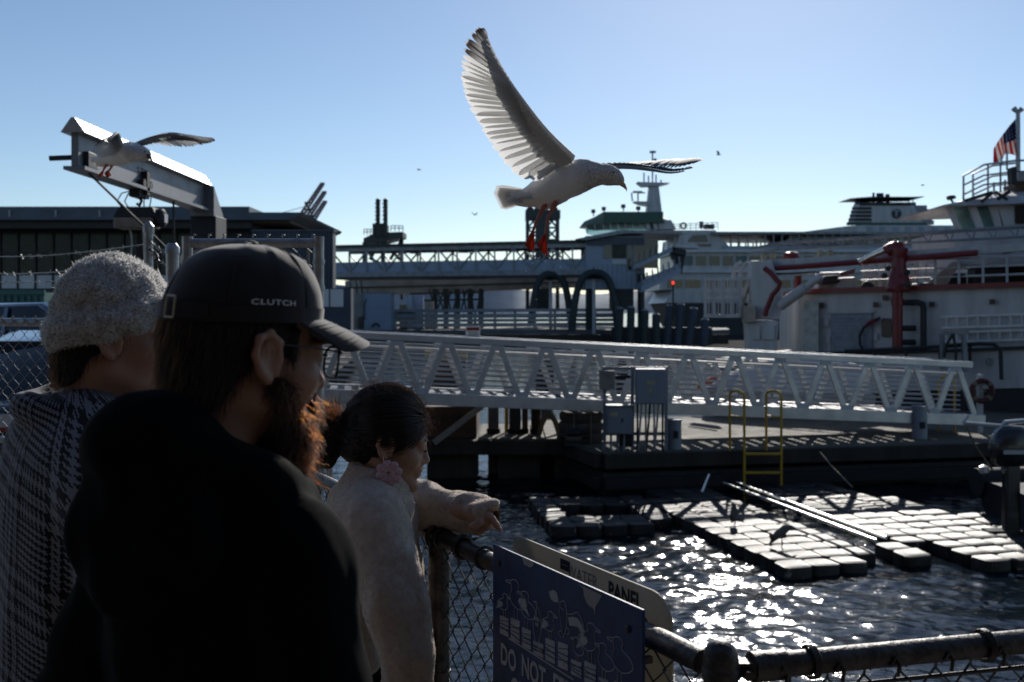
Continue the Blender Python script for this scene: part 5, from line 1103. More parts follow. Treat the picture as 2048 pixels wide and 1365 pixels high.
def tall_gate():
    d = 4.6; xa, xb = -1.50, -0.893; zt = 3.24; t = thing('chain_link_gate', 'tall galvanised chain link gate panel behind the black cap', 'gate', (xb, d, DECK))
    for x in (xa, xb):
        MB().tube([(x, d, DECK), (x, d, zt + 0.01)], 0.024, 12).build('post', M_steel, t)
        for z in (1.6, 2.3, 3.0, 3.12): MB().lathe([(0.028, 0), (0.029, 0.012), (0.028, 0.024)], (x, d, z), 12).build('tension_band', M_steel, t)
    MB().tube([(xb + 0.032, d + 0.1, DECK), (xb + 0.032, d + 0.1, 2.45)], 0.016, 8).build('drop_rod', M_steel, t)
    MB().tube([(xa, d, zt - 0.02), (xb, d, zt - 0.02)], 0.021, 12).build('top_rail', M_steel, t); MB().tube([(xa, d, DECK + 0.12), (xb, d, DECK + 0.12)], 0.02, 12).build('bottom_rail', M_steel, t)
    chain_mesh(MB(), (xa + 0.03, d, 0), (xb - 0.02, d, 0), DECK + 0.1, zt + 0.005, 0.034, 0.0021, 0.018).build('chain_link_mesh', M_wire, t)
    MB().bar((xb - 0.05, d, DECK + 0.1), (xb - 0.05, d, zt - 0.05), 0.012, 0.004).build('tension_bar', M_steel, t, smooth=0)
tall_gate()
def low_fence():
    a = Vector((-1.62, 4.7, 0)); b = Vector((-4.4, 5.7, 0)); zt = 2.85; t = thing('car_park_fence', 'chain link fence with top rail in front of parked cars', 'fence', (a.x, a.y, DECK))
    MB().tube([(a.x, a.y, zt), (b.x, b.y, zt)], 0.021, 10).build('top_rail', M_steel, t)
    for s in (0.0, 0.5, 1.0): q = a.lerp(b, s); MB().tube([(q.x, q.y + 0.05, DECK), (q.x, q.y + 0.05, zt + (0.33 if s == 0 else 0.04))], 0.03, 12).build('post', M_steel, t); MB().lathe([(0.034, 0), (0.034, 0.03), (0.02, 0.05)], (q.x, q.y + 0.05, zt + (0.33 if s == 0 else 0.04)), 12).build('post_cap', M_steel, t)
    MB().tube([(a.x, a.y + .03, 2.25), (b.x, b.y + .03, 2.25)], 0.018, 8).build('mid_rail', M_steel, t)
    chain_mesh(MB(), (a.x, a.y - 0.025, 0), (b.x, b.y - 0.025, 0), DECK + 0.05, zt + 0.01, 0.036, 0.0023, 0.022).build('chain_link_mesh', M_wire, t)
    # barbed wire line behind
    t2 = thing('barbed_wire_line', 'strands of barbed wire on steel posts before the terminal', 'barbed wire', (-2.2, 6.1, DECK))
    for px, d, top in ((297, 6.0, 460), (-60, 8.5, 480), (372, 5.6, 520)):
        q = P(px, top, d); MB().tube([(q.x, d, DECK), (q.x, d, q.z)], 0.028, 10).build('post', M_steel, t2); MB().lathe([(0.034, -0.02), (0.036, 0.02), (0.01, 0.05)], q, 10).build('post_cap', M_steel, t2)
    for p0, p1, sag in (((-60, 512), (297, 488), 10), ((-60, 545), (297, 520), 12), ((-60, 562), (297, 548), 8), ((297, 480), (372, 524), 6), ((297, 505), (372, 545), 5)):
        d0 = 8.5 if p0[0] < 0 else 6.0; d1 = 6.0 if p1[0] == 297 else 5.6; A = P(*p0, d0); B = P(*p1, d1); pts = []
        for s in np.linspace(0, 1, 20): q = A.lerp(B, s); q.z -= sag / F * 7 * math.sin(math.pi * s); pts.append(q)
        mb = MB().tube(pts, 0.0035, 5)
        for k in range(1, 19):
            q = pts[k]
            for j in range(2): v = Vector((random.uniform(-1, 1), random.uniform(-1, 1), random.uniform(-1, 1))).normalized() * 0.022; mb.tube([q - v, q + v], 0.0022, 4)
        mb.build('barbed_strand', M_wire, t2)
    # loose coil of wire and cable beside the post
    pts = [P(300 + 22 * s + 6 * math.sin(s * 5), 500 + 55 * s - 14 * math.sin(2.4 * s), 5.9 + 0.05 * math.sin(9 * s)) for s in np.linspace(0, 1.2, 24)]
    MB().tube(pts, 0.008, 6).build('loose_cable', M_black, t2)
low_fence()

M_tyre = mat('car_tyre', (0.015, 0.015, 0.015), 0.8)
def car(loc, rz, col, L, W, H, label, suv):
    t = thing('parked_car', label, 'car', (0, 0, 0), 'cars parked behind the chain link fence'); hw = W / 2
    paint = mat('car_paint_%d' % int(H * 1000), col, 0.22, var=0.03, coat=1.0); gl = mat('car_glass', (0.008, 0.01, 0.012), 0.05, var=0)
    bh = H * 0.56
    rings = []
    for y, zb, zt, w_ in ((-L / 2, 0.42, bh * 0.86, 0.86), (-L / 2 + 0.08, 0.3, bh * 0.97, 0.95), (-L / 2 + 0.5, 0.26, bh, 1.0), (0, 0.24, bh * 1.02, 1.0), (L / 2 - 1.2, 0.24, bh * 0.98, 0.99), (L / 2 - 0.3, 0.28, bh * 0.84, 0.93), (L / 2, 0.4, bh * 0.66, 0.8)):
        w2 = hw * w_; rings.append([(-w2 * 0.92, y, zb), (-w2, y, zb + 0.15), (-w2, y, zt - 0.12), (-w2 * 0.93, y, zt), (w2 * 0.93, y, zt), (w2, y, zt - 0.12), (w2, y, zb + 0.15), (w2 * 0.92, y, zb)])
    MB().loft(rings).build('body', paint, t, smooth=50)
    r0 = -L / 2 + (0.22 if suv else 0.5); r1 = L / 2 - 1.25
    rings = [[(sx * hw * w_, y, z) for sx in (-1, 1) for _ in (0,)] for y, z, w_ in ()]
    st = [(r0, bh * 0.98, 0.9), (r0 + (0.2 if suv else 0.55), H * 0.93, 0.76), (r0 + (0.5 if suv else 1.0), H, 0.72), (r1 - 1.0, H * 0.99, 0.72), (r1 - 0.55, H * 0.94, 0.75), (r1, bh * 0.98, 0.88)]
    rings = [[(-hw * 0.9, y, bh * 0.96), (-hw * w_ * 1.02, y, z - 0.05), (-hw * w_ * 0.93, y, z), (hw * w_ * 0.93, y, z), (hw * w_ * 1.02, y, z - 0.05), (hw * 0.9, y, bh * 0.96)] for y, z, w_ in st]
    MB().loft(rings).build('glasshouse', gl, t, smooth=40)
    rr = [[(-hw * w_ * 1.0, y, z - 0.03), (-hw * w_ * 0.8, y, z + 0.018), (hw * w_ * 0.8, y, z + 0.018), (hw * w_ * 1.0, y, z - 0.03)] for y, z, w_ in st[1:-1]]
    MB().loft(rr).build('roof', paint, t, smooth=50)
    for s in (-1, 1):
        for fr in (0.34, 0.66): y = lerp(r0, r1, fr); MB().bar((s * hw * 0.905, y, bh * 0.96), (s * hw * 0.745, y + 0.02, H - 0.06), 0.07, 0.05).build('pillar', paint, t, smooth=0)
        for y in (-L / 2 + 0.85, L / 2 - 0.9):
            w_ = MB().lathe([(0.2, -0.1), (0.31, -0.1), (0.335, -0.07), (0.335, 0.07), (0.31, 0.1), (0.2, 0.1)], (s * (hw - 0.1), y, 0.335), 22, (1, 0, 0)).build('wheel', M_tyre, t); MB().lathe([(0.2, -0.095), (0.2, 0.095)], (s * (hw - 0.1), y, 0.335), 16, (1, 0, 0)).build('rim', M_alu, w_)
        MB().b2((s * hw * 0.9, -L / 2 - 0.015, bh * 0.62), (s * hw * 0.62, -L / 2 + 0.1, bh * 0.82)).build('tail_light', mat('tail_red', (0.35, 0.01, 0.01), 0.2, var=0), t, smooth=0, bevel=0.01)
        MB().b2((s * hw * 1.0, r1 - 0.45, bh * 1.0), (s * (hw + 0.17), r1 - 0.3, bh * 1.16)).build('mirror', paint, t, smooth=0, bevel=0.02)
    MB().b2((-hw * 0.6, -L / 2 - 0.02, bh * 0.7), (hw * 0.6, -L / 2 + 0.05, bh * 0.78)).build('light_bar', mat('tail_red', (0, 0, 0)), t, smooth=0)
    MB().b2((-hw * 0.95, -L / 2 - 0.08, 0.36), (hw * 0.95, -L / 2 + 0.1, 0.56)).build('bumper', M_rub, t, smooth=0, bevel=0.03)
    MB().b2((-0.26, -L / 2 - 0.035, 0.6), (0.26, -L / 2 - 0.02, 0.72)).build('number_plate', M_white, t, smooth=0)
    t.location = loc; t.rotation_euler.z = rz; BASE[t] = Vector(loc)
car((-4.75, 11.3, DECK), 0.05, (0.012, 0.016, 0.03), 4.4, 1.8, 1.44, 'dark blue car parked nearest behind the chain link fence', False)
car((-8.1, 16.0, DECK), math.radians(62), (0.03, 0.08, 0.17), 4.8, 1.95, 1.78, 'taller bright blue car parked behind the dark blue car', True)
c = thing('shipping_container', 'green steel shipping container below the terminal windows', 'container', (-17, 31, DECK)); M_cont = mat('container_green', (0.012, 0.10, 0.085), 0.5, var=0.1)
MB().b2((-22, 30.05, DECK), (-14.1, 32.4, 3.5)).build('body', M_cont, c, smooth=0)
for k in range(40): MB().b2((-22 + 0.2 * k, 30.0, DECK + 0.15), (-21.9 + 0.2 * k, 30.049, 3.4)).build('corrugation', M_cont, c, smooth=0)
for z in (DECK + 0.07, 3.5): MB().b2((-22.02, 29.98, z - 0.07), (-14.08, 30.06, z + 0.07)).build('rail', M_cont, c, smooth=0)
wb = MB().b2((-4.1, 7.2, DECK), (-2.5, 7.38, DECK + 0.32)).build('wheel_stop', M_lgrey, base=(-3.3, 7.3, DECK), smooth=0, bevel=0.02, label='pale concrete kerb block behind the chain link fence', cat='kerb')

# ------------------------------------------------------------------ pier railing and signs in front
CORN = Vector((0.342, 1.63, 0)); LEND = Vector((-0.79, 3.70, 0)); REND = Vector((1.75, 1.98, 0)); ZR = 2.314; RR = 0.021
def pier_fence():
    t = thing('pier_fence', 'worn galvanised chain link railing running away along the pier edge', 'fence', (CORN.x, CORN.y, DECK))
    dr = (LEND - CORN).normalized(); a = CORN + dr * 0.045
    mb = MB(); n = 24; pts = []
    for k in range(n + 1): q = a.lerp(LEND, k / n); pts.append((q.x, q.y, ZR + 0.002 * math.sin(k * 1.3)))
    mb.tube(pts, RR, 18).build('top_rail', M_oldsteel, t)
    for s in (0.47, 0.97):
        q = CORN.lerp(LEND, s); MB().tube([(q.x, q.y, DECK), (q.x, q.y, ZR - 0.01)], 0.028, 16).build('post', M_oldsteel, t)
        MB().tube([(q.x + 0.033 * math.cos(u) * dr.y, q.y - 0.033 * math.cos(u) * dr.x, ZR + 0.033 * math.sin(u)) for u in np.linspace(0, 6.283, 19)[:-1]], 0.007, 8, closed=True).build('rail_loop', M_oldsteel, t)
        for z in (1.62, 1.95): MB().lathe([(0.031, 0), (0.032, 0.008), (0.031, 0.016)], (q.x, q.y, z), 14).build('tie_band', M_oldsteel, t)
    for s in (0.10, 0.36, 0.41, 0.46, 0.62, 0.8):
        q = CORN.lerp(LEND, s); MB().tube([(q.x + 0.026 * math.cos(u) * dr.y, q.y - 0.026 * math.cos(u) * dr.x, ZR + 0.026 * math.sin(u)) for u in np.linspace(0, 6.283, 17)[:-1]], 0.0035 if s != 0.41 else 0.006, 6, closed=True).build('wire_tie', M_oldsteel, t)
    chain_mesh(MB(), (a.x, a.y, 0), (LEND.x, LEND.y, 0), DECK + 0.05, ZR - 0.012, 0.035, 0.0021, 0.012, 5).build('chain_link_mesh', M_chain2, t)
    c = MB().lathe([(0.028, DECK), (0.028, 2.335)], (CORN.x, CORN.y, 0), 24).build('corner_post', M_oldsteel, t)
    MB().lathe([(0.029, -0.028), (0.030, -0.02), (0.029, 0.0), (0.0265, 0.011), (0.0205, 0.021), (0.011, 0.027), (0.002, 0.029)], (CORN.x, CORN.y, 2.335), 24).build('post_cap', M_oldsteel, t)
    for z in (2.30, 2.27, 2.1): MB().lathe([(0.0295, 0), (0.0315, 0.004), (0.0315, 0.016), (0.0295, 0.02)], (CORN.x, CORN.y, z), 24).build('brace_band', M_oldsteel, t)
    t2 = thing('pier_fence', 'thick chain link railing from the capped corner post to picture edge', 'fence', (REND.x, REND.y, DECK))
    d2 = (REND - CORN).normalized(); a2 = CORN + d2 * 0.055
    MB().tube([(a2.x, a2.y, ZR), (REND.x, REND.y, ZR)], RR, 20).build('top_rail', M_oldsteel, t2)
    MB().tube([(a2.x, a2.y, ZR), (a2.x + d2.x * 0.06, a2.y + d2.y * 0.06, ZR)], RR + 0.004, 20).build('rail_end_cup', M_oldsteel, t2)
    MB().b2((CORN.x + 0.02, CORN.y - 0.004, ZR - 0.012), (a2.x + 0.01, a2.y + 0.006, ZR + 0.012)).build('end_bracket', M_oldsteel, t2, smooth=0)
    q = CORN + d2 * 0.043; MB().lathe([(0.009, -0.02), (0.009, 0.02)], (q.x, q.y - 0.01, ZR - 0.004), 6, (0, -1, 0)).build('bolt', M_oldsteel, t2)
    per = Vector((-d2.y, d2.x, 0))
    for s, w_ in ((0.16, 0.012), (0.5, 0.012), (0.86, 0.012)):
        for j in range(3):
            q = CORN + d2 * (s + 0.004 * j); MB().tube([(q.x + 0.0265 * math.cos(u) * per.x, q.y + 0.0265 * math.cos(u) * per.y, ZR + 0.0265 * math.sin(u)) for u in np.linspace(0, 6.283, 19)[:-1]], 0.0026, 6, closed=True).build('clamp_band', M_oldsteel, t2)
    for j in range(14):
        q = CORN + d2 * (0.10 + 0.105 * j) - per * 0.022; MB().tube([q + Vector((-0.008 * d2.x, 0, ZR - 0.012)), q + Vector((0, -0.004, ZR + 0.004)), q + Vector((0.009 * d2.x, 0.002, ZR - 0.008)), q + Vector((0.004, 0, ZR - 0.03))], 0.0032, 6).build('wire_tie', M_oldsteel, t2)
    MB().tube([(a2.x, a2.y, ZR - 0.045), (REND.x, REND.y, ZR - 0.045)], 0.004, 6).build('tension_wire', M_oldsteel, t2)
    chain_mesh(MB(), (a2.x, a2.y, 0), (REND.x, REND.y, 0), DECK + 0.05, ZR - 0.03, 0.035, 0.0024, 0.014, 5).build('chain_link_mesh', M_chain2, t2)
M_chain2 = mat('dark_chain_wire', (0.09, 0.085, 0.08), 0.5, metal=0.7, scale=30, var=0.25)
pier_fence()

SL = Vector((-0.0400, 2.215, 0)); SR = Vector((0.2285, 1.723, 0)); SU = (SR - SL).normalized(); SN = Vector((SU.y, -SU.x, 0)); ZS = 2.385   # SN faces the viewer
if SN.y > 0: SN = -SN
def suv(px, py):
    k = (px - CX) / F; s = (k * SL.y - SL.x) / (SU.x - k * SU.y); d = SL.y + SU.y * s; return s, CZ - (py - HY) / F * d
def sp(px, py, o=0.0012): s, z = suv(px, py); q = SL + SU * s + SN * (0.003 + o); return Vector((q.x, q.y, z))
def zz(x, y): return 960 + x / 4.2, 1040 + y / 4.2      # coordinates read off an enlarged view of the sign
def blue_sign():
    t = thing('blue_sign', 'blue metal sign with drawn gulls and the words DO NOT FEED', 'sign', (SL.x, SL.y, 1.55)); L = (SR - SL).length
    M_sb = mat('sign_blue', (0.004, 0.034, 0.125), 0.5, scale=14, var=0.24, bump=0.05, bscale=15); M_sw = mat('sign_print', (0.42, 0.41, 0.42), 0.5, var=0.12, scale=40); M_peel = mat('peeled_patch', (0.40, 0.36, 0.34), 0.75, var=0.1, scale=30)
    def q(s, z, o): p = SL + SU * s + SN * o; return (p.x, p.y, z)
    MB().prism([q(0, 1.60, -0.003), q(L, 1.60, -0.003), q(L, ZS, -0.003), q(0, ZS, -0.003)], SN * 0.006).build('panel', M_sb, t, smooth=0, bevel=0.0012)
    for x, y in ((170, 365), (1258, 915)): p = sp(*zz(x, y), 0.0); MB().lathe([(0.007, 0), (0.007, 0.003), (0.004, 0.005)], p, 12, SN).build('bolt', M_oldsteel, t)
    def poly(pts, m, nm, o=0.0008): P3 = [sp(*zz(a, b), o) for a, b in pts]; return MB().mesh(P3, [list(range(len(P3)))]).build(nm, m, t, smooth=0)
    poly([(360, 305), (470, 365), (455, 390), (430, 400), (410, 385), (385, 375), (375, 345)], M_peel, 'peeled_patch')
    poly([(845, 540), (1040, 632), (1010, 690), (985, 730), (980, 800), (970, 745), (930, 720), (905, 690), (890, 640), (880, 575)], M_peel, 'peeled_patch')
    # posts the gulls stand on
    posts = [(180, 252, 800, 950), (270, 346, 825, 1000), (366, 440, 905, 1060), (460, 545, 1012, 1120), (562, 643, 988, 1172), (668, 752, 1018, 1230), (778, 866, 1165, 1290), (890, 988, 1182, 1360), (1012, 1092, 1315, 1420), (1142, 1225, 1345, 1480)]
    for i, (a, b, y0, y1) in enumerate(posts):
        sl_ = 0.47; h = (b - a) * sl_
        poly([(a, y0), (b, y0 + h * 0.8), (b, y1 + h), (a, y1)], M_sw, 'printed_post')
        mb = MB()
        for k in range(4):
            f = 0.28 + 0.14 * k; e = 0.16 * ((k * 7 + i * 3) % 5 - 2) / 2
            mb.bar(sp(*zz(a, lerp(y0, y1, f)), 0.0014), sp(*zz(b, lerp(y0, y1, f + e) + h), 0.0014), 0.0006, 0.0012 + 0.0006 * (k % 2), up=SN.cross(SU))
        mb.build('post_band', M_sb, t, smooth=0)
    mb = MB(); mb.mesh([sp(*zz(x, y), 0.0008) for x, y in ((252, 985), (800, 1335), (800, 1348), (252, 998))], [[0, 1, 2, 3]]); mb.build('ground_line', M_sw, t, smooth=0)
    # gull outlines
    def line(pts, wd=0.0011, smooth=True):
        P3 = [Vector(zz(*p)) if False else Vector((p[0], p[1], 0)) for p in pts]; out = []
        if smooth and len(P3) > 2:
            for i in range(len(P3) - 1):
                p0, p1, p2, p3 = P3[max(i - 1, 0)], P3[i], P3[i + 1], P3[min(i + 2, len(P3) - 1)]
                for u in (0, 0.25, 0.5, 0.75): out.append(0.5 * ((2 * p1) + (p2 - p0) * u + (2 * p0 - 5 * p1 + 4 * p2 - p3) * u * u + (3 * p1 - p0 - 3 * p2 + p3) * u ** 3))
            out.append(P3[-1])
        else: out = P3
        mb = MB(); mb.tube([sp(*zz(v.x, v.y), 0.0006) for v in out], wd, 4); return mb.build('gull_drawing', M_sw, t)
    def gull(bx, by, s, f=1, up=0.0, fill=True):
        """standing gull whose feet are at bx,by (zoomed coordinates), height s, f=1 faces right"""
        T = lambda pts: [(bx + f * a * s, by + b * s + 0.45 * f * a * s) for a, b in pts]
        line(T([(-0.05, -0.28), (-0.2, -0.36), (-0.28, -0.5), (-0.2, -0.66), (-0.04, -0.78), (-0.06, -0.92), (0.03, -1.0), (0.13, -0.95), (0.14, -0.86), (0.12, -0.72), (0.16, -0.55), (0.1, -0.36), (-0.05, -0.28)]))
        line(T([(0.12, -0.94), (0.26, -0.9), (0.25, -0.86), (0.13, -0.86)])); line(T([(-0.03, -0.28), (-0.03, 0)]), smooth=False); line(T([(0.05, -0.3), (0.05, 0)]), smooth=False); line(T([(-0.1, 0.0), (0.02, 0.0)]), smooth=False); line(T([(0.0, 0.0), (0.12, 0.0)]), smooth=False)
        if fill: P3 = T([(-0.22, -0.62), (-0.08, -0.6), (-0.04, -0.5), (-0.1, -0.4), (-0.26, -0.28), (-0.34, -0.22), (-0.27, -0.42)]); poly(P3, M_sw, 'wing_print')
    gull(215, 815, 200, 1); gull(318, 838, 330, -1); gull(405, 915, 310, -1, fill=False); gull(600, 1005, 240, 1); gull(830, 1190, 200, -1, fill=False); gull(935, 1200, 340, 1); gull(1060, 1350, 310, -1, fill=False); gull(1190, 1390, 400, -1, fill=False)
    # bowling-pin shaped gull with writing, landing gull with spread wings
    line([(470, 680), (492, 720), (480, 790), (462, 850), (468, 930), (485, 1040), (505, 1040), (525, 950), (528, 880), (520, 800), (498, 730), (490, 690), (462, 684)])
    mb = MB(); s0, z0 = suv(*zz(492, 835)); o = SL + SU * s0 + SN * 0.004; put_text(mb, 'FEED', 0.010, (o.x, o.y, z0), SU, (0, 0, 1), 0.0004); put_text(mb, 'ME', 0.010, (o.x, o.y, z0 - 0.011), SU, (0, 0, 1), 0.0004); mb.build('small_lettering', M_sw, t, smooth=0)
    line([(690, 690), (720, 680), (740, 740), (745, 830), (740, 900), (715, 990), (705, 940), (690, 840), (680, 760), (690, 690)]); poly([(592, 600), (630, 585), (660, 610), (672, 660), (676, 690), (640, 690), (610, 665), (598, 635)], M_sw, 'wing_print')
    line([(672, 660), (690, 730), (712, 760)]); line([(748, 790), (790, 790), (830, 775), (860, 820), (885, 890), (895, 960)]); poly([(750, 815), (800, 812), (840, 830), (870, 880), (892, 940), (884, 980), (862, 950), (840, 900), (800, 890), (765, 885)], M_sw, 'wing_print')
    line([(695, 985), (672, 940), (700, 930)]); line([(745, 960), (770, 940), (740, 900)])
    # words
    for s, x, y, sz in (('DO', 252, 1165, 0.062), ('NOT', 462, 1285, 0.062), ('FEED', 740, 1455, 0.062), ('GULLS', 400, 1490, 0.062)):
        s0, z0 = suv(*zz(x, y)); o = SL + SU * s0 + SN * 0.0042; mb = MB(); put_text(mb, s, sz, (o.x, o.y, z0), SU, (0, 0, 1), 0.0018, 0.74); mb.build('lettering', M_sw, t, smooth=0)
    for s in (0.12, 0.86): p = SL + SU * (L * s) - SN * 0.003; MB().bar((p.x, p.y, ZR - 0.05), (p.x - SN.x * 0.07, p.y - SN.y * 0.07, ZR - 0.05), 0.012).build('bracket', M_oldsteel, t, smooth=0)
blue_sign()
def back_panel():
    FU = (CORN - LEND).normalized(); FN = Vector((FU.y, -FU.x, 0)); FN = FN if FN.y < 0 else -FN     # FN faces viewer
    off = -FN * 0.045
    def at(px):                                   # distance along the fence for a picture column
        o = LEND + off; k = (px - CX) / F; return (k * o.y - o.x) / (FU.x - k * FU.y)
    s0, s1 = at(1026), at(1343); o = LEND + off; t = thing('enamel_panel', 'weathered off white panel with rounded corners behind the blue sign', 'sign', (o + FU * s0).to_tuple()[:2] + (1.9,))
    M_pw = mat('aged_white_panel', (0.50, 0.46, 0.38), 0.6, scale=9, col2=(0.30, 0.26, 0.20), bump=0.15, bscale=40, trans=0.3); zt = 2.378; zb = 1.9; r = 0.06; poly = []
    for cx_, a0 in ((s0 + r * 0.5, math.pi), (s1 - r, math.pi / 2)):
        rr = r * 0.5 if a0 == math.pi else r
        for k in range(7): a = a0 - k / 6 * math.pi / 2; poly.append((cx_ + rr * math.cos(a), zt - rr + rr * math.sin(a)))
    poly += [(s1, zb), (s0, zb)]
    MB().prism([tuple((o + FU * s).to_tuple()[:2]) + (z,) for s, z in poly], -FN * 0.006).build('panel', M_pw, t, smooth=0, bevel=0.0015)
    def tp(s, z, e=0.0012): q = o + FU * s + FN * e; return (q.x, q.y, z)
    mb = MB(); sm = at(1250); put_text(mb, 'PANEL', 0.045, tp(sm, 2.344), FU, (0, 0, 1), 0.0018, 0.85); mb.build('lettering', M_black, t, smooth=0)
    mb = MB(); sm = at(1165); put_text(mb, 'WATER', 0.04, tp(sm, 2.346), FU, (0, 0, 1), 0.0, 0.85); mb.build('lettering', mat('faded_print', (0.25, 0.23, 0.2), 0.6), t, smooth=0)
    sm = at(1131); MB().mesh([tp(sm - 0.02, 2.345), tp(sm + 0.02, 2.345), tp(sm + 0.02, 2.368), tp(sm - 0.02, 2.368)], [[0, 1, 2, 3]]).build('black_sticker', M_black, t, smooth=0)
    MB().mesh([tp(sm - 0.013, 2.356, 0.002), tp(sm + 0.013, 2.356, 0.002), tp(sm + 0.013, 2.3575, 0.002), tp(sm - 0.013, 2.3575, 0.002)], [[0, 1, 2, 3]]).build('sticker_line', M_pw, t, smooth=0)
    for s in (s0 + 0.05, s1 - 0.05): MB().bar(tp(s, 2.30, 0.0), tp(s, 2.30, 0.06), 0.012).build('bracket', M_oldsteel, t, smooth=0)
back_panel()
# ------------------------------------------------------------------ birds
def feather_mat(name, c0, c1, p=0.8, trans=0.35, tipw=None):
    m = bpy.data.materials.new(name); m.use_nodes = True; n = m.node_tree; b = n.nodes['Principled BSDF']; L = n.links.new
    at = n.nodes.new('ShaderNodeAttribute'); at.attribute_name = 'along'; r = n.nodes.new('ShaderNodeValToRGB'); e = r.color_ramp.elements
    e[0].position = 0; e[0].color = tuple(c0) + (1,); e[1].position = p; e[1].color = tuple(c1) + (1,)
    if p < 0.99: q = r.color_ramp.elements.new(max(0.02, p - 0.3)); q.color = tuple(c0) + (1,)
    if tipw: q = r.color_ramp.elements.new(tipw); q.color = tuple(c1) + (1,); q = r.color_ramp.elements.new(min(1, tipw + 0.02)); q.color = (0.8, 0.8, 0.8, 1)
    L(at.outputs['Fac'], r.inputs[0]); L(r.outputs[0], b.inputs['Base Color']); b.inputs['Roughness'].default_value = 0.7
    t = n.nodes.new('ShaderNodeBsdfTranslucent'); L(r.outputs[0], t.inputs[0]); mx = n.nodes.new('ShaderNodeMixShader'); mx.inputs[0].default_value = trans
    L(b.outputs[0], mx.inputs[1]); L(t.outputs[0], mx.inputs[2]); L(mx.outputs[0], n.nodes['Material Output'].inputs[0]); return m
M_fwhite = feather_mat('feather_white', (0.72, 0.71, 0.69), (0.78, 0.77, 0.75), 0.9, 0.4)
M_fprim = feather_mat('feather_primary', (0.55, 0.54, 0.52), (0.10, 0.08, 0.07), 0.86, 0.35, 0.93)
M_fsec = feather_mat('feather_flight', (0.66, 0.65, 0.63), (0.78, 0.77, 0.75), 0.9, 0.6); M_fcov = feather_mat('feather_covert', (0.74, 0.72, 0.69), (0.82, 0.81, 0.79), 0.9, 0.34)
M_fgrey = feather_mat('feather_grey', (0.30, 0.32, 0.35), (0.55, 0.55, 0.56), 0.95, 0.25)
M_fdark = feather_mat('feather_dark', (0.05, 0.05, 0.055), (0.02, 0.02, 0.022), 0.7, 0.1, 0.9)
def body_mat(name, white, brown, z0, y_head, fuzz=1.0):
    m = bpy.data.materials.new(name); m.use_nodes = True; n = m.node_tree; b = n.nodes['Principled BSDF']; L = n.links.new
    at = n.nodes.new('ShaderNodeAttribute'); at.attribute_name = 'headness'; tc = n.nodes.new('ShaderNodeTexCoord'); nz = n.nodes.new('ShaderNodeTexNoise'); nz.inputs['Scale'].default_value = 130; nz.inputs['Detail'].default_value = 5; L(tc.outputs['Object'], nz.inputs[0])
    mu = n.nodes.new('ShaderNodeMath'); mu.operation = 'MULTIPLY'; L(at.outputs['Fac'], mu.inputs[0]); mr = n.nodes.new('ShaderNodeMapRange'); mr.inputs['From Min'].default_value = 0.3; mr.inputs['From Max'].default_value = 0.75; L(nz.outputs[0], mr.inputs[0]); L(mr.outputs[0], mu.inputs[1])
    mx = n.nodes.new('ShaderNodeMix'); mx.data_type = 'RGBA'; L(mu.outputs[0], mx.inputs[0]); mx.inputs[6].default_value = tuple(white) + (1,); mx.inputs[7].default_value = tuple(brown) + (1,); L(mx.outputs[2], b.inputs['Base Color']); b.inputs['Roughness'].default_value = 0.85
    bp = n.nodes.new('ShaderNodeBump'); bp.inputs['Strength'].default_value = 0.35; bp.inputs['Distance'].default_value = 0.004; L(nz.outputs[0], bp.inputs['Height']); L(bp.outputs[0], b.inputs['Normal']); return m
M_gbody = body_mat('gull_plumage', (0.84, 0.82, 0.79), (0.30, 0.25, 0.21), 0, 0)
M_orange = mat('gull_foot', (0.62, 0.10, 0.045), 0.5, var=0.25, scale=90, trans=0.45); M_shank = mat('gull_shank', (0.42, 0.13, 0.09), 0.5, var=0.15, scale=60)
M_bill = mat('gull_bill', (0.68, 0.42, 0.06), 0.35, var=0.15, scale=60); M_eye = mat('bird_eye', (0.02, 0.018, 0.012), 0.1, var=0); M_darkbill = mat('dark_bill', (0.05, 0.045, 0.04), 0.4)

def feather_geo(base, tip, width, normal, bend=0.0, curve=0.0, n=7, blunt=0.35):
    """vertices/faces of one feather: a thin cambered blade; returns verts, faces, along"""
    base = Vector(base); tip = Vector(tip); d = tip - base; L = d.length; d.normalize(); nrm = Vector(normal); nrm = (nrm - d * nrm.dot(d)).normalized(); s = d.cross(nrm)
    vs, fs, al = [], [], []
    for i in range(n + 1):
        t = i / n; w_ = width * (0.45 + 0.55 * min(1, t * 3)) * (1 if t < 1 - blunt else max(0.0, 1 - ((t - (1 - blunt)) / blunt) ** 2.2) ** 0.5)
        c = base + d * L * t + nrm * (bend * L * 4 * t * (1 - t)) + s * curve * L * t * t
        vs += [c + s * w_ * 0.42 - nrm * width * 0.04, c + nrm * width * 0.03, c - s * w_ * 0.58 - nrm * width * 0.04]; al += [t] * 3
        if i: o = (i - 1) * 3; fs += [[o, o + 1, o + 4, o + 3], [o + 1, o + 2, o + 5, o + 4]]
    return vs, fs, al
def feather_obj(name, geo, m, parent):
    vs, fs, al = geo; me = np_mesh(name, [tuple(v) for v in vs], fs, True, BASE[parent]); a = me.attributes.new('along', 'FLOAT', 'POINT'); a.data.foreach_set('value', np.array(al, dtype=np.float32))
    return link(name, me, m, parent)
def feather_sheet(name, geos, m, parent):
    V_, F_, A_ = [], [], []
    for vs, fs, al in geos: o = len(V_); V_ += vs; F_ += [[i + o for i in f] for f in fs]; A_ += al
    return feather_obj(name, (V_, F_, A_), m, parent)
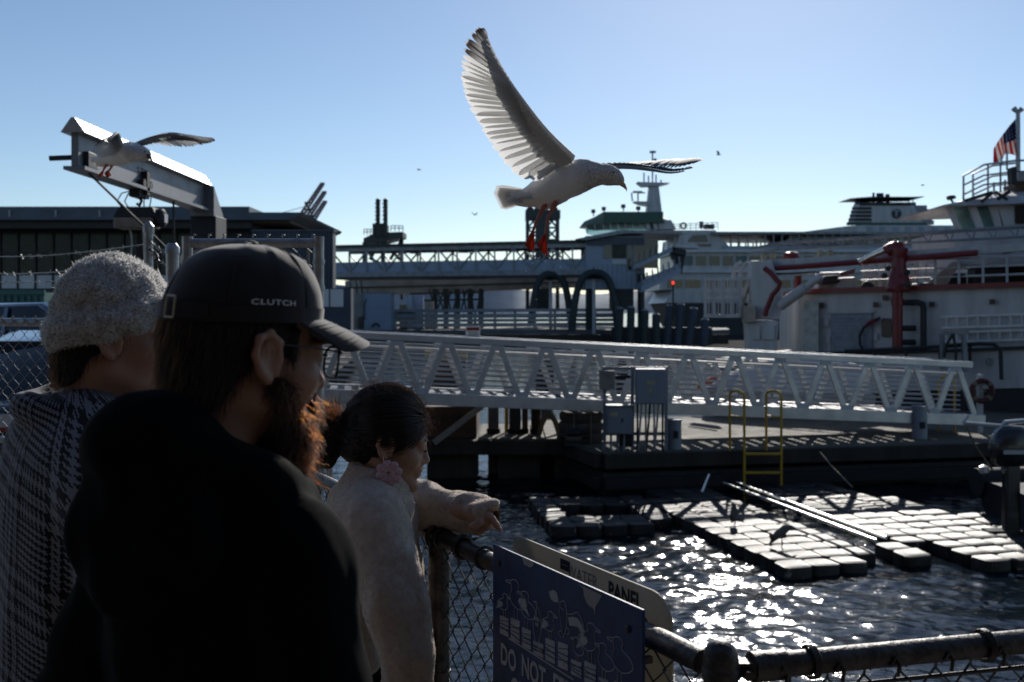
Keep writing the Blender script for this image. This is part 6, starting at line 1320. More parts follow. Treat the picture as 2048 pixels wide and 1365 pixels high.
def curve_pt(pts, t):
    n = len(pts) - 1; x = t * n; i = min(int(x), n - 1); u = x - i
    p0, p1, p2, p3 = pts[max(i - 1, 0)], pts[i], pts[i + 1], pts[min(i + 2, n)]
    return 0.5 * ((2 * p1) + (p2 - p0) * u + (2 * p0 - 5 * p1 + 4 * p2 - p3) * u * u + (3 * p1 - p0 - 3 * p2 + p3) * u ** 3)
def wing(t, lead, trail, normal, mats, nprim=10, nsec=15, thick=0.012, seed=1, single=True, covert=0.5):
    """lead: points along the leading edge shoulder->tip; trail: matching feather tips, shoulder->tip (3D)"""
    rng = random.Random(seed); N = nprim + nsec; M_sec, M_pri, M_cov = mats
    nv = Vector(normal).normalized()
    root = MB()
    # arm: a tapered limb along the leading edge
    K = 14; arm = [curve_pt(lead, 0.86 * k / K) for k in range(K + 1)]
    root.tube(arm, [lerp(thick * 1.5, thick * 0.35, k / K) for k in range(K + 1)], 8); w_ = root.build('wing', M_cov, t)
    a = w_.data.attributes.new('along', 'FLOAT', 'POINT'); a.data.foreach_set('value', np.zeros(len(w_.data.vertices), dtype=np.float32))
    geos = []
    for k in range(N):
        f = (k + 0.5) / N; prim = k >= nsec
        b0 = curve_pt(lead, min(0.985, f ** 1.05 * (0.93 if prim else 0.97))); tp = curve_pt(trail, f); ln = (tp - b0).length
        if prim: b0 = curve_pt(lead, lerp(0.62, 0.93, (k - nsec) / max(1, nprim - 1)))
        b0 = b0.lerp(tp, 0.07)
        nx = curve_pt(trail, min(1, f + 1.0 / N)); wd = max(0.018, (nx - tp).length * (0.62 if prim else 0.75)) if k < N - 1 else 0.02
        wd = min(wd, 0.045)
        tp = tp + Vector((rng.uniform(-1, 1), rng.uniform(-1, 1), rng.uniform(-1, 1))) * 0.004
        g = feather_geo(b0 + nv * (0.0012 * k), tp + nv * (0.0008 * k), wd * (1.3 if prim else 1.75), nv, 0.03, 0.0, 16, 0.34 if prim else 0.2)
        if single: feather_obj('feather', g, M_pri if prim and k >= N - 7 else M_sec, w_)
        else: geos.append((g, prim and k >= N - 7))
    if not single:
        feather_sheet('feather', [g for g, p in geos if not p], M_sec, w_)
        q = [g for g, p in geos if p]
        if q: feather_sheet('feather', q, M_pri, w_)
    # coverts: three overlapping rows of short feathers on each face
    cg = []
    for row, (r0, r1, cnt) in enumerate(((0.0, covert, 34), (0.0, covert * 0.66, 34), (0.0, covert * 0.36, 30))):
        for sd in ((-1, 1) if covert > 0.4 else (1,)):
            for k in range(cnt):
                f = (k + 0.5) / cnt * 0.93; b0 = curve_pt(lead, f); tp = curve_pt(trail, f); ln = (tp - b0)
                e = b0 + ln * (r1 * (1 - 0.35 * f) + rng.uniform(-0.03, 0.03)); o = nv * sd * (0.004 + 0.004 * row + thick * 0.4 * (1 - f))
                cg.append(feather_geo(b0 + o * 1.3, e + o * 0.6, 0.034 * (1 - 0.35 * f), nv * sd, 0.04, 0, 7, 0.4))
    feather_sheet('covert', cg, M_cov, w_)
    return w_
def bird_body(t, prims, lo, hi, h, m, head_c, head_r, name='body'):
    s = Sdf(lo, hi, h)
    for p in prims:
        if p[0] == 'e': s.ell(p[1], p[2], p[3], p[4] if len(p) > 4 else None)
        else: s.con(p[1], p[2], p[3], p[4], p[5])
    v, f = s.extract(); v = relax(v, f, 2); v = v + vnormals(v, f) * (fbm(v, 55, 2) * 0.0016)[:, None]
    me = np_mesh(name, v, f, True, BASE[t]); d = np.linalg.norm(v - np.array(head_c), axis=1); a = me.attributes.new('headness', 'FLOAT', 'POINT'); a.data.foreach_set('value', np.clip(1.4 * (1 - (d - head_r) / (head_r * 1.0)), 0, 1).astype(np.float32))
    return link(name, me, m, t)
def rotm(z, x_hint):
    """3x3 with first axis along x_hint"""
    a = Vector(x_hint).normalized(); u = Vector((0, 0, 1)); b = u.cross(a).normalized(); c = a.cross(b); return np.array(Matrix((a, b, c)).transposed())
def foot(t, hip, knee, ankle, toes, lab_m=True):
    l = MB().tube([hip, knee, ankle], [0.012, 0.0065, 0.0055], 8).build('leg', M_shank, t)
    web = MB(); pts = [Vector(q) for q in toes]
    web.mesh([Vector(ankle)] + pts, [[0, i + 1, i + 2] for i in range(len(pts) - 1)])
    for q in pts: web.tube([ankle, (Vector(ankle) + q) / 2 + Vector((0, 0, 0.002)), q], [0.0055, 0.004, 0.0022], 6)
    f = web.build('foot', M_orange, l); sl_ = f.modifiers.new('thickness', 'SOLIDIFY'); sl_.thickness = 0.0016
def big_gull():
    d = 4.25; R = lambda px, py, o=0.0: P(px, py, d + o)
    t = thing('flying_gull', 'large white gull flying with one wing raised and red feet hanging', 'bird', R(1130, 400))
    ax = np.array(R(1200, 345) - R(1030, 395)); body_ax = rotm(None, ax)
    hd = R(1222, 352)
    prims = [('e', R(1125, 368), (0.155, 0.068, 0.07), 0.03, rotm(None, R(1190, 345) - R(1080, 385))), ('e', R(1150, 355), (0.10, 0.066, 0.066), 0.03, rotm(None, (1, 0, 0.3))), ('e', R(1080, 388), (0.12, 0.05, 0.045), 0.04, rotm(None, R(1125, 372) - R(1060, 392))),
             ('c', R(1165, 348), R(1210, 349), 0.056, 0.043, 0.03), ('e', hd, (0.052, 0.040, 0.040), 0.02, rotm(None, (1, 0, -0.25))), ('e', R(1238, 361), (0.026, 0.018, 0.018), 0.015, rotm(None, (1, 0, -0.6))), ('c', R(1110, 392), R(1092, 410), 0.04, 0.02, 0.03), ('c', R(1095, 395, .03), R(1082, 410, .03), 0.035, 0.018, 0.03)]
    bird_body(t, prims, R(960, 440, -0.2), R(1270, 300, 0.2), 0.005, M_gbody, R(1215, 352), 0.085)
    # bill with hooked tip
    MB().loft([[R(px + ox, py + oz, 0) + Vector((0, oy, 0)) for ox, oz, oy in ((0, -k, 0), (0, 0, -k * 0.0011), (0, k, 0), (0, 0, k * 0.0011))] for px, py, k in ((1231, 360, 8), (1238, 363.5, 7.5), (1246, 369, 6.5), (1251, 374, 5.5), (1254, 380, 3), (1253, 382.5, 1))]).build('bill', M_bill, t, smooth=60)
    MB().lathe([(0.001, -0.006), (0.005, -0.004), (0.0065, 0), (0.005, 0.004), (0.001, 0.006)], R(1224, 348) + Vector((0, -0.036, 0)), 12, (0, 1, 0)).build('eye', M_eye, t)
    # tail fan
    tl = []
    for k in range(13):
        f = k / 12 - 0.5; tl.append(feather_geo(R(1066, 391 + 8 * f, 0.02 * f), R(986 + 20 * abs(f + 0.2), 395 + 44 * f, 0.05 * f + 0.002 * k), 0.027, (0, -0.97, 0.2), 0.02, 0, 6, 0.3))
    ta = MB().tube([R(1085, 388), R(1055, 392)], [0.03, 0.012], 8).build('tail', M_gbody, t)
    for g in tl: feather_obj('feather', g, M_fwhite, ta)
    cg = []; rng = random.Random(5)
    for k in range(46): f = rng.uniform(-0.5, 0.5); x0 = rng.uniform(1050, 1085); cg.append(feather_geo(R(x0, 390 + 14 * f, rng.uniform(-0.05, 0.03)), R(x0 - 42, 394 + 26 * f, rng.uniform(-0.06, 0.05)), 0.022, (0, -0.8, 0.5), 0.04, 0, 4, 0.4))
    feather_sheet('tail_covert', cg, M_fwhite, ta)
    # near (raised) wing: leading edge rises from shoulder to tip
    lead = [R(1142, 318, -0.05), R(1090, 265, -0.13), R(1045, 205, -0.2), R(1010, 150, -0.22), R(962, 62, -0.2)]
    trail = [R(x, y, -0.2 * min(1, 0.35 + k / 9)) for k, (x, y) in enumerate(((1090, 352), (1068, 354), (1030, 349), (1002, 318), (981, 288), (966, 266), (952, 240), (936, 210), (927, 187), (920, 163), (920, 138), (921, 114), (927, 91), (938, 72), (952, 58), (967, 57)))]
    wing(t, lead, trail, (0.15, -0.97, -0.2), (M_fsec, M_fprim, M_fcov), 10, 20, 0.016, 3, True, 0.43)
    cg = []
    for k in range(40): f = rng.random(); b0 = R(lerp(1072, 1150, f), lerp(350, 318, f), -0.05); cg.append(feather_geo(b0, b0 + Vector((rng.uniform(-0.05, -0.01), rng.uniform(-0.01, 0.01), rng.uniform(-0.02, 0.015))), 0.02, (0, -1, 0.1), 0.05, 0, 4, 0.4))
    feather_sheet('scapular', cg, M_fwhite, t)
    # far wing, stretched away to the right, seen nearly edge on
    lead = [R(1165, 338, 0.05), R(1245, 334, 0.2), R(1300, 340, 0.34), R(1345, 346, 0.42), R(1392, 337, 0.48)]
    trail = [R(1180, 332, 0.16), R(1250, 330, 0.34), R(1290, 330, 0.48), R(1320, 327, 0.56), R(1345, 324, 0.6), R(1365, 322, 0.6), R(1385, 321, 0.58), R(1400, 322, 0.54), R(1405, 325, 0.5)]
    wing(t, lead, trail, (0.0, -0.25, 0.97), (M_fgrey, M_fdark, M_fgrey), 8, 14, 0.009, 4, True, 0.38)
    foot(t, R(1093, 405, -0.02), R(1074, 440, -0.03), R(1066, 462, -0.03), [R(1050, 491, -0.05), R(1058, 499, -0.02), R(1068, 501, 0.0)])
    foot(t, R(1113, 405, -0.04), R(1096, 435, -0.05), R(1091, 468, -0.05), [R(1074, 490, -0.07), R(1082, 502, -0.05), R(1094, 513, -0.03)])
    # drops falling off the feet
    dr = MB(); rng = random.Random(9)
    for k in range(26): q = R(1090 + rng.gauss(0, 26), 505 + abs(rng.gauss(0, 40)), rng.uniform(-0.3, 0.3)); r = rng.uniform(0.0012, 0.003); dr.lathe([(r * 0.3, -r), (r, 0), (r * 0.3, r)], q, 6)
    dr.build('water_drops', mat('water_drop', (0.8, 0.85, 0.9), 0.03, var=0, spec=1.0), base=R(1090, 505), label='tiny bright water drops falling from the gull feet', cat='water drops', kind='stuff')
big_gull()
def left_gull():
    d = 6.2; R = lambda px, py, o=0.0: P(px, py, d + o)
    t = thing('flying_gull', 'gull gliding past the jib crane with wings spread and red feet', 'bird', R(240, 330))
    prims = [('e', R(262, 300, 0.0), (0.075, 0.06, 0.05), 0.03), ('e', R(245, 310, 0.05), (0.15, 0.07, 0.062), 0.03, rotm(None, (0.9, -0.5, 0.12))), ('e', R(215, 318, 0.12), (0.1, 0.05, 0.045), 0.04, rotm(None, (0.9, -0.4, 0.25))), ('c', R(262, 308, -0.05), R(284, 307, -0.14), 0.055, 0.042, 0.03), ('e', R(288, 309, -0.15), (0.05, 0.042, 0.038), 0.02, rotm(None, (0.9, -0.4, -0.2)))]
    bird_body(t, prims, R(240, 315) - Vector((0.36, 0.4, 0.22)), R(240, 315) + Vector((0.36, 0.4, 0.22)), 0.008, M_gbody, R(285, 308, -0.14), 0.085)
    MB().loft([[R(px, py + oz, o) + Vector((0, oy, 0)) for oz, oy in ((-k, 0), (0, -k * 0.002), (k, 0), (0, k * 0.002))] for px, py, o, k in ((294, 312, -0.18, 5), (299, 314, -0.2, 4.6), (304, 318, -0.22, 4), (306, 323, -0.22, 2), (306, 326, -0.22, 0.6))]).build('bill', M_darkbill, t, smooth=60)
    MB().lathe([(0.001, -0.005), (0.0055, 0), (0.001, 0.005)], R(289, 304, -0.19), 10, (0, 1, 0)).build('eye', M_eye, t)
    ta = MB().tube([R(215, 318, 0.12), R(202, 322, 0.15)], [0.03, 0.012], 8).build('tail', M_gbody, t)
    for k in range(11): f = k / 10 - 0.5; feather_obj('feather', feather_geo(R(206, 320 + 3 * f, 0.13), R(178 + 18 * (f + 0.5) ** 1.5, 326 + 22 * f, 0.2 + 0.1 * f), 0.036, (0, -0.5, 0.86), 0.02, 0, 6, 0.25), M_fwhite, ta)
    lead = [R(268, 294, 0.02), R(300, 279, 0.0), R(335, 271, -0.02), R(370, 274, -0.02), R(430, 286, 0.0)]
    trail = [R(277, 303, 0.06), R(295, 294, 0.1), R(320, 292, 0.1), R(345, 294, 0.1), R(365, 295, 0.08), R(385, 295, 0.06), R(400, 294, 0.04), R(412, 292, 0.02), R(422, 290, 0.0), R(432, 287, 0.0)]
    wing(t, lead, trail, (0.0, -0.75, 0.6), (M_fsec, M_fprim, M_fgrey), 10, 15, 0.013, 7, True, 0.45)
    lead = [R(246, 300, 0.0), R(240, 285, -0.06), R(234, 268, -0.12), R(226, 272, -0.2), R(214, 282, -0.28)]
    trail = [R(222, 308, 0.0), R(212, 312, -0.06), R(202, 314, -0.12), R(196, 312, -0.18), R(190, 306, -0.24), R(189, 300, -0.28), R(192, 294, -0.3), R(200, 288, -0.3), R(210, 282, -0.29)]
    wing(t, lead, trail, (-0.6, -0.75, -0.2), (M_fsec, M_fprim, M_fwhite), 9, 14, 0.013, 8, True, 0.5)
    foot(t, R(217, 325, 0.08), R(208, 338, 0.1), R(206, 343, 0.1), [R(195, 354, 0.08), R(199, 355, 0.1), R(205, 352, 0.12)]); foot(t, R(226, 326, 0.08), R(221, 338, 0.1), R(217, 342, 0.1), [R(209, 347, 0.08), R(214, 356, 0.1), R(222, 352, 0.12)])
left_gull()
# distant gulls
for i, (px, py, sc, lab) in enumerate(((838, 340, 1.0, 'tiny pale gull far off left of the raised wing'), (950, 430, 0.8, 'tiny dark gull far off above the footbridge'), (1437, 310, 1.1, 'tiny dark gull far off past the far wing tip'), (1845, 371, 0.9, 'tiny gull far off above the striped funnel'))):
    d = 95; c = P(px, py, d); t = thing('distant_gull', lab, 'bird', c, 'distant gulls in the sky'); s = 0.5 * sc; m = M_fwhite if i == 0 else M_fgrey
    def ringp(x, r): return [c + Vector((x, r * math.cos(a), r * math.sin(a))) for a in np.linspace(0, 6.283, 7)[:-1]]
    b = MB().loft([ringp(-0.42 * s, 0.02 * s), ringp(-0.2 * s, 0.1 * s), ringp(0.1 * s, 0.12 * s), ringp(0.35 * s, 0.07 * s), ringp(0.48 * s, 0.015 * s)]).build('body', m, t)
    for sd in (-1, 1):
        dy = (0.9, 0.2, 0.7, 0.85)[i]; up = (0.15, 0.5, 0.6, 0.1)[i]
        MB().loft([[c + Vector((x * s + (0.9 - dy) * sd * k * s, sd * k * s * dy * 0.6, z * s + k * s * up)) for x, z in ((0.16 - 0.1 * k, 0.02), (-0.12 - 0.16 * k, 0.0), (-0.1 - 0.16 * k, 0.02))] for k in (0.05, 0.5, 1.0)]).build('wing', m, t)
# two birds standing on the floats
def standing(px, py, d, lean, lab, m, flip=1):
    c = P(px, py, d); c.z = 0.128; t = thing('standing_bird', lab, 'bird', c, 'birds standing on the floats'); U = lambda x, z, y=0.0: c + Vector((flip * x, y, z))
    M_ = m
    if lean:
        prims = [('e', U(-0.01, 0.17), (0.115, 0.05, 0.048), 0.03, rotm(None, (0.8, 0, 0.6))), ('c', U(0.05, 0.22), U(0.105, 0.235), 0.042, 0.03, 0.03), ('e', U(0.125, 0.222), (0.034, 0.024, 0.024), 0.015, rotm(None, (1, 0, -0.4))), ('c', U(-0.07, 0.11), U(-0.14, 0.03), 0.028, 0.01, 0.03)]
        bl = [U(0.145, 0.213), U(0.165, 0.203), U(0.18, 0.195)]; hc = U(0.12, 0.22)
    else:
        prims = [('e', U(0, 0.14), (0.05, 0.05, 0.09), 0.03), ('c', U(0.005, 0.2), U(0.0, 0.25), 0.036, 0.026, 0.03), ('e', U(-0.005, 0.268), (0.034, 0.026, 0.025), 0.015), ('c', U(-0.015, 0.09), U(-0.03, 0.045), 0.03, 0.012, 0.03)]
        bl = [U(-0.03, 0.268), U(-0.055, 0.262), U(-0.065, 0.255)]; hc = U(0, 0.26)
    bird_body(t, prims, U(-0.22 * flip, -0.01, -0.1) if flip > 0 else U(0.22, -0.01, -0.1), U(0.22 * flip, 0.34, 0.1), 0.006, M_, hc, 0.05)
    MB().tube(bl, [0.008, 0.006, 0.002], 6).build('bill', M_darkbill, t)
    for y in (-0.018, 0.018):
        l = MB().tube([U(0.01, 0.09, y), U(0.015, 0.045, y), U(0.01, 0.003, y)], 0.004, 6).build('leg', M_darkbill, t); MB().mesh([U(0.0, 0.004, y), U(0.045, 0.004, y - 0.016), U(0.05, 0.004, y), U(0.045, 0.004, y + 0.016)], [[0, 1, 2, 3]]).build('foot', M_darkbill, l)
    for y in (-1, 1): feather_sheet('folded_wing', [feather_geo(U(0.05 if lean else 0.02, 0.2 - 0.012 * k, y * 0.046), U((-0.12 if lean else -0.03) - 0.004 * k, (0.07 if lean else 0.055) + 0.01 * k, y * 0.03), 0.03, (0, y, 0.1), 0.06, 0, 5, 0.3) for k in range(7)], M_fstand, t)
M_fstand = feather_mat('juvenile_feather', (0.13, 0.115, 0.10), (0.05, 0.045, 0.042), 0.9, 0.1); M_sbody = body_mat('juvenile_plumage', (0.17, 0.155, 0.14), (0.09, 0.08, 0.07), 0, 0)
standing(1468, 1036, 12.95, False, 'brown bird standing upright at the float strip edge', M_sbody); standing(1562, 1078, 11.75, True, 'brown bird leaning forward near the float strip end', M_sbody)
# ------------------------------------------------------------------ people
def skin_mat(name, col, red=(0.35, 0.09, 0.05)):
    m = bpy.data.materials.new(name); m.use_nodes = True; n = m.node_tree; b = n.nodes['Principled BSDF']; L = n.links.new
    tc = n.nodes.new('ShaderNodeTexCoord'); nz = n.nodes.new('ShaderNodeTexNoise'); nz.inputs['Scale'].default_value = 28; nz.inputs['Detail'].default_value = 6; L(tc.outputs['Object'], nz.inputs[0])
    mx = n.nodes.new('ShaderNodeMix'); mx.data_type = 'RGBA'; L(nz.outputs[0], mx.inputs[0]); mx.inputs[6].default_value = tuple(c * 0.8 for c in col) + (1,); mx.inputs[7].default_value = tuple(col) + (1,); L(mx.outputs[2], b.inputs['Base Color'])
    b.inputs['Roughness'].default_value = 0.5; b.inputs['Subsurface Weight'].default_value = 0.25; b.inputs['Subsurface Radius'].default_value = (0.012, 0.004, 0.002); b.inputs['Subsurface Scale'].default_value = 1.0
    n2 = n.nodes.new('ShaderNodeTexNoise'); n2.inputs['Scale'].default_value = 420; n2.inputs['Detail'].default_value = 3; L(tc.outputs['Object'], n2.inputs[0]); bp = n.nodes.new('ShaderNodeBump'); bp.inputs['Strength'].default_value = 0.25; bp.inputs['Distance'].default_value = 0.001; L(n2.outputs[0], bp.inputs['Height']); L(bp.outputs[0], b.inputs['Normal'])
    return m
def hair_mat(name, mel, redn, rough=0.3):
    m = bpy.data.materials.new(name); m.use_nodes = True; n = m.node_tree; n.nodes.remove(n.nodes['Principled BSDF']); h = n.nodes.new('ShaderNodeBsdfHairPrincipled'); h.parametrization = 'MELANIN'
    h.inputs['Melanin'].default_value = mel; h.inputs['Melanin Redness'].default_value = redn; h.inputs['Roughness'].default_value = rough; h.inputs['Radial Roughness'].default_value = 0.4; h.inputs['Random Color'].default_value = 0.25
    n.links.new(h.outputs[0], n.nodes['Material Output'].inputs[0]); return m
def cloth_mat(name, col, sheen=0.0, bump=0.5, bs=500, col2=None, rough=0.95, sc=30):
    m = mat(name, col, rough, var=0.12, scale=sc, bump=bump, bscale=bs, spec=0.15, col2=col2); b = m.node_tree.nodes['Principled BSDF']; b.inputs['Sheen Weight'].default_value = sheen; b.inputs['Sheen Roughness'].default_value = 0.5; return m
def head_R(yaw, pitch, roll=0.0):
    th, p = math.radians(yaw), math.radians(pitch); f = Vector((math.sin(th) * math.cos(p), math.cos(th) * math.cos(p), math.sin(p))); r = Vector((math.cos(th), -math.sin(th), 0)); u = r.cross(f)
    if roll: M = Matrix.Rotation(math.radians(roll), 3, f); r = M @ r; u = M @ u
    return np.array(Matrix((r, f, u)).transposed())
def head_sdf(s, R, T, S=1.0, fem=False):
    s.frame(R, T, S)
    s.ell((0, -0.014, 0.032), (0.075, 0.096, 0.086), 0.02)
    s.ell((0, 0.030, -0.040), (0.058, 0.064, 0.076), 0.035)
    for x in (-1, 1):
        s.con((x * 0.050, -0.005, -0.062), (x * 0.014, 0.078, -0.104), 0.018, 0.014, 0.03)
        s.ell((x * 0.043, 0.062, -0.030), (0.021, 0.022, 0.020), 0.03)
        s.ell((x * 0.032, 0.100, 0.001), (0.017, 0.014, 0.011), 0.014, mode='sub'); s.ell((x * 0.032, 0.0795, -0.001), (0.0150, 0.0150, 0.0125), 0.006)
        s.con((x * 0.016, 0.0905, 0.017), (x * 0.052, 0.077, 0.017), 0.008 if not fem else 0.006, 0.006, 0.014)
        # ear: rim, lobe, hollow
        ex = 0.077; pts = [(x * ex, 0.010, -0.028), (x * ex, 0.012, -0.008), (x * (ex + 0.004), 0.008, 0.014), (x * (ex + 0.009), -0.008, 0.025), (x * (ex + 0.014), -0.024, 0.016), (x * (ex + 0.012), -0.026, -0.006), (x * (ex + 0.006), -0.014, -0.026), (x * (ex + 0.003), -0.002, -0.036)]
        s.ell((x * (ex + 0.001), -0.006, -0.003), (0.007, 0.018, 0.027), 0.006); s.chain(pts, [0.005, 0.005, 0.0048, 0.0048, 0.005, 0.0048, 0.0058, 0.0072], 0.006)
        s.ell((x * (ex + 0.010), -0.001, -0.006), (0.006, 0.008, 0.014), 0.004, mode='sub')
    s.ell((0, 0.082, -0.106), (0.019, 0.015, 0.014), 0.02)
    nl = 0.112 if not fem else 0.108
    s.con((0, 0.0865, 0.008), (0, nl - 0.006, -0.030), 0.0085, 0.0095, 0.012); s.ell((0, nl - 0.004, -0.0355), (0.0105, 0.0105, 0.0095), 0.008)
    for x in (-1, 1): s.ell((x * 0.0115, 0.0955, -0.039), (0.0075, 0.0095, 0.0070), 0.006); s.ell((x * 0.006, 0.1015, -0.0465), (0.0035, 0.005, 0.003), 0.003, mode='sub')
    s.ell((0, 0.086, -0.062), (0.024, 0.012, 0.022), 0.015)
    s.ell((0, 0.0955, -0.0625), (0.020, 0.0075, 0.0055), 0.005); s.ell((0, 0.0935, -0.0755), (0.017, 0.0080, 0.0062), 0.005); s.ell((0, 0.104, -0.0690), (0.020, 0.006, 0.0018), 0.003, mode='sub'); s.ell((0, 0.099, -0.088), (0.02, 0.006, 0.005), 0.008, mode='sub')
    s.con((0, -0.028, -0.060), (0, -0.052, -0.190), 0.056 if not fem else 0.047, 0.060 if not fem else 0.050, 0.03)
    s.frame()
def loc(R, T, S=1.0): return lambda x, y, z: Vector(np.array(R) @ (np.array([x, y, z]) * S) + np.array(T))
def sdf_obj(name, s, m, parent, it=2, noise=None, uv=None):
    v, f = s.extract(); v = relax(v, f, it)
    if noise:
        nn = vnormals(v, f)
        for (sc, amp, oc, sd, sq) in noise: v = v + nn * (fbm(v * np.array(sq), sc, oc, sd) * amp)[:, None]
    o = link(name, np_mesh(name, v, f, True, BASE[parent]), m, parent)
    if uv:
        u = np.array(uv(v), dtype=np.float32)
        for k, nm in enumerate(('u_thread', 'v_thread')): a = o.data.attributes.new(nm, 'FLOAT', 'POINT'); a.data.foreach_set('value', u[k])
    return o, v, f
def fuzz(name, p, n, l0, l1, wd, m, parent, rng, lay=0.5):
    N = len(p); r = rng.normal(size=(N, 3)); d = n + lay * r * np.array([1, 1, 1]); d /= np.linalg.norm(d, axis=1, keepdims=True); s = np.cross(d, rng.normal(size=(N, 3))); s /= np.linalg.norm(s, axis=1, keepdims=True) + 1e-9
    ln = (l0 + (l1 - l0) * rng.rand(N, 1) ** 2); w_ = wd * (0.6 + 0.8 * rng.rand(N, 1)); bend = rng.normal(size=(N, 3)) * ln * 0.25
    v = np.stack([p - s * w_ - n * 0.0015, p + s * w_ - n * 0.0015, p + d * ln * 0.55 + s * w_ * 0.6, p + d * ln + bend], 1).reshape(-1, 3); i = np.arange(N) * 4
    f = np.concatenate([np.stack([i, i + 1, i + 2], 1), np.stack([i, i + 2, i + 3], 1)]); return link(name, np_mesh(name, v, f, True, BASE[parent]), m, parent)
def grow(p, d0, d1, ln, K, rng, wave=0.0, jit=0.15):
    """strands from points p, starting along d0 and turning to d1"""
    N = len(p); c = np.zeros((N, K, 3)); c[:, 0] = p; j = rng.normal(size=(N, 3)) * jit; ph = rng.rand(N, 1) * 6.28; ax = rng.normal(size=(N, 3))
    for k in range(1, K):
        t = k / (K - 1); d = d0 * (1 - t) + d1 * t + j + wave * ax * np.sin(ph + 7 * t); d /= np.linalg.norm(d, axis=1, keepdims=True) + 1e-9; c[:, k] = c[:, k - 1] + d * ln / (K - 1)
    return c
RNG = np.random.RandomState(21)
M_skin1 = skin_mat('skin_tan', (0.36, 0.19, 0.125)); M_skin2 = skin_mat('skin_ruddy', (0.42, 0.23, 0.16)); M_skin3 = skin_mat('skin_light_brown', (0.46, 0.27, 0.18))
H_black = hair_mat('hair_black', 0.97, 0.4, 0.22); H_brown = hair_mat('hair_dark_brown', 0.93, 0.6, 0.35); H_beard = hair_mat('beard_auburn', 0.86, 0.9, 0.35); H_grey = hair_mat('stubble_grey', 0.55, 0.5, 0.35); H_tip = hair_mat('hair_brown_ends', 0.9, 0.7, 0.3)
M_hairbase = cloth_mat('hair_mass', (0.010, 0.008, 0.007), 0, 0.8, 260, rough=0.6)
M_capf = cloth_mat('faded_black_twill', (0.020, 0.017, 0.018), 0.42, 0.25, 900, rough=0.9, sc=20); M_hood = cloth_mat('black_fleece_cloth', (0.006, 0.0062, 0.007), 0.012, 0.3, 500); M_pants = cloth_mat('black_trousers', (0.008, 0.008, 0.009), 0.02)
M_fleece = cloth_mat('cream_fleece', (0.56, 0.455, 0.375), 0.25, 1.0, 330, sc=60); M_wool = cloth_mat('mottled_wool', (0.74, 0.72, 0.69), 0.3, 1.0, 260, col2=(0.20, 0.185, 0.17), sc=190); M_wfuzz = mat('wool_fibre', (0.78, 0.76, 0.73), 0.8, var=0, trans=0.4); M_ffuzz = mat('fleece_fibre', (0.56, 0.47, 0.39), 0.85, var=0, trans=0.35)
M_shoe = mat('dark_shoe', (0.015, 0.014, 0.014), 0.5)

def frame_fn(bx, by, yaw):
    th = math.radians(yaw); f = Vector((math.sin(th), math.cos(th), 0)); r = Vector((math.cos(th), -math.sin(th), 0)); return lambda x, y, z: Vector((bx, by, DECK)) + r * x + f * y + Vector((0, 0, z))
def legs(t, B, hip, k=1.0):
    lo = np.min([B(x, y, 0) for x in (-.3, .3) for y in (-.3, .3)], axis=0); hi = np.max([B(x, y, hip + 0.12) for x in (-.3, .3) for y in (-.3, .3)], axis=0); lo[2] = DECK + 0.05
    s = Sdf(lo, hi, 0.014); s.ell(B(0, 0, hip), (0.165 * k, 0.14 * k, 0.13), 0.03)
    for x in (-1, 1): s.chain([B(x * 0.085 * k, 0, hip - 0.03), B(x * 0.095 * k, 0.015, hip * 0.52), B(x * 0.10 * k, -0.01, 0.09)], [0.092 * k, 0.07 * k, 0.055 * k], 0.03)
    sdf_obj('trousers', s, M_pants, t, 2, [(7, 0.008, 2, 5, (1, 1, 0.6))])
    for x in (-1, 1):
        a = B(x * 0.10 * k, -0.07, 0.0); rings = []
        for y, w_, h in ((-0.09, 0.03, 0.06), (-0.05, 0.042, 0.09), (0.02, 0.043, 0.095), (0.09, 0.047, 0.065), (0.16, 0.042, 0.05), (0.195, 0.022, 0.035)): rings.append([B(x * 0.10 * k + w_ * math.cos(q), y, max(0.004, h * 0.5 + h * 0.5 * math.sin(q))) for q in np.linspace(0, 2 * math.pi, 13)[:-1]])
        MB().loft(rings).build('shoe', M_shoe, t, smooth=60)

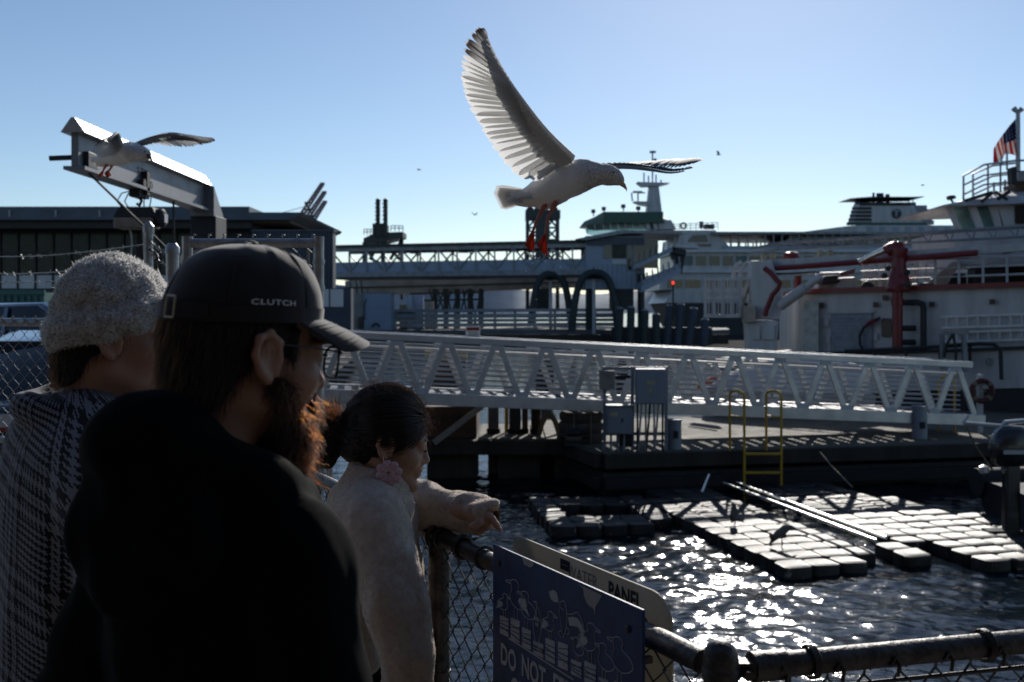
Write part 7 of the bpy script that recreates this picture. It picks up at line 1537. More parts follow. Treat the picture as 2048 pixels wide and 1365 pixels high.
# ---------------- man in the black cap
def cap_man():
    B = frame_fn(-0.392, 1.335, 32); T = P(496, 702, 1.35); R = head_R(53, -7); S = 1.0; H = loc(R, T)
    t = thing('person', 'bearded person in black hoodie, glasses and black cap lettered CLUTCH', 'person', (-0.392, 1.335, DECK))
    s = Sdf(np.array(T) + (-0.2, -0.2, -0.36), np.array(T) + (0.2, 0.2, 0.15), 0.0032); head_sdf(s, R, T)
    s.chain([H(0, -0.045, -0.17), H(0, -0.07, -0.26), B(0, 0, 1.18)], [0.06, 0.07, 0.1], 0.03)
    s.con(B(-0.14, 0, 1.32), B(0.14, 0, 1.32), 0.05, 0.05, 0.05)
    sdf_obj('body', s, M_skin1, t, 1)
    # hair below the cap: base mass and strands
    hs = Sdf(np.array(T) + (-0.17, -0.17, -0.2), np.array(T) + (0.17, 0.17, 0.15), 0.005); hs.frame(R, T); hs.ell((0, -0.022, 0.028), (0.0815, 0.098, 0.088), 0.01); hs.ell((0, -0.060, -0.045), (0.062, 0.050, 0.066), 0.03)
    for x in (-1, 1): hs.ell((x * 0.0745, 0.040, 0.005), (0.008, 0.014, 0.034), 0.012)
    hs.ell((0, 0.115, -0.005), (0.16, 0.088, 0.14), 0.01, mode='sub')
    for x in (-1, 1): hs.ell((x * 0.09, -0.006, -0.012), (0.030, 0.030, 0.036), 0.006, mode='sub')
    hs.frame(); ho, hv, hf = sdf_obj('hair', hs, M_hairbase, t, 2)
    up = R[:, 2]; p, n = sample(hv, hf, 6500, RNG, lambda c, nn: (((c - np.array(T)) @ up < 0.05) * ((nn * (c - np.array(H(0, -0.02, 0)))).sum(1) > 0)).astype(float) + 1e-9)
    strands('hair_strands', grow(p, n * 0.25 - up * 0.9, n * 0.05 - up * 1.0 - R[:, 1] * 0.05, 0.012 + 0.022 * RNG.rand(len(p), 1), 5, RNG, 0.05, 0.12), 0.00035, 0.0001, H_brown, ho)
    # beard
    bs = Sdf(np.array(T) + (-0.2, -0.2, -0.36), np.array(T) + (0.2, 0.2, 0.1), 0.005); bs.frame(R, T); bs.ell((0, 0.058, -0.115), (0.050, 0.036, 0.052), 0.02); bs.ell((0, 0.048, -0.170), (0.043, 0.032, 0.058), 0.03); bs.ell((0, 0.046, -0.232), (0.029, 0.022, 0.042), 0.03)
    for x in (-1, 1): bs.con((x * 0.070, 0.020, -0.045), (x * 0.045, 0.062, -0.105), 0.012, 0.022, 0.02); bs.con((x * 0.010, 0.098, -0.053), (x * 0.034, 0.085, -0.078), 0.008, 0.009, 0.008)
    bs.frame(); bo, bv, bf = sdf_obj('beard', bs, cloth_mat('beard_mass', (0.035, 0.016, 0.008), 0, 0.9, 220), t, 2, [(45, 0.006, 2, 3, (1, 1, 0.5))])
    p, n = sample(bv, bf, 7000, RNG); strands('beard_strands', grow(p, n * 0.7 - up * 0.6, n * 0.15 - up * 0.95, 0.014 + 0.024 * RNG.rand(len(p), 1), 7, RNG, 0.3, 0.22), 0.00042, 0.00012, H_beard, bo)
    p, n = sample(bv, bf, 260, RNG, lambda c, nn: ((c - np.array(T)) @ up < -0.12).astype(float) + 1e-9); strands('beard_strands', grow(p, n * 0.8 - up * 0.5, n * 0.3 - up * 0.8, 0.03 + 0.035 * RNG.rand(len(p), 1), 9, RNG, 0.5, 0.35), 0.0004, 0.00012, H_beard, bo)
    p, n = sample(bv, bf, 1, RNG)
    # eyebrows and stubble along the jaw
    q = np.array([H(x * 0.018 + x * 0.032 * RNG.rand(), 0.0965 - 0.012 * RNG.rand(), 0.019 + 0.006 * RNG.rand()) for x in (-1, 1) for _ in range(90)]); strands('eyebrow', grow(q, np.array([R[:, 1]] * len(q)) * 0.6 + up * 0.3, np.array([R[:, 1]] * len(q)) * 0.2 + up * 0.3, 0.009, 4, RNG, 0, 0.2), 0.0003, 0.0001, H_brown, t)
    # ---- cap
    cz, hgt = 0.038, 0.106
    def crown(phi, tt):
        ct = max(0.0, math.cos(tt)); st = math.sin(tt); front = math.sin(phi)
        e = ct ** (0.62 if front > 0 else 0.72); k = 1 - 0.008 * (1 - min(1, abs(math.sin(3 * (phi + math.pi / 2))) * 9)) * ct
        return (0.090 * math.cos(phi) * e * k, -0.010 + (0.106 if front > 0 else 0.112) * front * e * k, cz + 0.010 * front * (1 - st) + hgt * st ** 0.92 - 0.012 * max(0, -front) * st * ct)
    NP, NT = 96, 26; rows = [[H(*crown(2 * math.pi * i / NP, math.pi / 2 * j / NT * 0.995)) for i in range(NP)] for j in range(NT + 1)]
    mb = MB(); mb.grid(rows, True); mb.f.append([NT * NP + i for i in range(NP)]); mb.mi.append(0)
    # wrinkles
    cp = mb.build('cap', M_capf, t, smooth=70); co = np.array([v.co[:] for v in cp.data.vertices]); nrm = np.array([v.normal[:] for v in cp.data.vertices]); wv = co + np.array(BASE[t]); co = co + nrm * (fbm(wv, 16, 3, 4) * 0.0030 * np.clip(((wv - np.array(T)) @ up - 0.075) / 0.05, 0.05, 1))[:, None]; cp.data.vertices.foreach_set('co', co.astype(np.float32).ravel()); cp.data.update()
    so_ = cp.modifiers.new('thickness', 'SOLIDIFY'); so_.thickness = 0.0022; so_.offset = -1
    MB().lathe([(0.0095, -0.003), (0.0095, 0.002), (0.007, 0.005), (0.002, 0.0065)], H(0, -0.012, cz + hgt - 0.001), 16, H(0, 0, 1) - H(0, 0, 0)).build('cap_button', M_capf, cp)
    for k in range(6):
        phi = -math.pi / 2 + k * math.pi / 3 + math.pi / 6 * 0; pts = []
        for j in range(2, 25): x, y, z = crown(phi, math.pi / 2 * j / 25); c = Vector((x, y, z)); o = (c - Vector((0, -0.01, 0.03))).normalized() * 0.0006; pts.append(H(*(c + o)))
        MB().tube(pts, 0.0011, 6).build('seam', M_capf, cp)
    band = MB(); band.grid([[H(crown(2 * math.pi * i / NP, 0.02)[0] * 1.008, (crown(2 * math.pi * i / NP, 0.02)[1] + 0.01) * 1.008 - 0.01, crown(2 * math.pi * i / NP, 0.02)[2] + dz) for i in range(NP)] for dz in (-0.001, 0.018)], True); band.build('sweat_band', M_capf, cp)
    # brim
    nu, nv = 26, 10; vis = []
    for side in (0, 1):
        rows = []
        for j in range(nv + 1):
            v_ = j / nv; row = []
            for i in range(nu + 1):
                u_ = -1 + 2 * i / nu; phi = math.pi / 2 - u_ * math.radians(66); x0, y0, z0 = crown(phi, 0.03); xo = 0.087 * math.sin(u_ * math.radians(78)); yo = 0.108 + 0.066 * math.cos(u_ * math.radians(84)) ** 0.8 * 1.0 if abs(u_) < 1 else 0.108
                x1, y1 = xo, max(y0, 0.085 + 0.084 * max(0, math.cos(u_ * math.radians(86))) ** 0.62)
                x = lerp(x0, x1, v_); y = lerp(y0, y1, v_); ext = math.hypot(x - x0, y - y0); z = z0 + 0.004 - 0.24 * ext - 0.018 * u_ * u_ * (0.3 + 0.7 * v_) - 1.0 * ext * ext
                row.append(H(x, y, z - (0.0045 * (1 - v_ ** 6 * 0.9) if side else 0)))
            rows.append(row)
        vis.append(rows)
    mb = MB(); mb.grid(vis[0]); mb.grid([r[::-1] for r in vis[1]]); a = [vis[0][nv][i] for i in range(nu + 1)]; b = [vis[1][nv][i] for i in range(nu + 1)]; mb.grid([b, a]); mb.grid([[r[0] for r in vis[0]], [r[0] for r in vis[1]]]); mb.grid([[r[nu] for r in vis[1]], [r[nu] for r in vis[0]]])
    mb.build('brim', M_capf, cp, smooth=50)
    for k in range(5): MB().tube([vis[0][int(2 + 1.7 * k)][i] + Vector((0, 0, 0.0004)) for i in range(1, nu)], 0.0004, 4).build('brim_stitch', M_capf, cp)
    # back strap opening with buckle
    st = MB(); ph = [math.radians(-90 + a) for a in np.linspace(-34, 48, 21)]; st.grid([[H(*(Vector(crown(q, 0.02)) * 1.0 + Vector((0, 0, dz)) + Vector((math.cos(q), math.sin(q), 0)) * 0.003)) for q in ph] for dz in (0.001, 0.021)]); st.build('strap', M_capf, cp)
    def on_band(deg, z, o=0.006): q = math.radians(deg); c = Vector(crown(q, 0.02)); return H(c.x + math.cos(q) * o, c.y + math.sin(q) * o, cz - 0.006 + z)
    ring = [(-76, 0.0), (-76, 0.027), (-67, 0.027), (-67, 0.0)]; mb = MB(); pts = [on_band(*q) for q in ring]
    mb.tube([pts[0], pts[1]], 0.0014, 8); mb.tube([pts[1], pts[2]], 0.0014, 8); mb.tube([pts[2], pts[3]], 0.0014, 8); mb.tube([pts[3], pts[0]], 0.0014, 8); mb.build('buckle', mat('brass_buckle', (0.55, 0.48, 0.36), 0.4, metal=0.8, var=0.1), cp)
    # embroidered lettering on the right side
    tv, tf = text_mesh('CLUTCH', 0.0165, 0.00035, 3, 1.12); mb = MB(); pts = []
    for x, y, z in tv:
        q = math.radians(1) + (x * 0.78) / 0.097; tt = 0.205 + y / 0.125 * 0.68; c = Vector(crown(q, tt)); o = (c - Vector((0, -0.01, 0.02))).normalized() * 0.0034; pts.append(H(*(c + o)))
    mb.mesh(pts, tf); mb.build('lettering', mat('embroidery_white', (0.7, 0.7, 0.72), 0.8, var=0.1, scale=300), cp, smooth=0)
    # glasses
    g = MB(); M_gf = mat('spectacle_frame', (0.012, 0.012, 0.013), 0.25, var=0)
    def lensr(x): return [H(x * (0.034 + 0.026 * math.copysign(abs(math.cos(a)) ** 0.6, math.cos(a))), 0.112 - 0.006 * abs(math.cos(a)) * (1 if math.cos(a) > 0 else 0.2), -0.004 + 0.0215 * math.copysign(abs(math.sin(a)) ** 0.7, math.sin(a))) for a in np.linspace(0, 2 * math.pi, 29)[:-1]]
    for x in (-1, 1): g.tube(lensr(x), 0.0019, 7, closed=True)
    g.tube([H(-0.009, 0.113, 0.004), H(0, 0.116, 0.007), H(0.009, 0.113, 0.004)], 0.0017, 7)
    for x in (-1, 1): g.tube([H(x * 0.060, 0.108, 0.008), H(x * 0.071, 0.104, 0.010), H(x * 0.079, 0.05, 0.012), H(x * 0.082, 0.002, 0.012), H(x * 0.082, -0.025, -0.006)], 0.0015, 7)
    gl = thing('spectacles', 'thin dark framed glasses worn by the person in the cap', 'glasses', H(0, 0.11, 0)); gl['label'] = gl['label']
    bpy.data.objects.remove(gl)
    go = g.build('spectacles', M_gf, t)
    for x in (-1, 1): r_ = lensr(x); MB().mesh(r_, [list(range(len(r_)))]).build('lens', glass('lens_glass', (0.92, 0.95, 0.96), 0.08), go, smooth=0)
    # ---- hoodie
    lo = np.min([B(x, y, 0) for x in (-.42, .42) for y in (-.35, .35)], axis=0); hi = np.max([B(x, y, 1.62) for x in (-.42, .42) for y in (-.35, .35)], axis=0); lo[2] = DECK + 0.72
    s = Sdf(lo, hi, 0.008); s.frame(None, (0, 0, 0))
    Rb = head_R(32, 0); e = lambda c, r, k=0.03, m='add': s.ell(B(*c), r, k, Rb, m)
    e((0, -0.01, 1.18), (0.165, 0.11, 0.22), 0.05); e((0, 0.01, 0.96), (0.19, 0.13, 0.20), 0.06); s.con(B(-0.115, -0.01, 1.32), B(0.125, -0.01, 1.325), 0.062, 0.07, 0.06); e((0, -0.05, 1.28), (0.14, 0.075, 0.13), 0.06)
    for x in (-1, 1):
        s.con(B(x * 0.05, -0.02, 1.41), B(x * 0.15, -0.01, 1.345), 0.055, 0.058, 0.05); s.chain([B(x * 0.155, -0.01, 1.315), B(x * (0.186 if x > 0 else 0.205), -0.025, 1.19), B(x * (0.205 if x > 0 else 0.25), -0.03, 1.06), B(x * 0.215, 0.13, 0.90), B(x * 0.10, 0.19, 0.93)], [0.066, 0.064, 0.062, 0.055, 0.05], 0.03)
    n = 22; ring = []
    for k in range(n + 1):
        a = lerp(-0.30, 1.30, k / n) * math.pi; cx_, cy = math.cos(a), -math.sin(a); bk = max(0, -cy); ring.append((B(0.100 * cx_, -0.010 + 0.102 * cy, 1.415 + 0.075 * bk ** 1.3 - 0.02 * (cy > 0) * cy), 0.030 + 0.020 * bk))
    s.chain([q for q, _ in ring], [r for _, r in ring], 0.03)
    e((0, -0.11, 1.415), (0.108, 0.050, 0.085), 0.012); e((-0.045, -0.12, 1.38), (0.062, 0.045, 0.08), 0.008); e((0.065, -0.118, 1.385), (0.06, 0.042, 0.075), 0.008); e((0, -0.13, 1.33), (0.08, 0.04, 0.045), 0.008)
    s.con(B(0, 0.0, 1.50), B(0, 0.02, 1.62), 0.072, 0.085, 0.01, 'sub')
    s.cut_below(B(0, 0, 0.76), (0, 0, 1))
    sdf_obj('hoodie', s, M_hood, t, 2, [(5.5, 0.014, 3, 2, (1, 1, 0.7)), (12, 0.010, 2, 6, (1, 1, 0.45)), (30, 0.003, 2, 7, (1, 1, 0.4))])
    M_hood.node_tree.nodes['Principled BSDF'].inputs['Specular IOR Level'].default_value = 0.03
    legs(t, B, 0.86)
    for x in (-1, 1): MB().tube([H(0.03 * x, 0.03, -0.25), B(x * 0.045, 0.145, 1.25), B(x * 0.048, 0.155, 1.12)], 0.003, 6).build('drawstring', M_hood, t)
cap_man()

# ---------------- person in the wool hat and houndstooth coat
def houndstooth():
    m = bpy.data.materials.new('houndstooth_wool'); m.use_nodes = True; n = m.node_tree; b = n.nodes['Principled BSDF']; L = n.links.new
    def A(nm): q = n.nodes.new('ShaderNodeAttribute'); q.attribute_name = nm; return q.outputs['Fac']
    def mth(op, a, c=None, d=None):
        q = n.nodes.new('ShaderNodeMath'); q.operation = op
        for i, x in enumerate((a, c, d)):
            if x is None: continue
            if isinstance(x, (int, float)): q.inputs[i].default_value = x
            else: L(x, q.inputs[i])
        return q.outputs[0]
    tc = n.nodes.new('ShaderNodeTexCoord'); nz = n.nodes.new('ShaderNodeTexNoise'); nz.inputs['Scale'].default_value = 60; L(tc.outputs['Object'], nz.inputs[0]); wob = mth('MULTIPLY', mth('SUBTRACT', nz.outputs[0], 0.5), 0.8)
    x = mth('FLOOR', mth('ADD', mth('MULTIPLY', A('u_thread'), 1 / 0.0031), wob)); y = mth('FLOOR', mth('ADD', mth('MULTIPLY', A('v_thread'), 1 / 0.0031), wob))
    def colour(v):   # bands: 32 threads of 4+4, then 30 threads of 2+2
        w_ = mth('FLOORED_MODULO', v, 68); big = mth('LESS_THAN', w_, 40); c4 = mth('LESS_THAN', mth('FLOORED_MODULO', v, 10), 5); c2 = mth('LESS_THAN', mth('FLOORED_MODULO', v, 4), 2)
        return mth('ADD', mth('MULTIPLY', big, c4), mth('MULTIPLY', mth('SUBTRACT', 1, big), c2))
    tw = mth('LESS_THAN', mth('FLOORED_MODULO', mth('ADD', x, y), 4), 2); col = mth('ADD', mth('MULTIPLY', tw, colour(x)), mth('MULTIPLY', mth('SUBTRACT', 1, tw), colour(y)))
    mx = n.nodes.new('ShaderNodeMix'); mx.data_type = 'RGBA'; L(col, mx.inputs[0]); mx.inputs[6].default_value = (0.008, 0.008, 0.01, 1); mx.inputs[7].default_value = (0.21, 0.21, 0.235, 1); L(mx.outputs[2], b.inputs['Base Color']); b.inputs['Roughness'].default_value = 0.95; b.inputs['Sheen Weight'].default_value = 0.15; b.inputs['Specular IOR Level'].default_value = 0.1
    bp = n.nodes.new('ShaderNodeBump'); bp.inputs['Strength'].default_value = 0.4; bp.inputs['Distance'].default_value = 0.002; L(col, bp.inputs['Height']); L(bp.outputs[0], b.inputs['Normal']); return m
def hat_person():
    B = frame_fn(-0.83, 1.95, 50); T = P(230, 675, 1.95); R = head_R(70, -2); H = loc(R, T)
    t = thing('person', 'person in grey fuzzy wool hat and black and white houndstooth coat', 'person', (-0.83, 1.95, DECK)); up = R[:, 2]; fw = R[:, 1]
    s = Sdf(np.array(T) + (-0.2, -0.2, -0.36), np.array(T) + (0.2, 0.2, 0.15), 0.004); head_sdf(s, R, T); s.chain([H(0, -0.045, -0.17), H(0, -0.07, -0.26), B(0, 0, 1.18)], [0.06, 0.07, 0.1], 0.03)
    sdf_obj('body', s, M_skin2, t, 1)
    hs = Sdf(np.array(T) + (-0.17, -0.17, -0.2), np.array(T) + (0.17, 0.17, 0.15), 0.006); hs.frame(R, T); hs.ell((0, -0.026, 0.02), (0.080, 0.092, 0.08), 0.01); hs.ell((0, -0.068, -0.055), (0.058, 0.044, 0.055), 0.03); hs.ell((0, 0.115, -0.005), (0.16, 0.085, 0.14), 0.01, mode='sub')
    for x in (-1, 1): hs.ell((x * 0.09, 0.0, -0.02), (0.030, 0.032, 0.04), 0.006, mode='sub')
    hs.frame(); ho, hv, hf = sdf_obj('hair', hs, M_hairbase, t, 2); p, n = sample(hv, hf, 2600, RNG, lambda c, nn: ((c - np.array(T)) @ up < 0.02).astype(float) + 1e-9); strands('hair_strands', grow(p, n * 0.3 - up * 0.9, n * 0.1 - up, 0.012 + 0.02 * RNG.rand(len(p), 1), 5, RNG, 0.1, 0.15), 0.0004, 0.0001, H_black, ho)
    # stubble, moustache and goatee
    q = [H(x * 0.03 * RNG.rand(), 0.10 - 0.006 * RNG.rand(), -0.055 + 0.008 * RNG.rand()) for x in (-1, 1) for _ in range(170)] + [H(0.03 * (RNG.rand() * 2 - 1), 0.080 + 0.016 * RNG.rand(), -0.095 - 0.022 * RNG.rand()) for _ in range(420)]; q = np.array(q)
    strands('goatee', grow(q, np.tile(fw * 0.8 - up * 0.4, (len(q), 1)), np.tile(fw * 0.2 - up * 0.9, (len(q), 1)), 0.012 + 0.012 * RNG.rand(len(q), 1), 5, RNG, 0.1, 0.25), 0.0004, 0.0001, H_grey, t)
    # hat
    s = Sdf(np.array(T) + (-0.19, -0.19, -0.11), np.array(T) + (0.19, 0.19, 0.22), 0.005); s.frame(R, T); s.ell((0, -0.004, 0.034), (0.097, 0.108, 0.113), 0.02); s.ell((0, -0.008, 0.078), (0.080, 0.090, 0.074), 0.04)
    s.cut_below(H(0, 0, 0.018), R @ np.array((0, -0.26, 1.0)))
    n = 30; pts = []
    for k in range(n + 1): a = 2 * math.pi * k / n; y = -0.002 + 0.104 * math.sin(a); pts.append((0.093 * math.cos(a), y, 0.032 + 0.26 * y))
    s.chain(pts, [0.013] * (n + 1), 0.03); pts2 = [(x * 1.02, y * 1.03, z - 0.013) for x, y, z in pts]; s.chain(pts2, [0.010] * (n + 1), 0.014)
    s.frame(); ho, hv, hf = sdf_obj('wool_hat', s, M_wool, t, 2, [(38, 0.006, 3, 1, (1, 1, 1))])
    hn = vnormals(hv, hf); p, n = sample(hv, hf, 42000, RNG); fuzz('wool_fuzz', p, n, 0.002, 0.0085, 0.00045, M_wfuzz, ho, RNG, 0.75)
    p, n = sample(hv, hf, 8000, RNG); fuzz('wool_fuzz', p, n, 0.002, 0.006, 0.0006, mat('wool_fibre_dark', (0.10, 0.09, 0.085), 0.9, var=0), ho, RNG, 0.8)
    # coat
    lo = np.min([B(x, y, 0) for x in (-.42, .42) for y in (-.36, .36)], axis=0); hi = np.max([B(x, y, 1.6) for x in (-.42, .42) for y in (-.36, .36)], axis=0); lo[2] = DECK + 0.5
    s = Sdf(lo, hi, 0.009); Rb = head_R(50, 0); e = lambda c, r, k=0.03, m='add': s.ell(B(*c), r, k, Rb, m)
    e((0, -0.01, 1.18), (0.235, 0.15, 0.25), 0.05); e((0, 0.0, 0.92), (0.23, 0.16, 0.30), 0.06); e((0, 0.0, 0.68), (0.22, 0.16, 0.2), 0.06); s.con(B(-0.19, -0.01, 1.33), B(0.19, -0.01, 1.33), 0.09, 0.09, 0.06); e((0, -0.07, 1.32), (0.17, 0.08, 0.14), 0.06)
    for x in (-1, 1): s.con(B(x * 0.05, -0.02, 1.45), B(x * 0.18, -0.01, 1.38), 0.065, 0.08, 0.06); s.chain([B(x * 0.25, -0.01, 1.31), B(x * 0.335, -0.03, 1.06), B(x * 0.27, 0.13, 0.90), B(x * 0.12, 0.20, 0.92)], [0.088, 0.082, 0.07, 0.06], 0.05)
    n = 20; ring = []
    for k in range(n + 1):
        a = lerp(-0.28, 1.28, k / n) * math.pi; cy = -math.sin(a); bk = max(0, -cy); ring.append(B(0.095 * math.cos(a), -0.015 + 0.095 * cy, 1.445 + 0.025 * bk))
    s.chain(ring, [0.021] * (n + 1), 0.02); s.con(B(0, 0.0, 1.50), B(0, 0.02, 1.60), 0.062, 0.07, 0.008, 'sub'); s.frame(R, T); s.frame(); s.cut_below(B(0, 0, 0.58), (0, 0, 1))
    th = math.radians(50); rr = np.array([math.cos(th), -math.sin(th), 0]); ff = np.array([math.sin(th), math.cos(th), 0]); bb = np.array(B(0, 0, 0))
    def uv(v): d = v - bb; a = d @ rr; c = d @ ff; r = np.sqrt(a * a + c * c); return np.arctan2(a, -c - 0.02) * 0.20 + 0.02 * r, d[:, 2] + 0.34 * (0.64 * a + 0.77 * c)
    sdf_obj('coat', s, houndstooth(), t, 2, [(5, 0.012, 3, 8, (1, 1, 0.7)), (15, 0.004, 2, 9, (1, 1, 0.6))], uv)
    legs(t, B, 0.86)
hat_person()

# ---------------- girl pointing over the rail
def girl():
    T = P(779, 878, 2.5); R = head_R(84, -13, 3); S = 0.97; H = loc(R, T, S); up = R[:, 2]; fw = R[:, 1]; rt = R[:, 0]
    bx, by = -0.375, 2.52; t = thing('person', 'person in cream fleece with dark tied hair and flower earring pointing over railing', 'person', (bx, by, DECK))
    W = lambda px, py, d=2.52: P(px, py, d)
    # skin: head, neck, chest core, far arm and pointing hand in one surface
    hnd = W(966, 1032, 2.47)
    s = Sdf(np.minimum(np.array(T), 9) + (-0.22, -0.32, -0.40), np.array(T) + (0.32, 0.30, 0.16), 0.0033); head_sdf(s, R, T, S, True)
    s.chain([H(0, -0.05, -0.17), W(748, 1030), W(745, 1060)], [0.05, 0.06, 0.07], 0.03); s.chain([W(752, 1040), W(800, 1005, 2.64), W(880, 1015, 2.62), W(950, 1026, 2.50)], [0.05, 0.042, 0.036, 0.025], 0.02)
    Q = lambda px, py, o=0.0: P(px, py, 2.475 + o)
    s.ell(Q(962, 1032), (0.027, 0.016, 0.021), 0.012); s.con(Q(950, 1026, 0.015), Q(966, 1034), 0.022, 0.020, 0.015); s.con(Q(965, 1032), Q(975, 1042), 0.019, 0.016, 0.012)
    s.chain([Q(972, 1030, -0.012), Q(984, 1038, -0.02), Q(993, 1050, -0.024), Q(1001, 1061, -0.026)], [0.0100, 0.0085, 0.0076, 0.0060], 0.005)
    s.chain([Q(974, 1042, -0.006), Q(974, 1053, -0.010), Q(962, 1062, -0.008), Q(951, 1066, -0.002)], [0.0105, 0.0095, 0.0088, 0.0075], 0.005)
    s.chain([Q(968, 1044, 0.010), Q(964, 1055, 0.008), Q(951, 1061, 0.008), Q(943, 1059, 0.010)], [0.0105, 0.0092, 0.0085, 0.0072], 0.005)
    s.chain([Q(960, 1044, 0.024), Q(955, 1052, 0.024), Q(946, 1055, 0.022)], [0.0095, 0.0082, 0.007], 0.005)
    s.chain([Q(960, 1036, -0.016), Q(958, 1046, -0.026), Q(950, 1052, -0.028), Q(942, 1053, -0.026)], [0.0105, 0.0098, 0.0088, 0.0072], 0.006)
    sdf_obj('body', s, M_skin3, t, 1)
    MB().box(Q(1000.4, 1059, -0.033), (0.007, 0.0016, 0.007)).build('finger_nail', mat('nail_pink', (0.5, 0.3, 0.27), 0.3, var=0), t, smooth=0)
    # lashes and brow
    for x in (-1, 1): q = np.array([H(x * (0.022 + 0.022 * k / 40), 0.0935 - 0.004 * (k / 40), -0.0055) for k in range(40)]); strands('eyelash', grow(q, np.tile(fw * 0.9 - up * 0.5, (40, 1)), np.tile(fw * 0.8 + up * 0.1, (40, 1)), 0.0085, 4, RNG, 0, 0.15), 0.0004, 0.00012, H_black, t); q = np.array([H(x * (0.016 + 0.036 * RNG.rand()), 0.0935 - 0.006 * RNG.rand(), 0.0215 + 0.004 * RNG.rand()) for k in range(90)]); strands('eyebrow', grow(q, np.tile(fw * 0.4 + up * 0.2 + rt * x * 0.6, (90, 1)), np.tile(rt * x, (90, 1)), 0.007, 4, RNG, 0, 0.1), 0.0003, 0.0001, H_black, t)
    MB().ell if False else None
    q = MB(); 
    for z, yy, rx in ((-0.0625, 0.1015, 0.0165), (-0.0755, 0.1000, 0.014)): q.tube([H(rx * math.sin(a), yy - 0.006 * (1 - math.cos(a)) - 0.004, z) for a in np.linspace(-1.2, 1.2, 9)], [0.001, 0.0028, 0.0036, 0.004, 0.004, 0.004, 0.0036, 0.0028, 0.001], 8)
    q.build('lips', mat('lip_rose', (0.36, 0.13, 0.11), 0.4, var=0.1, scale=80), t)
    # hair: mass + combed strands to a low bun
    hs = Sdf(np.array(T) + (-0.26, -0.2, -0.2), np.array(T) + (0.2, 0.2, 0.18), 0.0045); hs.frame(R, T, S)
    hs.ell((0, -0.018, 0.040), (0.084, 0.104, 0.093), 0.01); hs.ell((0, -0.06, -0.01), (0.072, 0.064, 0.075), 0.03); hs.ell((0, 0.152, -0.045), (0.20, 0.112, 0.122), 0.014, mode='sub'); hs.ell((0, 0.045, -0.13), (0.2, 0.075, 0.085), 0.02, mode='sub')
    for x in (-1, 1): hs.ell((x * 0.09, 0.004, -0.018), (0.022, 0.022, 0.032), 0.008, mode='sub')
    bun = Vector((0, -0.130, -0.004)); hs.ell(tuple(bun), (0.036, 0.030, 0.038), 0.012); hs.ell((0, -0.146, -0.042), (0.034, 0.028, 0.042), 0.02); hs.ell((0, -0.140, -0.080), (0.024, 0.02, 0.03), 0.02)
    hs.frame(); ho, hv, hf = sdf_obj('hair', hs, M_hairbase, t, 2, [(40, 0.005, 2, 3, (0.5, 1, 1)), (110, 0.003, 2, 4, (0.4, 1, 1))])
    C = np.array(H(0, -0.018, 0.035)); Bn = np.array(H(*bun))
    p, n = sample(hv, hf, 8000, RNG, lambda c, nn: (np.linalg.norm(c - Bn, axis=1) > 0.05).astype(float) + 1e-9)
    K = 9; cur = np.zeros((len(p), K, 3)); r0 = np.linalg.norm(p - C, axis=1, keepdims=True); d0 = (p - C) / r0; rb = np.linalg.norm(Bn - C); db = (Bn - C) / rb; ang = np.arccos(np.clip(d0 @ db, -1, 1))[:, None]; sn = np.sin(ang) + 1e-6; lim = 0.25 + 0.45 * RNG.rand(len(p), 1)
    for k in range(K):
        q = k / (K - 1) * lim; d = (np.sin((1 - q) * ang) * d0 + np.sin(q * ang) * db[None]) / sn; d /= np.linalg.norm(d, axis=1, keepdims=True); # stay on the head surface
        loc_d = d @ R; rad = 1 / np.sqrt((loc_d[:, 0] / (0.084 * S)) ** 2 + (loc_d[:, 1] / (0.104 * S)) ** 2 + (loc_d[:, 2] / (0.093 * S)) ** 2); rr = r0[:, 0] * (1 - q[:, 0]) + np.maximum(rad, r0[:, 0] * 0.97) * q[:, 0]; cur[:, k] = C + d * (rr + 0.0015 + 0.003 * math.sin(math.pi * k / (K - 1)))[:, None]
    cur += (RNG.randn(len(p), 1, 3) * 0.0012); strands('hair_strands', cur, 0.0006, 0.00035, H_black, ho)
    # loose ends of the tied hair
    q = np.array([H(0.02 * RNG.randn(), -0.148 + 0.012 * RNG.randn(), -0.03 + 0.03 * RNG.randn()) for _ in range(900)]); strands('hair_strands', grow(q, np.tile(-fw * 0.8 - up * 0.2, (900, 1)), np.tile(-fw * 0.05 - up * 1.0, (900, 1)), 0.06 + 0.06 * RNG.rand(900, 1), 9, RNG, 0.25, 0.22), 0.0005, 0.00015, H_black, ho)
    q = np.array([H(0.015 * RNG.randn(), -0.135 + 0.01 * RNG.randn(), 0.012 + 0.012 * RNG.randn()) for _ in range(420)]); cl = RNG.randn(12, 3) * 0.45; ci = RNG.randint(0, 12, 420); strands('hair_strands', grow(q, np.tile(-fw * 0.9 + up * 0.5, (420, 1)) + cl[ci], np.tile(-fw * 0.6 + up * 0.75, (420, 1)) + cl[ci] * 1.2, 0.035 + 0.035 * RNG.rand(420, 1), 7, RNG, 0.12, 0.07), 0.0006, 0.0002, H_tip, ho)
    q, n = sample(hv, hf, 330, RNG, lambda c, nn: ((c - C) @ up > 0.05).astype(float) + 0.02); strands('flyaway_hair', grow(q, n * 0.5 - fw * 0.6, n * 0.45 - fw * 0.6, 0.02 + 0.035 * RNG.rand(330, 1), 7, RNG, 0.5, 0.35), 0.00045, 0.0001, H_tip, ho)
    q, n = sample(hv, hf, 190, RNG, lambda c, nn: (((c - C) @ fw > 0.06) * ((c - C) @ up > 0.0)).astype(float) + 1e-9); strands('flyaway_hair', grow(q, n * 0.9 + fw * 0.2, -up * 0.9 + fw * 0.15 + n * 0.1, 0.025 + 0.035 * RNG.rand(190, 1), 9, RNG, 0.7, 0.4), 0.00045, 0.0001, H_tip, ho)
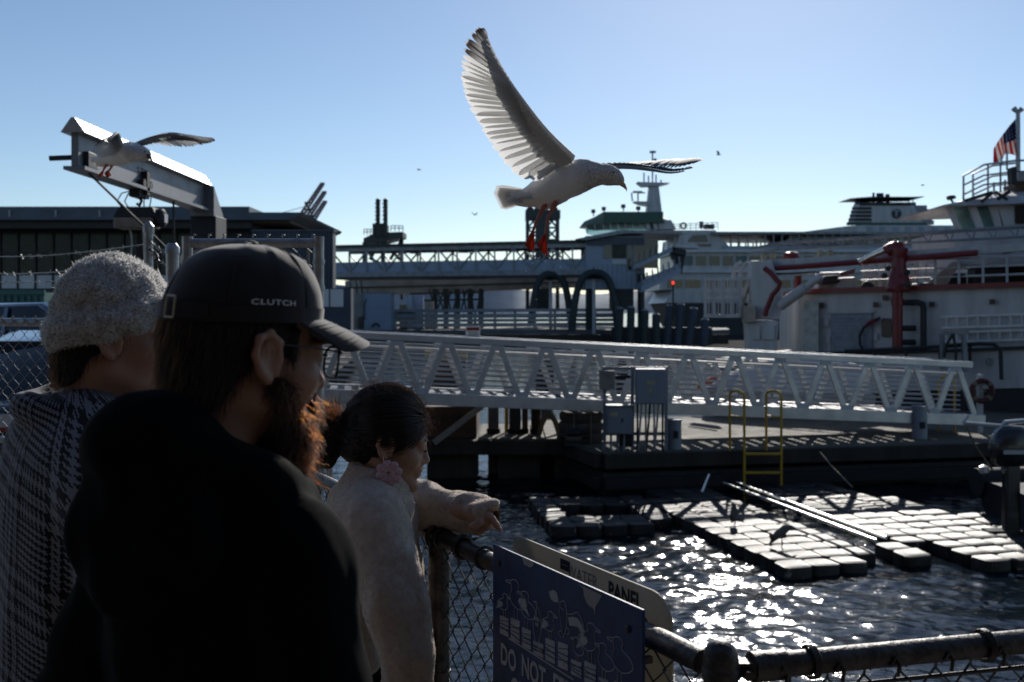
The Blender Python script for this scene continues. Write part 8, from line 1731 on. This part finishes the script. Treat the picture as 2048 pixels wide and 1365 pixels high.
    MB().tube([H(0.045, -0.092, 0.034), H(0.05, -0.097, 0.015), H(0.047, -0.103, -0.005)], [0.002, 0.003, 0.002], 8).build('hair_clip', mat('pearl_clip', (0.5, 0.46, 0.42), 0.35, var=0.2, scale=200), ho)
    # crocheted flower earring
    ce = H(0.090, 0.004, -0.037) + Vector((0.006, -0.006, -0.032)); s = Sdf(np.array(ce) - (0.04, 0.014, 0.04), np.array(ce) + (0.04, 0.014, 0.04), 0.0012)
    for k in range(8): a = 2 * math.pi * k / 8 + 0.2; rr = 0.0225 + 0.0018 * math.sin(3 * k); s.ell((ce.x + rr * math.cos(a), ce.y, ce.z + rr * math.sin(a)), (0.0105, 0.0062, 0.0105), 0.003); s.con((ce.x + 0.009 * math.cos(a), ce.y, ce.z + 0.009 * math.sin(a)), (ce.x + 0.016 * math.cos(a), ce.y, ce.z + 0.016 * math.sin(a)), 0.0055, 0.006, 0.003)
    s.con((ce.x, ce.y - 0.02, ce.z), (ce.x, ce.y + 0.02, ce.z), 0.0035, 0.0035, 0.002, 'sub'); v, f = s.extract(); v = relax(v, f, 1); v = v + vnormals(v, f) * (np.abs(vnoise(v, 330, 2)) * 0.0022 - 0.0008)[:, None]
    eo = link('earring', np_mesh('earring', v, f, True, BASE[t]), mat('pink_yarn', (0.74, 0.48, 0.52), 0.9, var=0.15, scale=200, bump=0.6, bscale=600), t); MB().tube([H(0.086, -0.004, -0.034), H(0.090, -0.005, -0.030), H(0.090, -0.003, -0.042), ce + Vector((0, 0, 0.024))], 0.0007, 6).build('ear_hook', M_chrome, eo)
    # drawn thin straw-like cord by the chin
    # fleece jacket
    s = Sdf(np.array(W(600, 1460, 2.52)) + (0, -0.42, 0), np.array(W(990, 905, 2.52)) + (0, 0.36, 0), 0.006); RI = np.eye(3)
    s.ell(W(735, 1075), (0.098, 0.150, 0.150), 0.05); s.ell(W(722, 1195), (0.098, 0.155, 0.150), 0.06); s.ell(W(728, 1015), (0.078, 0.125, 0.075), 0.05); s.ell(W(735, 1285), (0.092, 0.155, 0.06), 0.05)
    s.con(W(742, 1030, 2.39), W(742, 1020, 2.66), 0.075, 0.072, 0.05); s.ell(W(775, 1075, 2.55), (0.07, 0.12, 0.11), 0.05); s.ell(W(800, 1180, 2.58), (0.07, 0.10, 0.12), 0.05); s.ell(W(790, 1255, 2.58), (0.075, 0.10, 0.07), 0.04)
    s.chain([W(752, 1040, 2.36), W(782, 1120, 2.325), W(803, 1215, 2.30), W(812, 1300, 2.29), W(806, 1420, 2.30)], [0.072, 0.072, 0.071, 0.066, 0.055], 0.005)
    s.chain([W(775, 1005, 2.66), W(845, 1010, 2.665), W(893, 1016, 2.62), W(940, 1021, 2.545), W(970, 1028, 2.49)], [0.066, 0.056, 0.052, 0.045, 0.036], 0.03)
    s.ell(W(925, 1030, 2.56), (0.05, 0.04, 0.038), 0.03)
    s.con(W(748, 1000, 2.51), W(757, 952, 2.505), 0.092, 0.079, 0.03); s.con(W(755, 975, 2.505), W(770, 900, 2.50), 0.064, 0.074, 0.006, 'sub'); s.con(W(969, 1029, 2.49), W(1010, 1046, 2.43), 0.023, 0.028, 0.006, 'sub')
    s.cut_below(W(720, 1297), (-0.18, 0, 1)) if False else None
    ha, hb = W(690, 1295), W(760, 1312)
    def lower(X, Y, Z): return np.maximum((W(0, 1300).z - Z) + 0 * X + 0 * Y, (X - W(756, 0).x) + 0 * Y + 0 * Z) * 0 + np.maximum(Z - (W(0, 1300).z - 0.28 * (X - W(690, 0).x)), np.maximum(X - W(800, 0).x, -(Y - 2.395))) + 0 * Y
    v0 = s.W((0, 0, 0)); s._op(np.array(W(560, 1500, 2.52)) + (0, -0.5, 0), np.array(W(800, 1280, 2.52)) + (0, 0.5, 0), 0.02, lower, 'sub')
    fo, fv, ff = sdf_obj('fleece_jacket', s, M_fleece, t, 2, [(6, 0.016, 2, 11, (1, 1, 0.5)), (15, 0.012, 2, 12, (1.0, 1.0, 0.4)), (130, 0.0016, 2, 13, (1, 1, 1))])
    p, n = sample(fv, ff, 75000, RNG, lambda c, nn: (nn[:, 1] < 0.45).astype(float) + 0.15); fuzz('fleece_fuzz', p, n, 0.0015, 0.0035, 0.00055, M_ffuzz, fo, RNG, 0.7)
    B = frame_fn(bx, by, 75); legs(t, B, 0.74, 0.9)
    # the hand on the near side, below the sleeve
    hs = Sdf(np.array(W(770, 1560, 2.3)) - (0.02, 0.08, 0.02), np.array(W(870, 1390, 2.3)) + (0.02, 0.08, 0.02), 0.004); hs.chain([W(806, 1410, 2.30), W(808, 1450, 2.30), W(812, 1480, 2.30)], [0.026, 0.03, 0.026], 0.02)
    for k in range(4): hs.chain([W(806 + 2 * k, 1480, 2.275 + 0.018 * k), W(812 + k, 1515, 2.275 + 0.018 * k), W(822 - k, 1540 - 4 * abs(k - 1), 2.278 + 0.017 * k)], [0.0095, 0.0085, 0.0075], 0.005)
    hs.chain([W(820, 1455, 2.275), W(834, 1480, 2.27), W(836, 1505, 2.272)], [0.011, 0.0095, 0.008], 0.008); sdf_obj('hand', hs, M_skin3, t, 1)
girl()
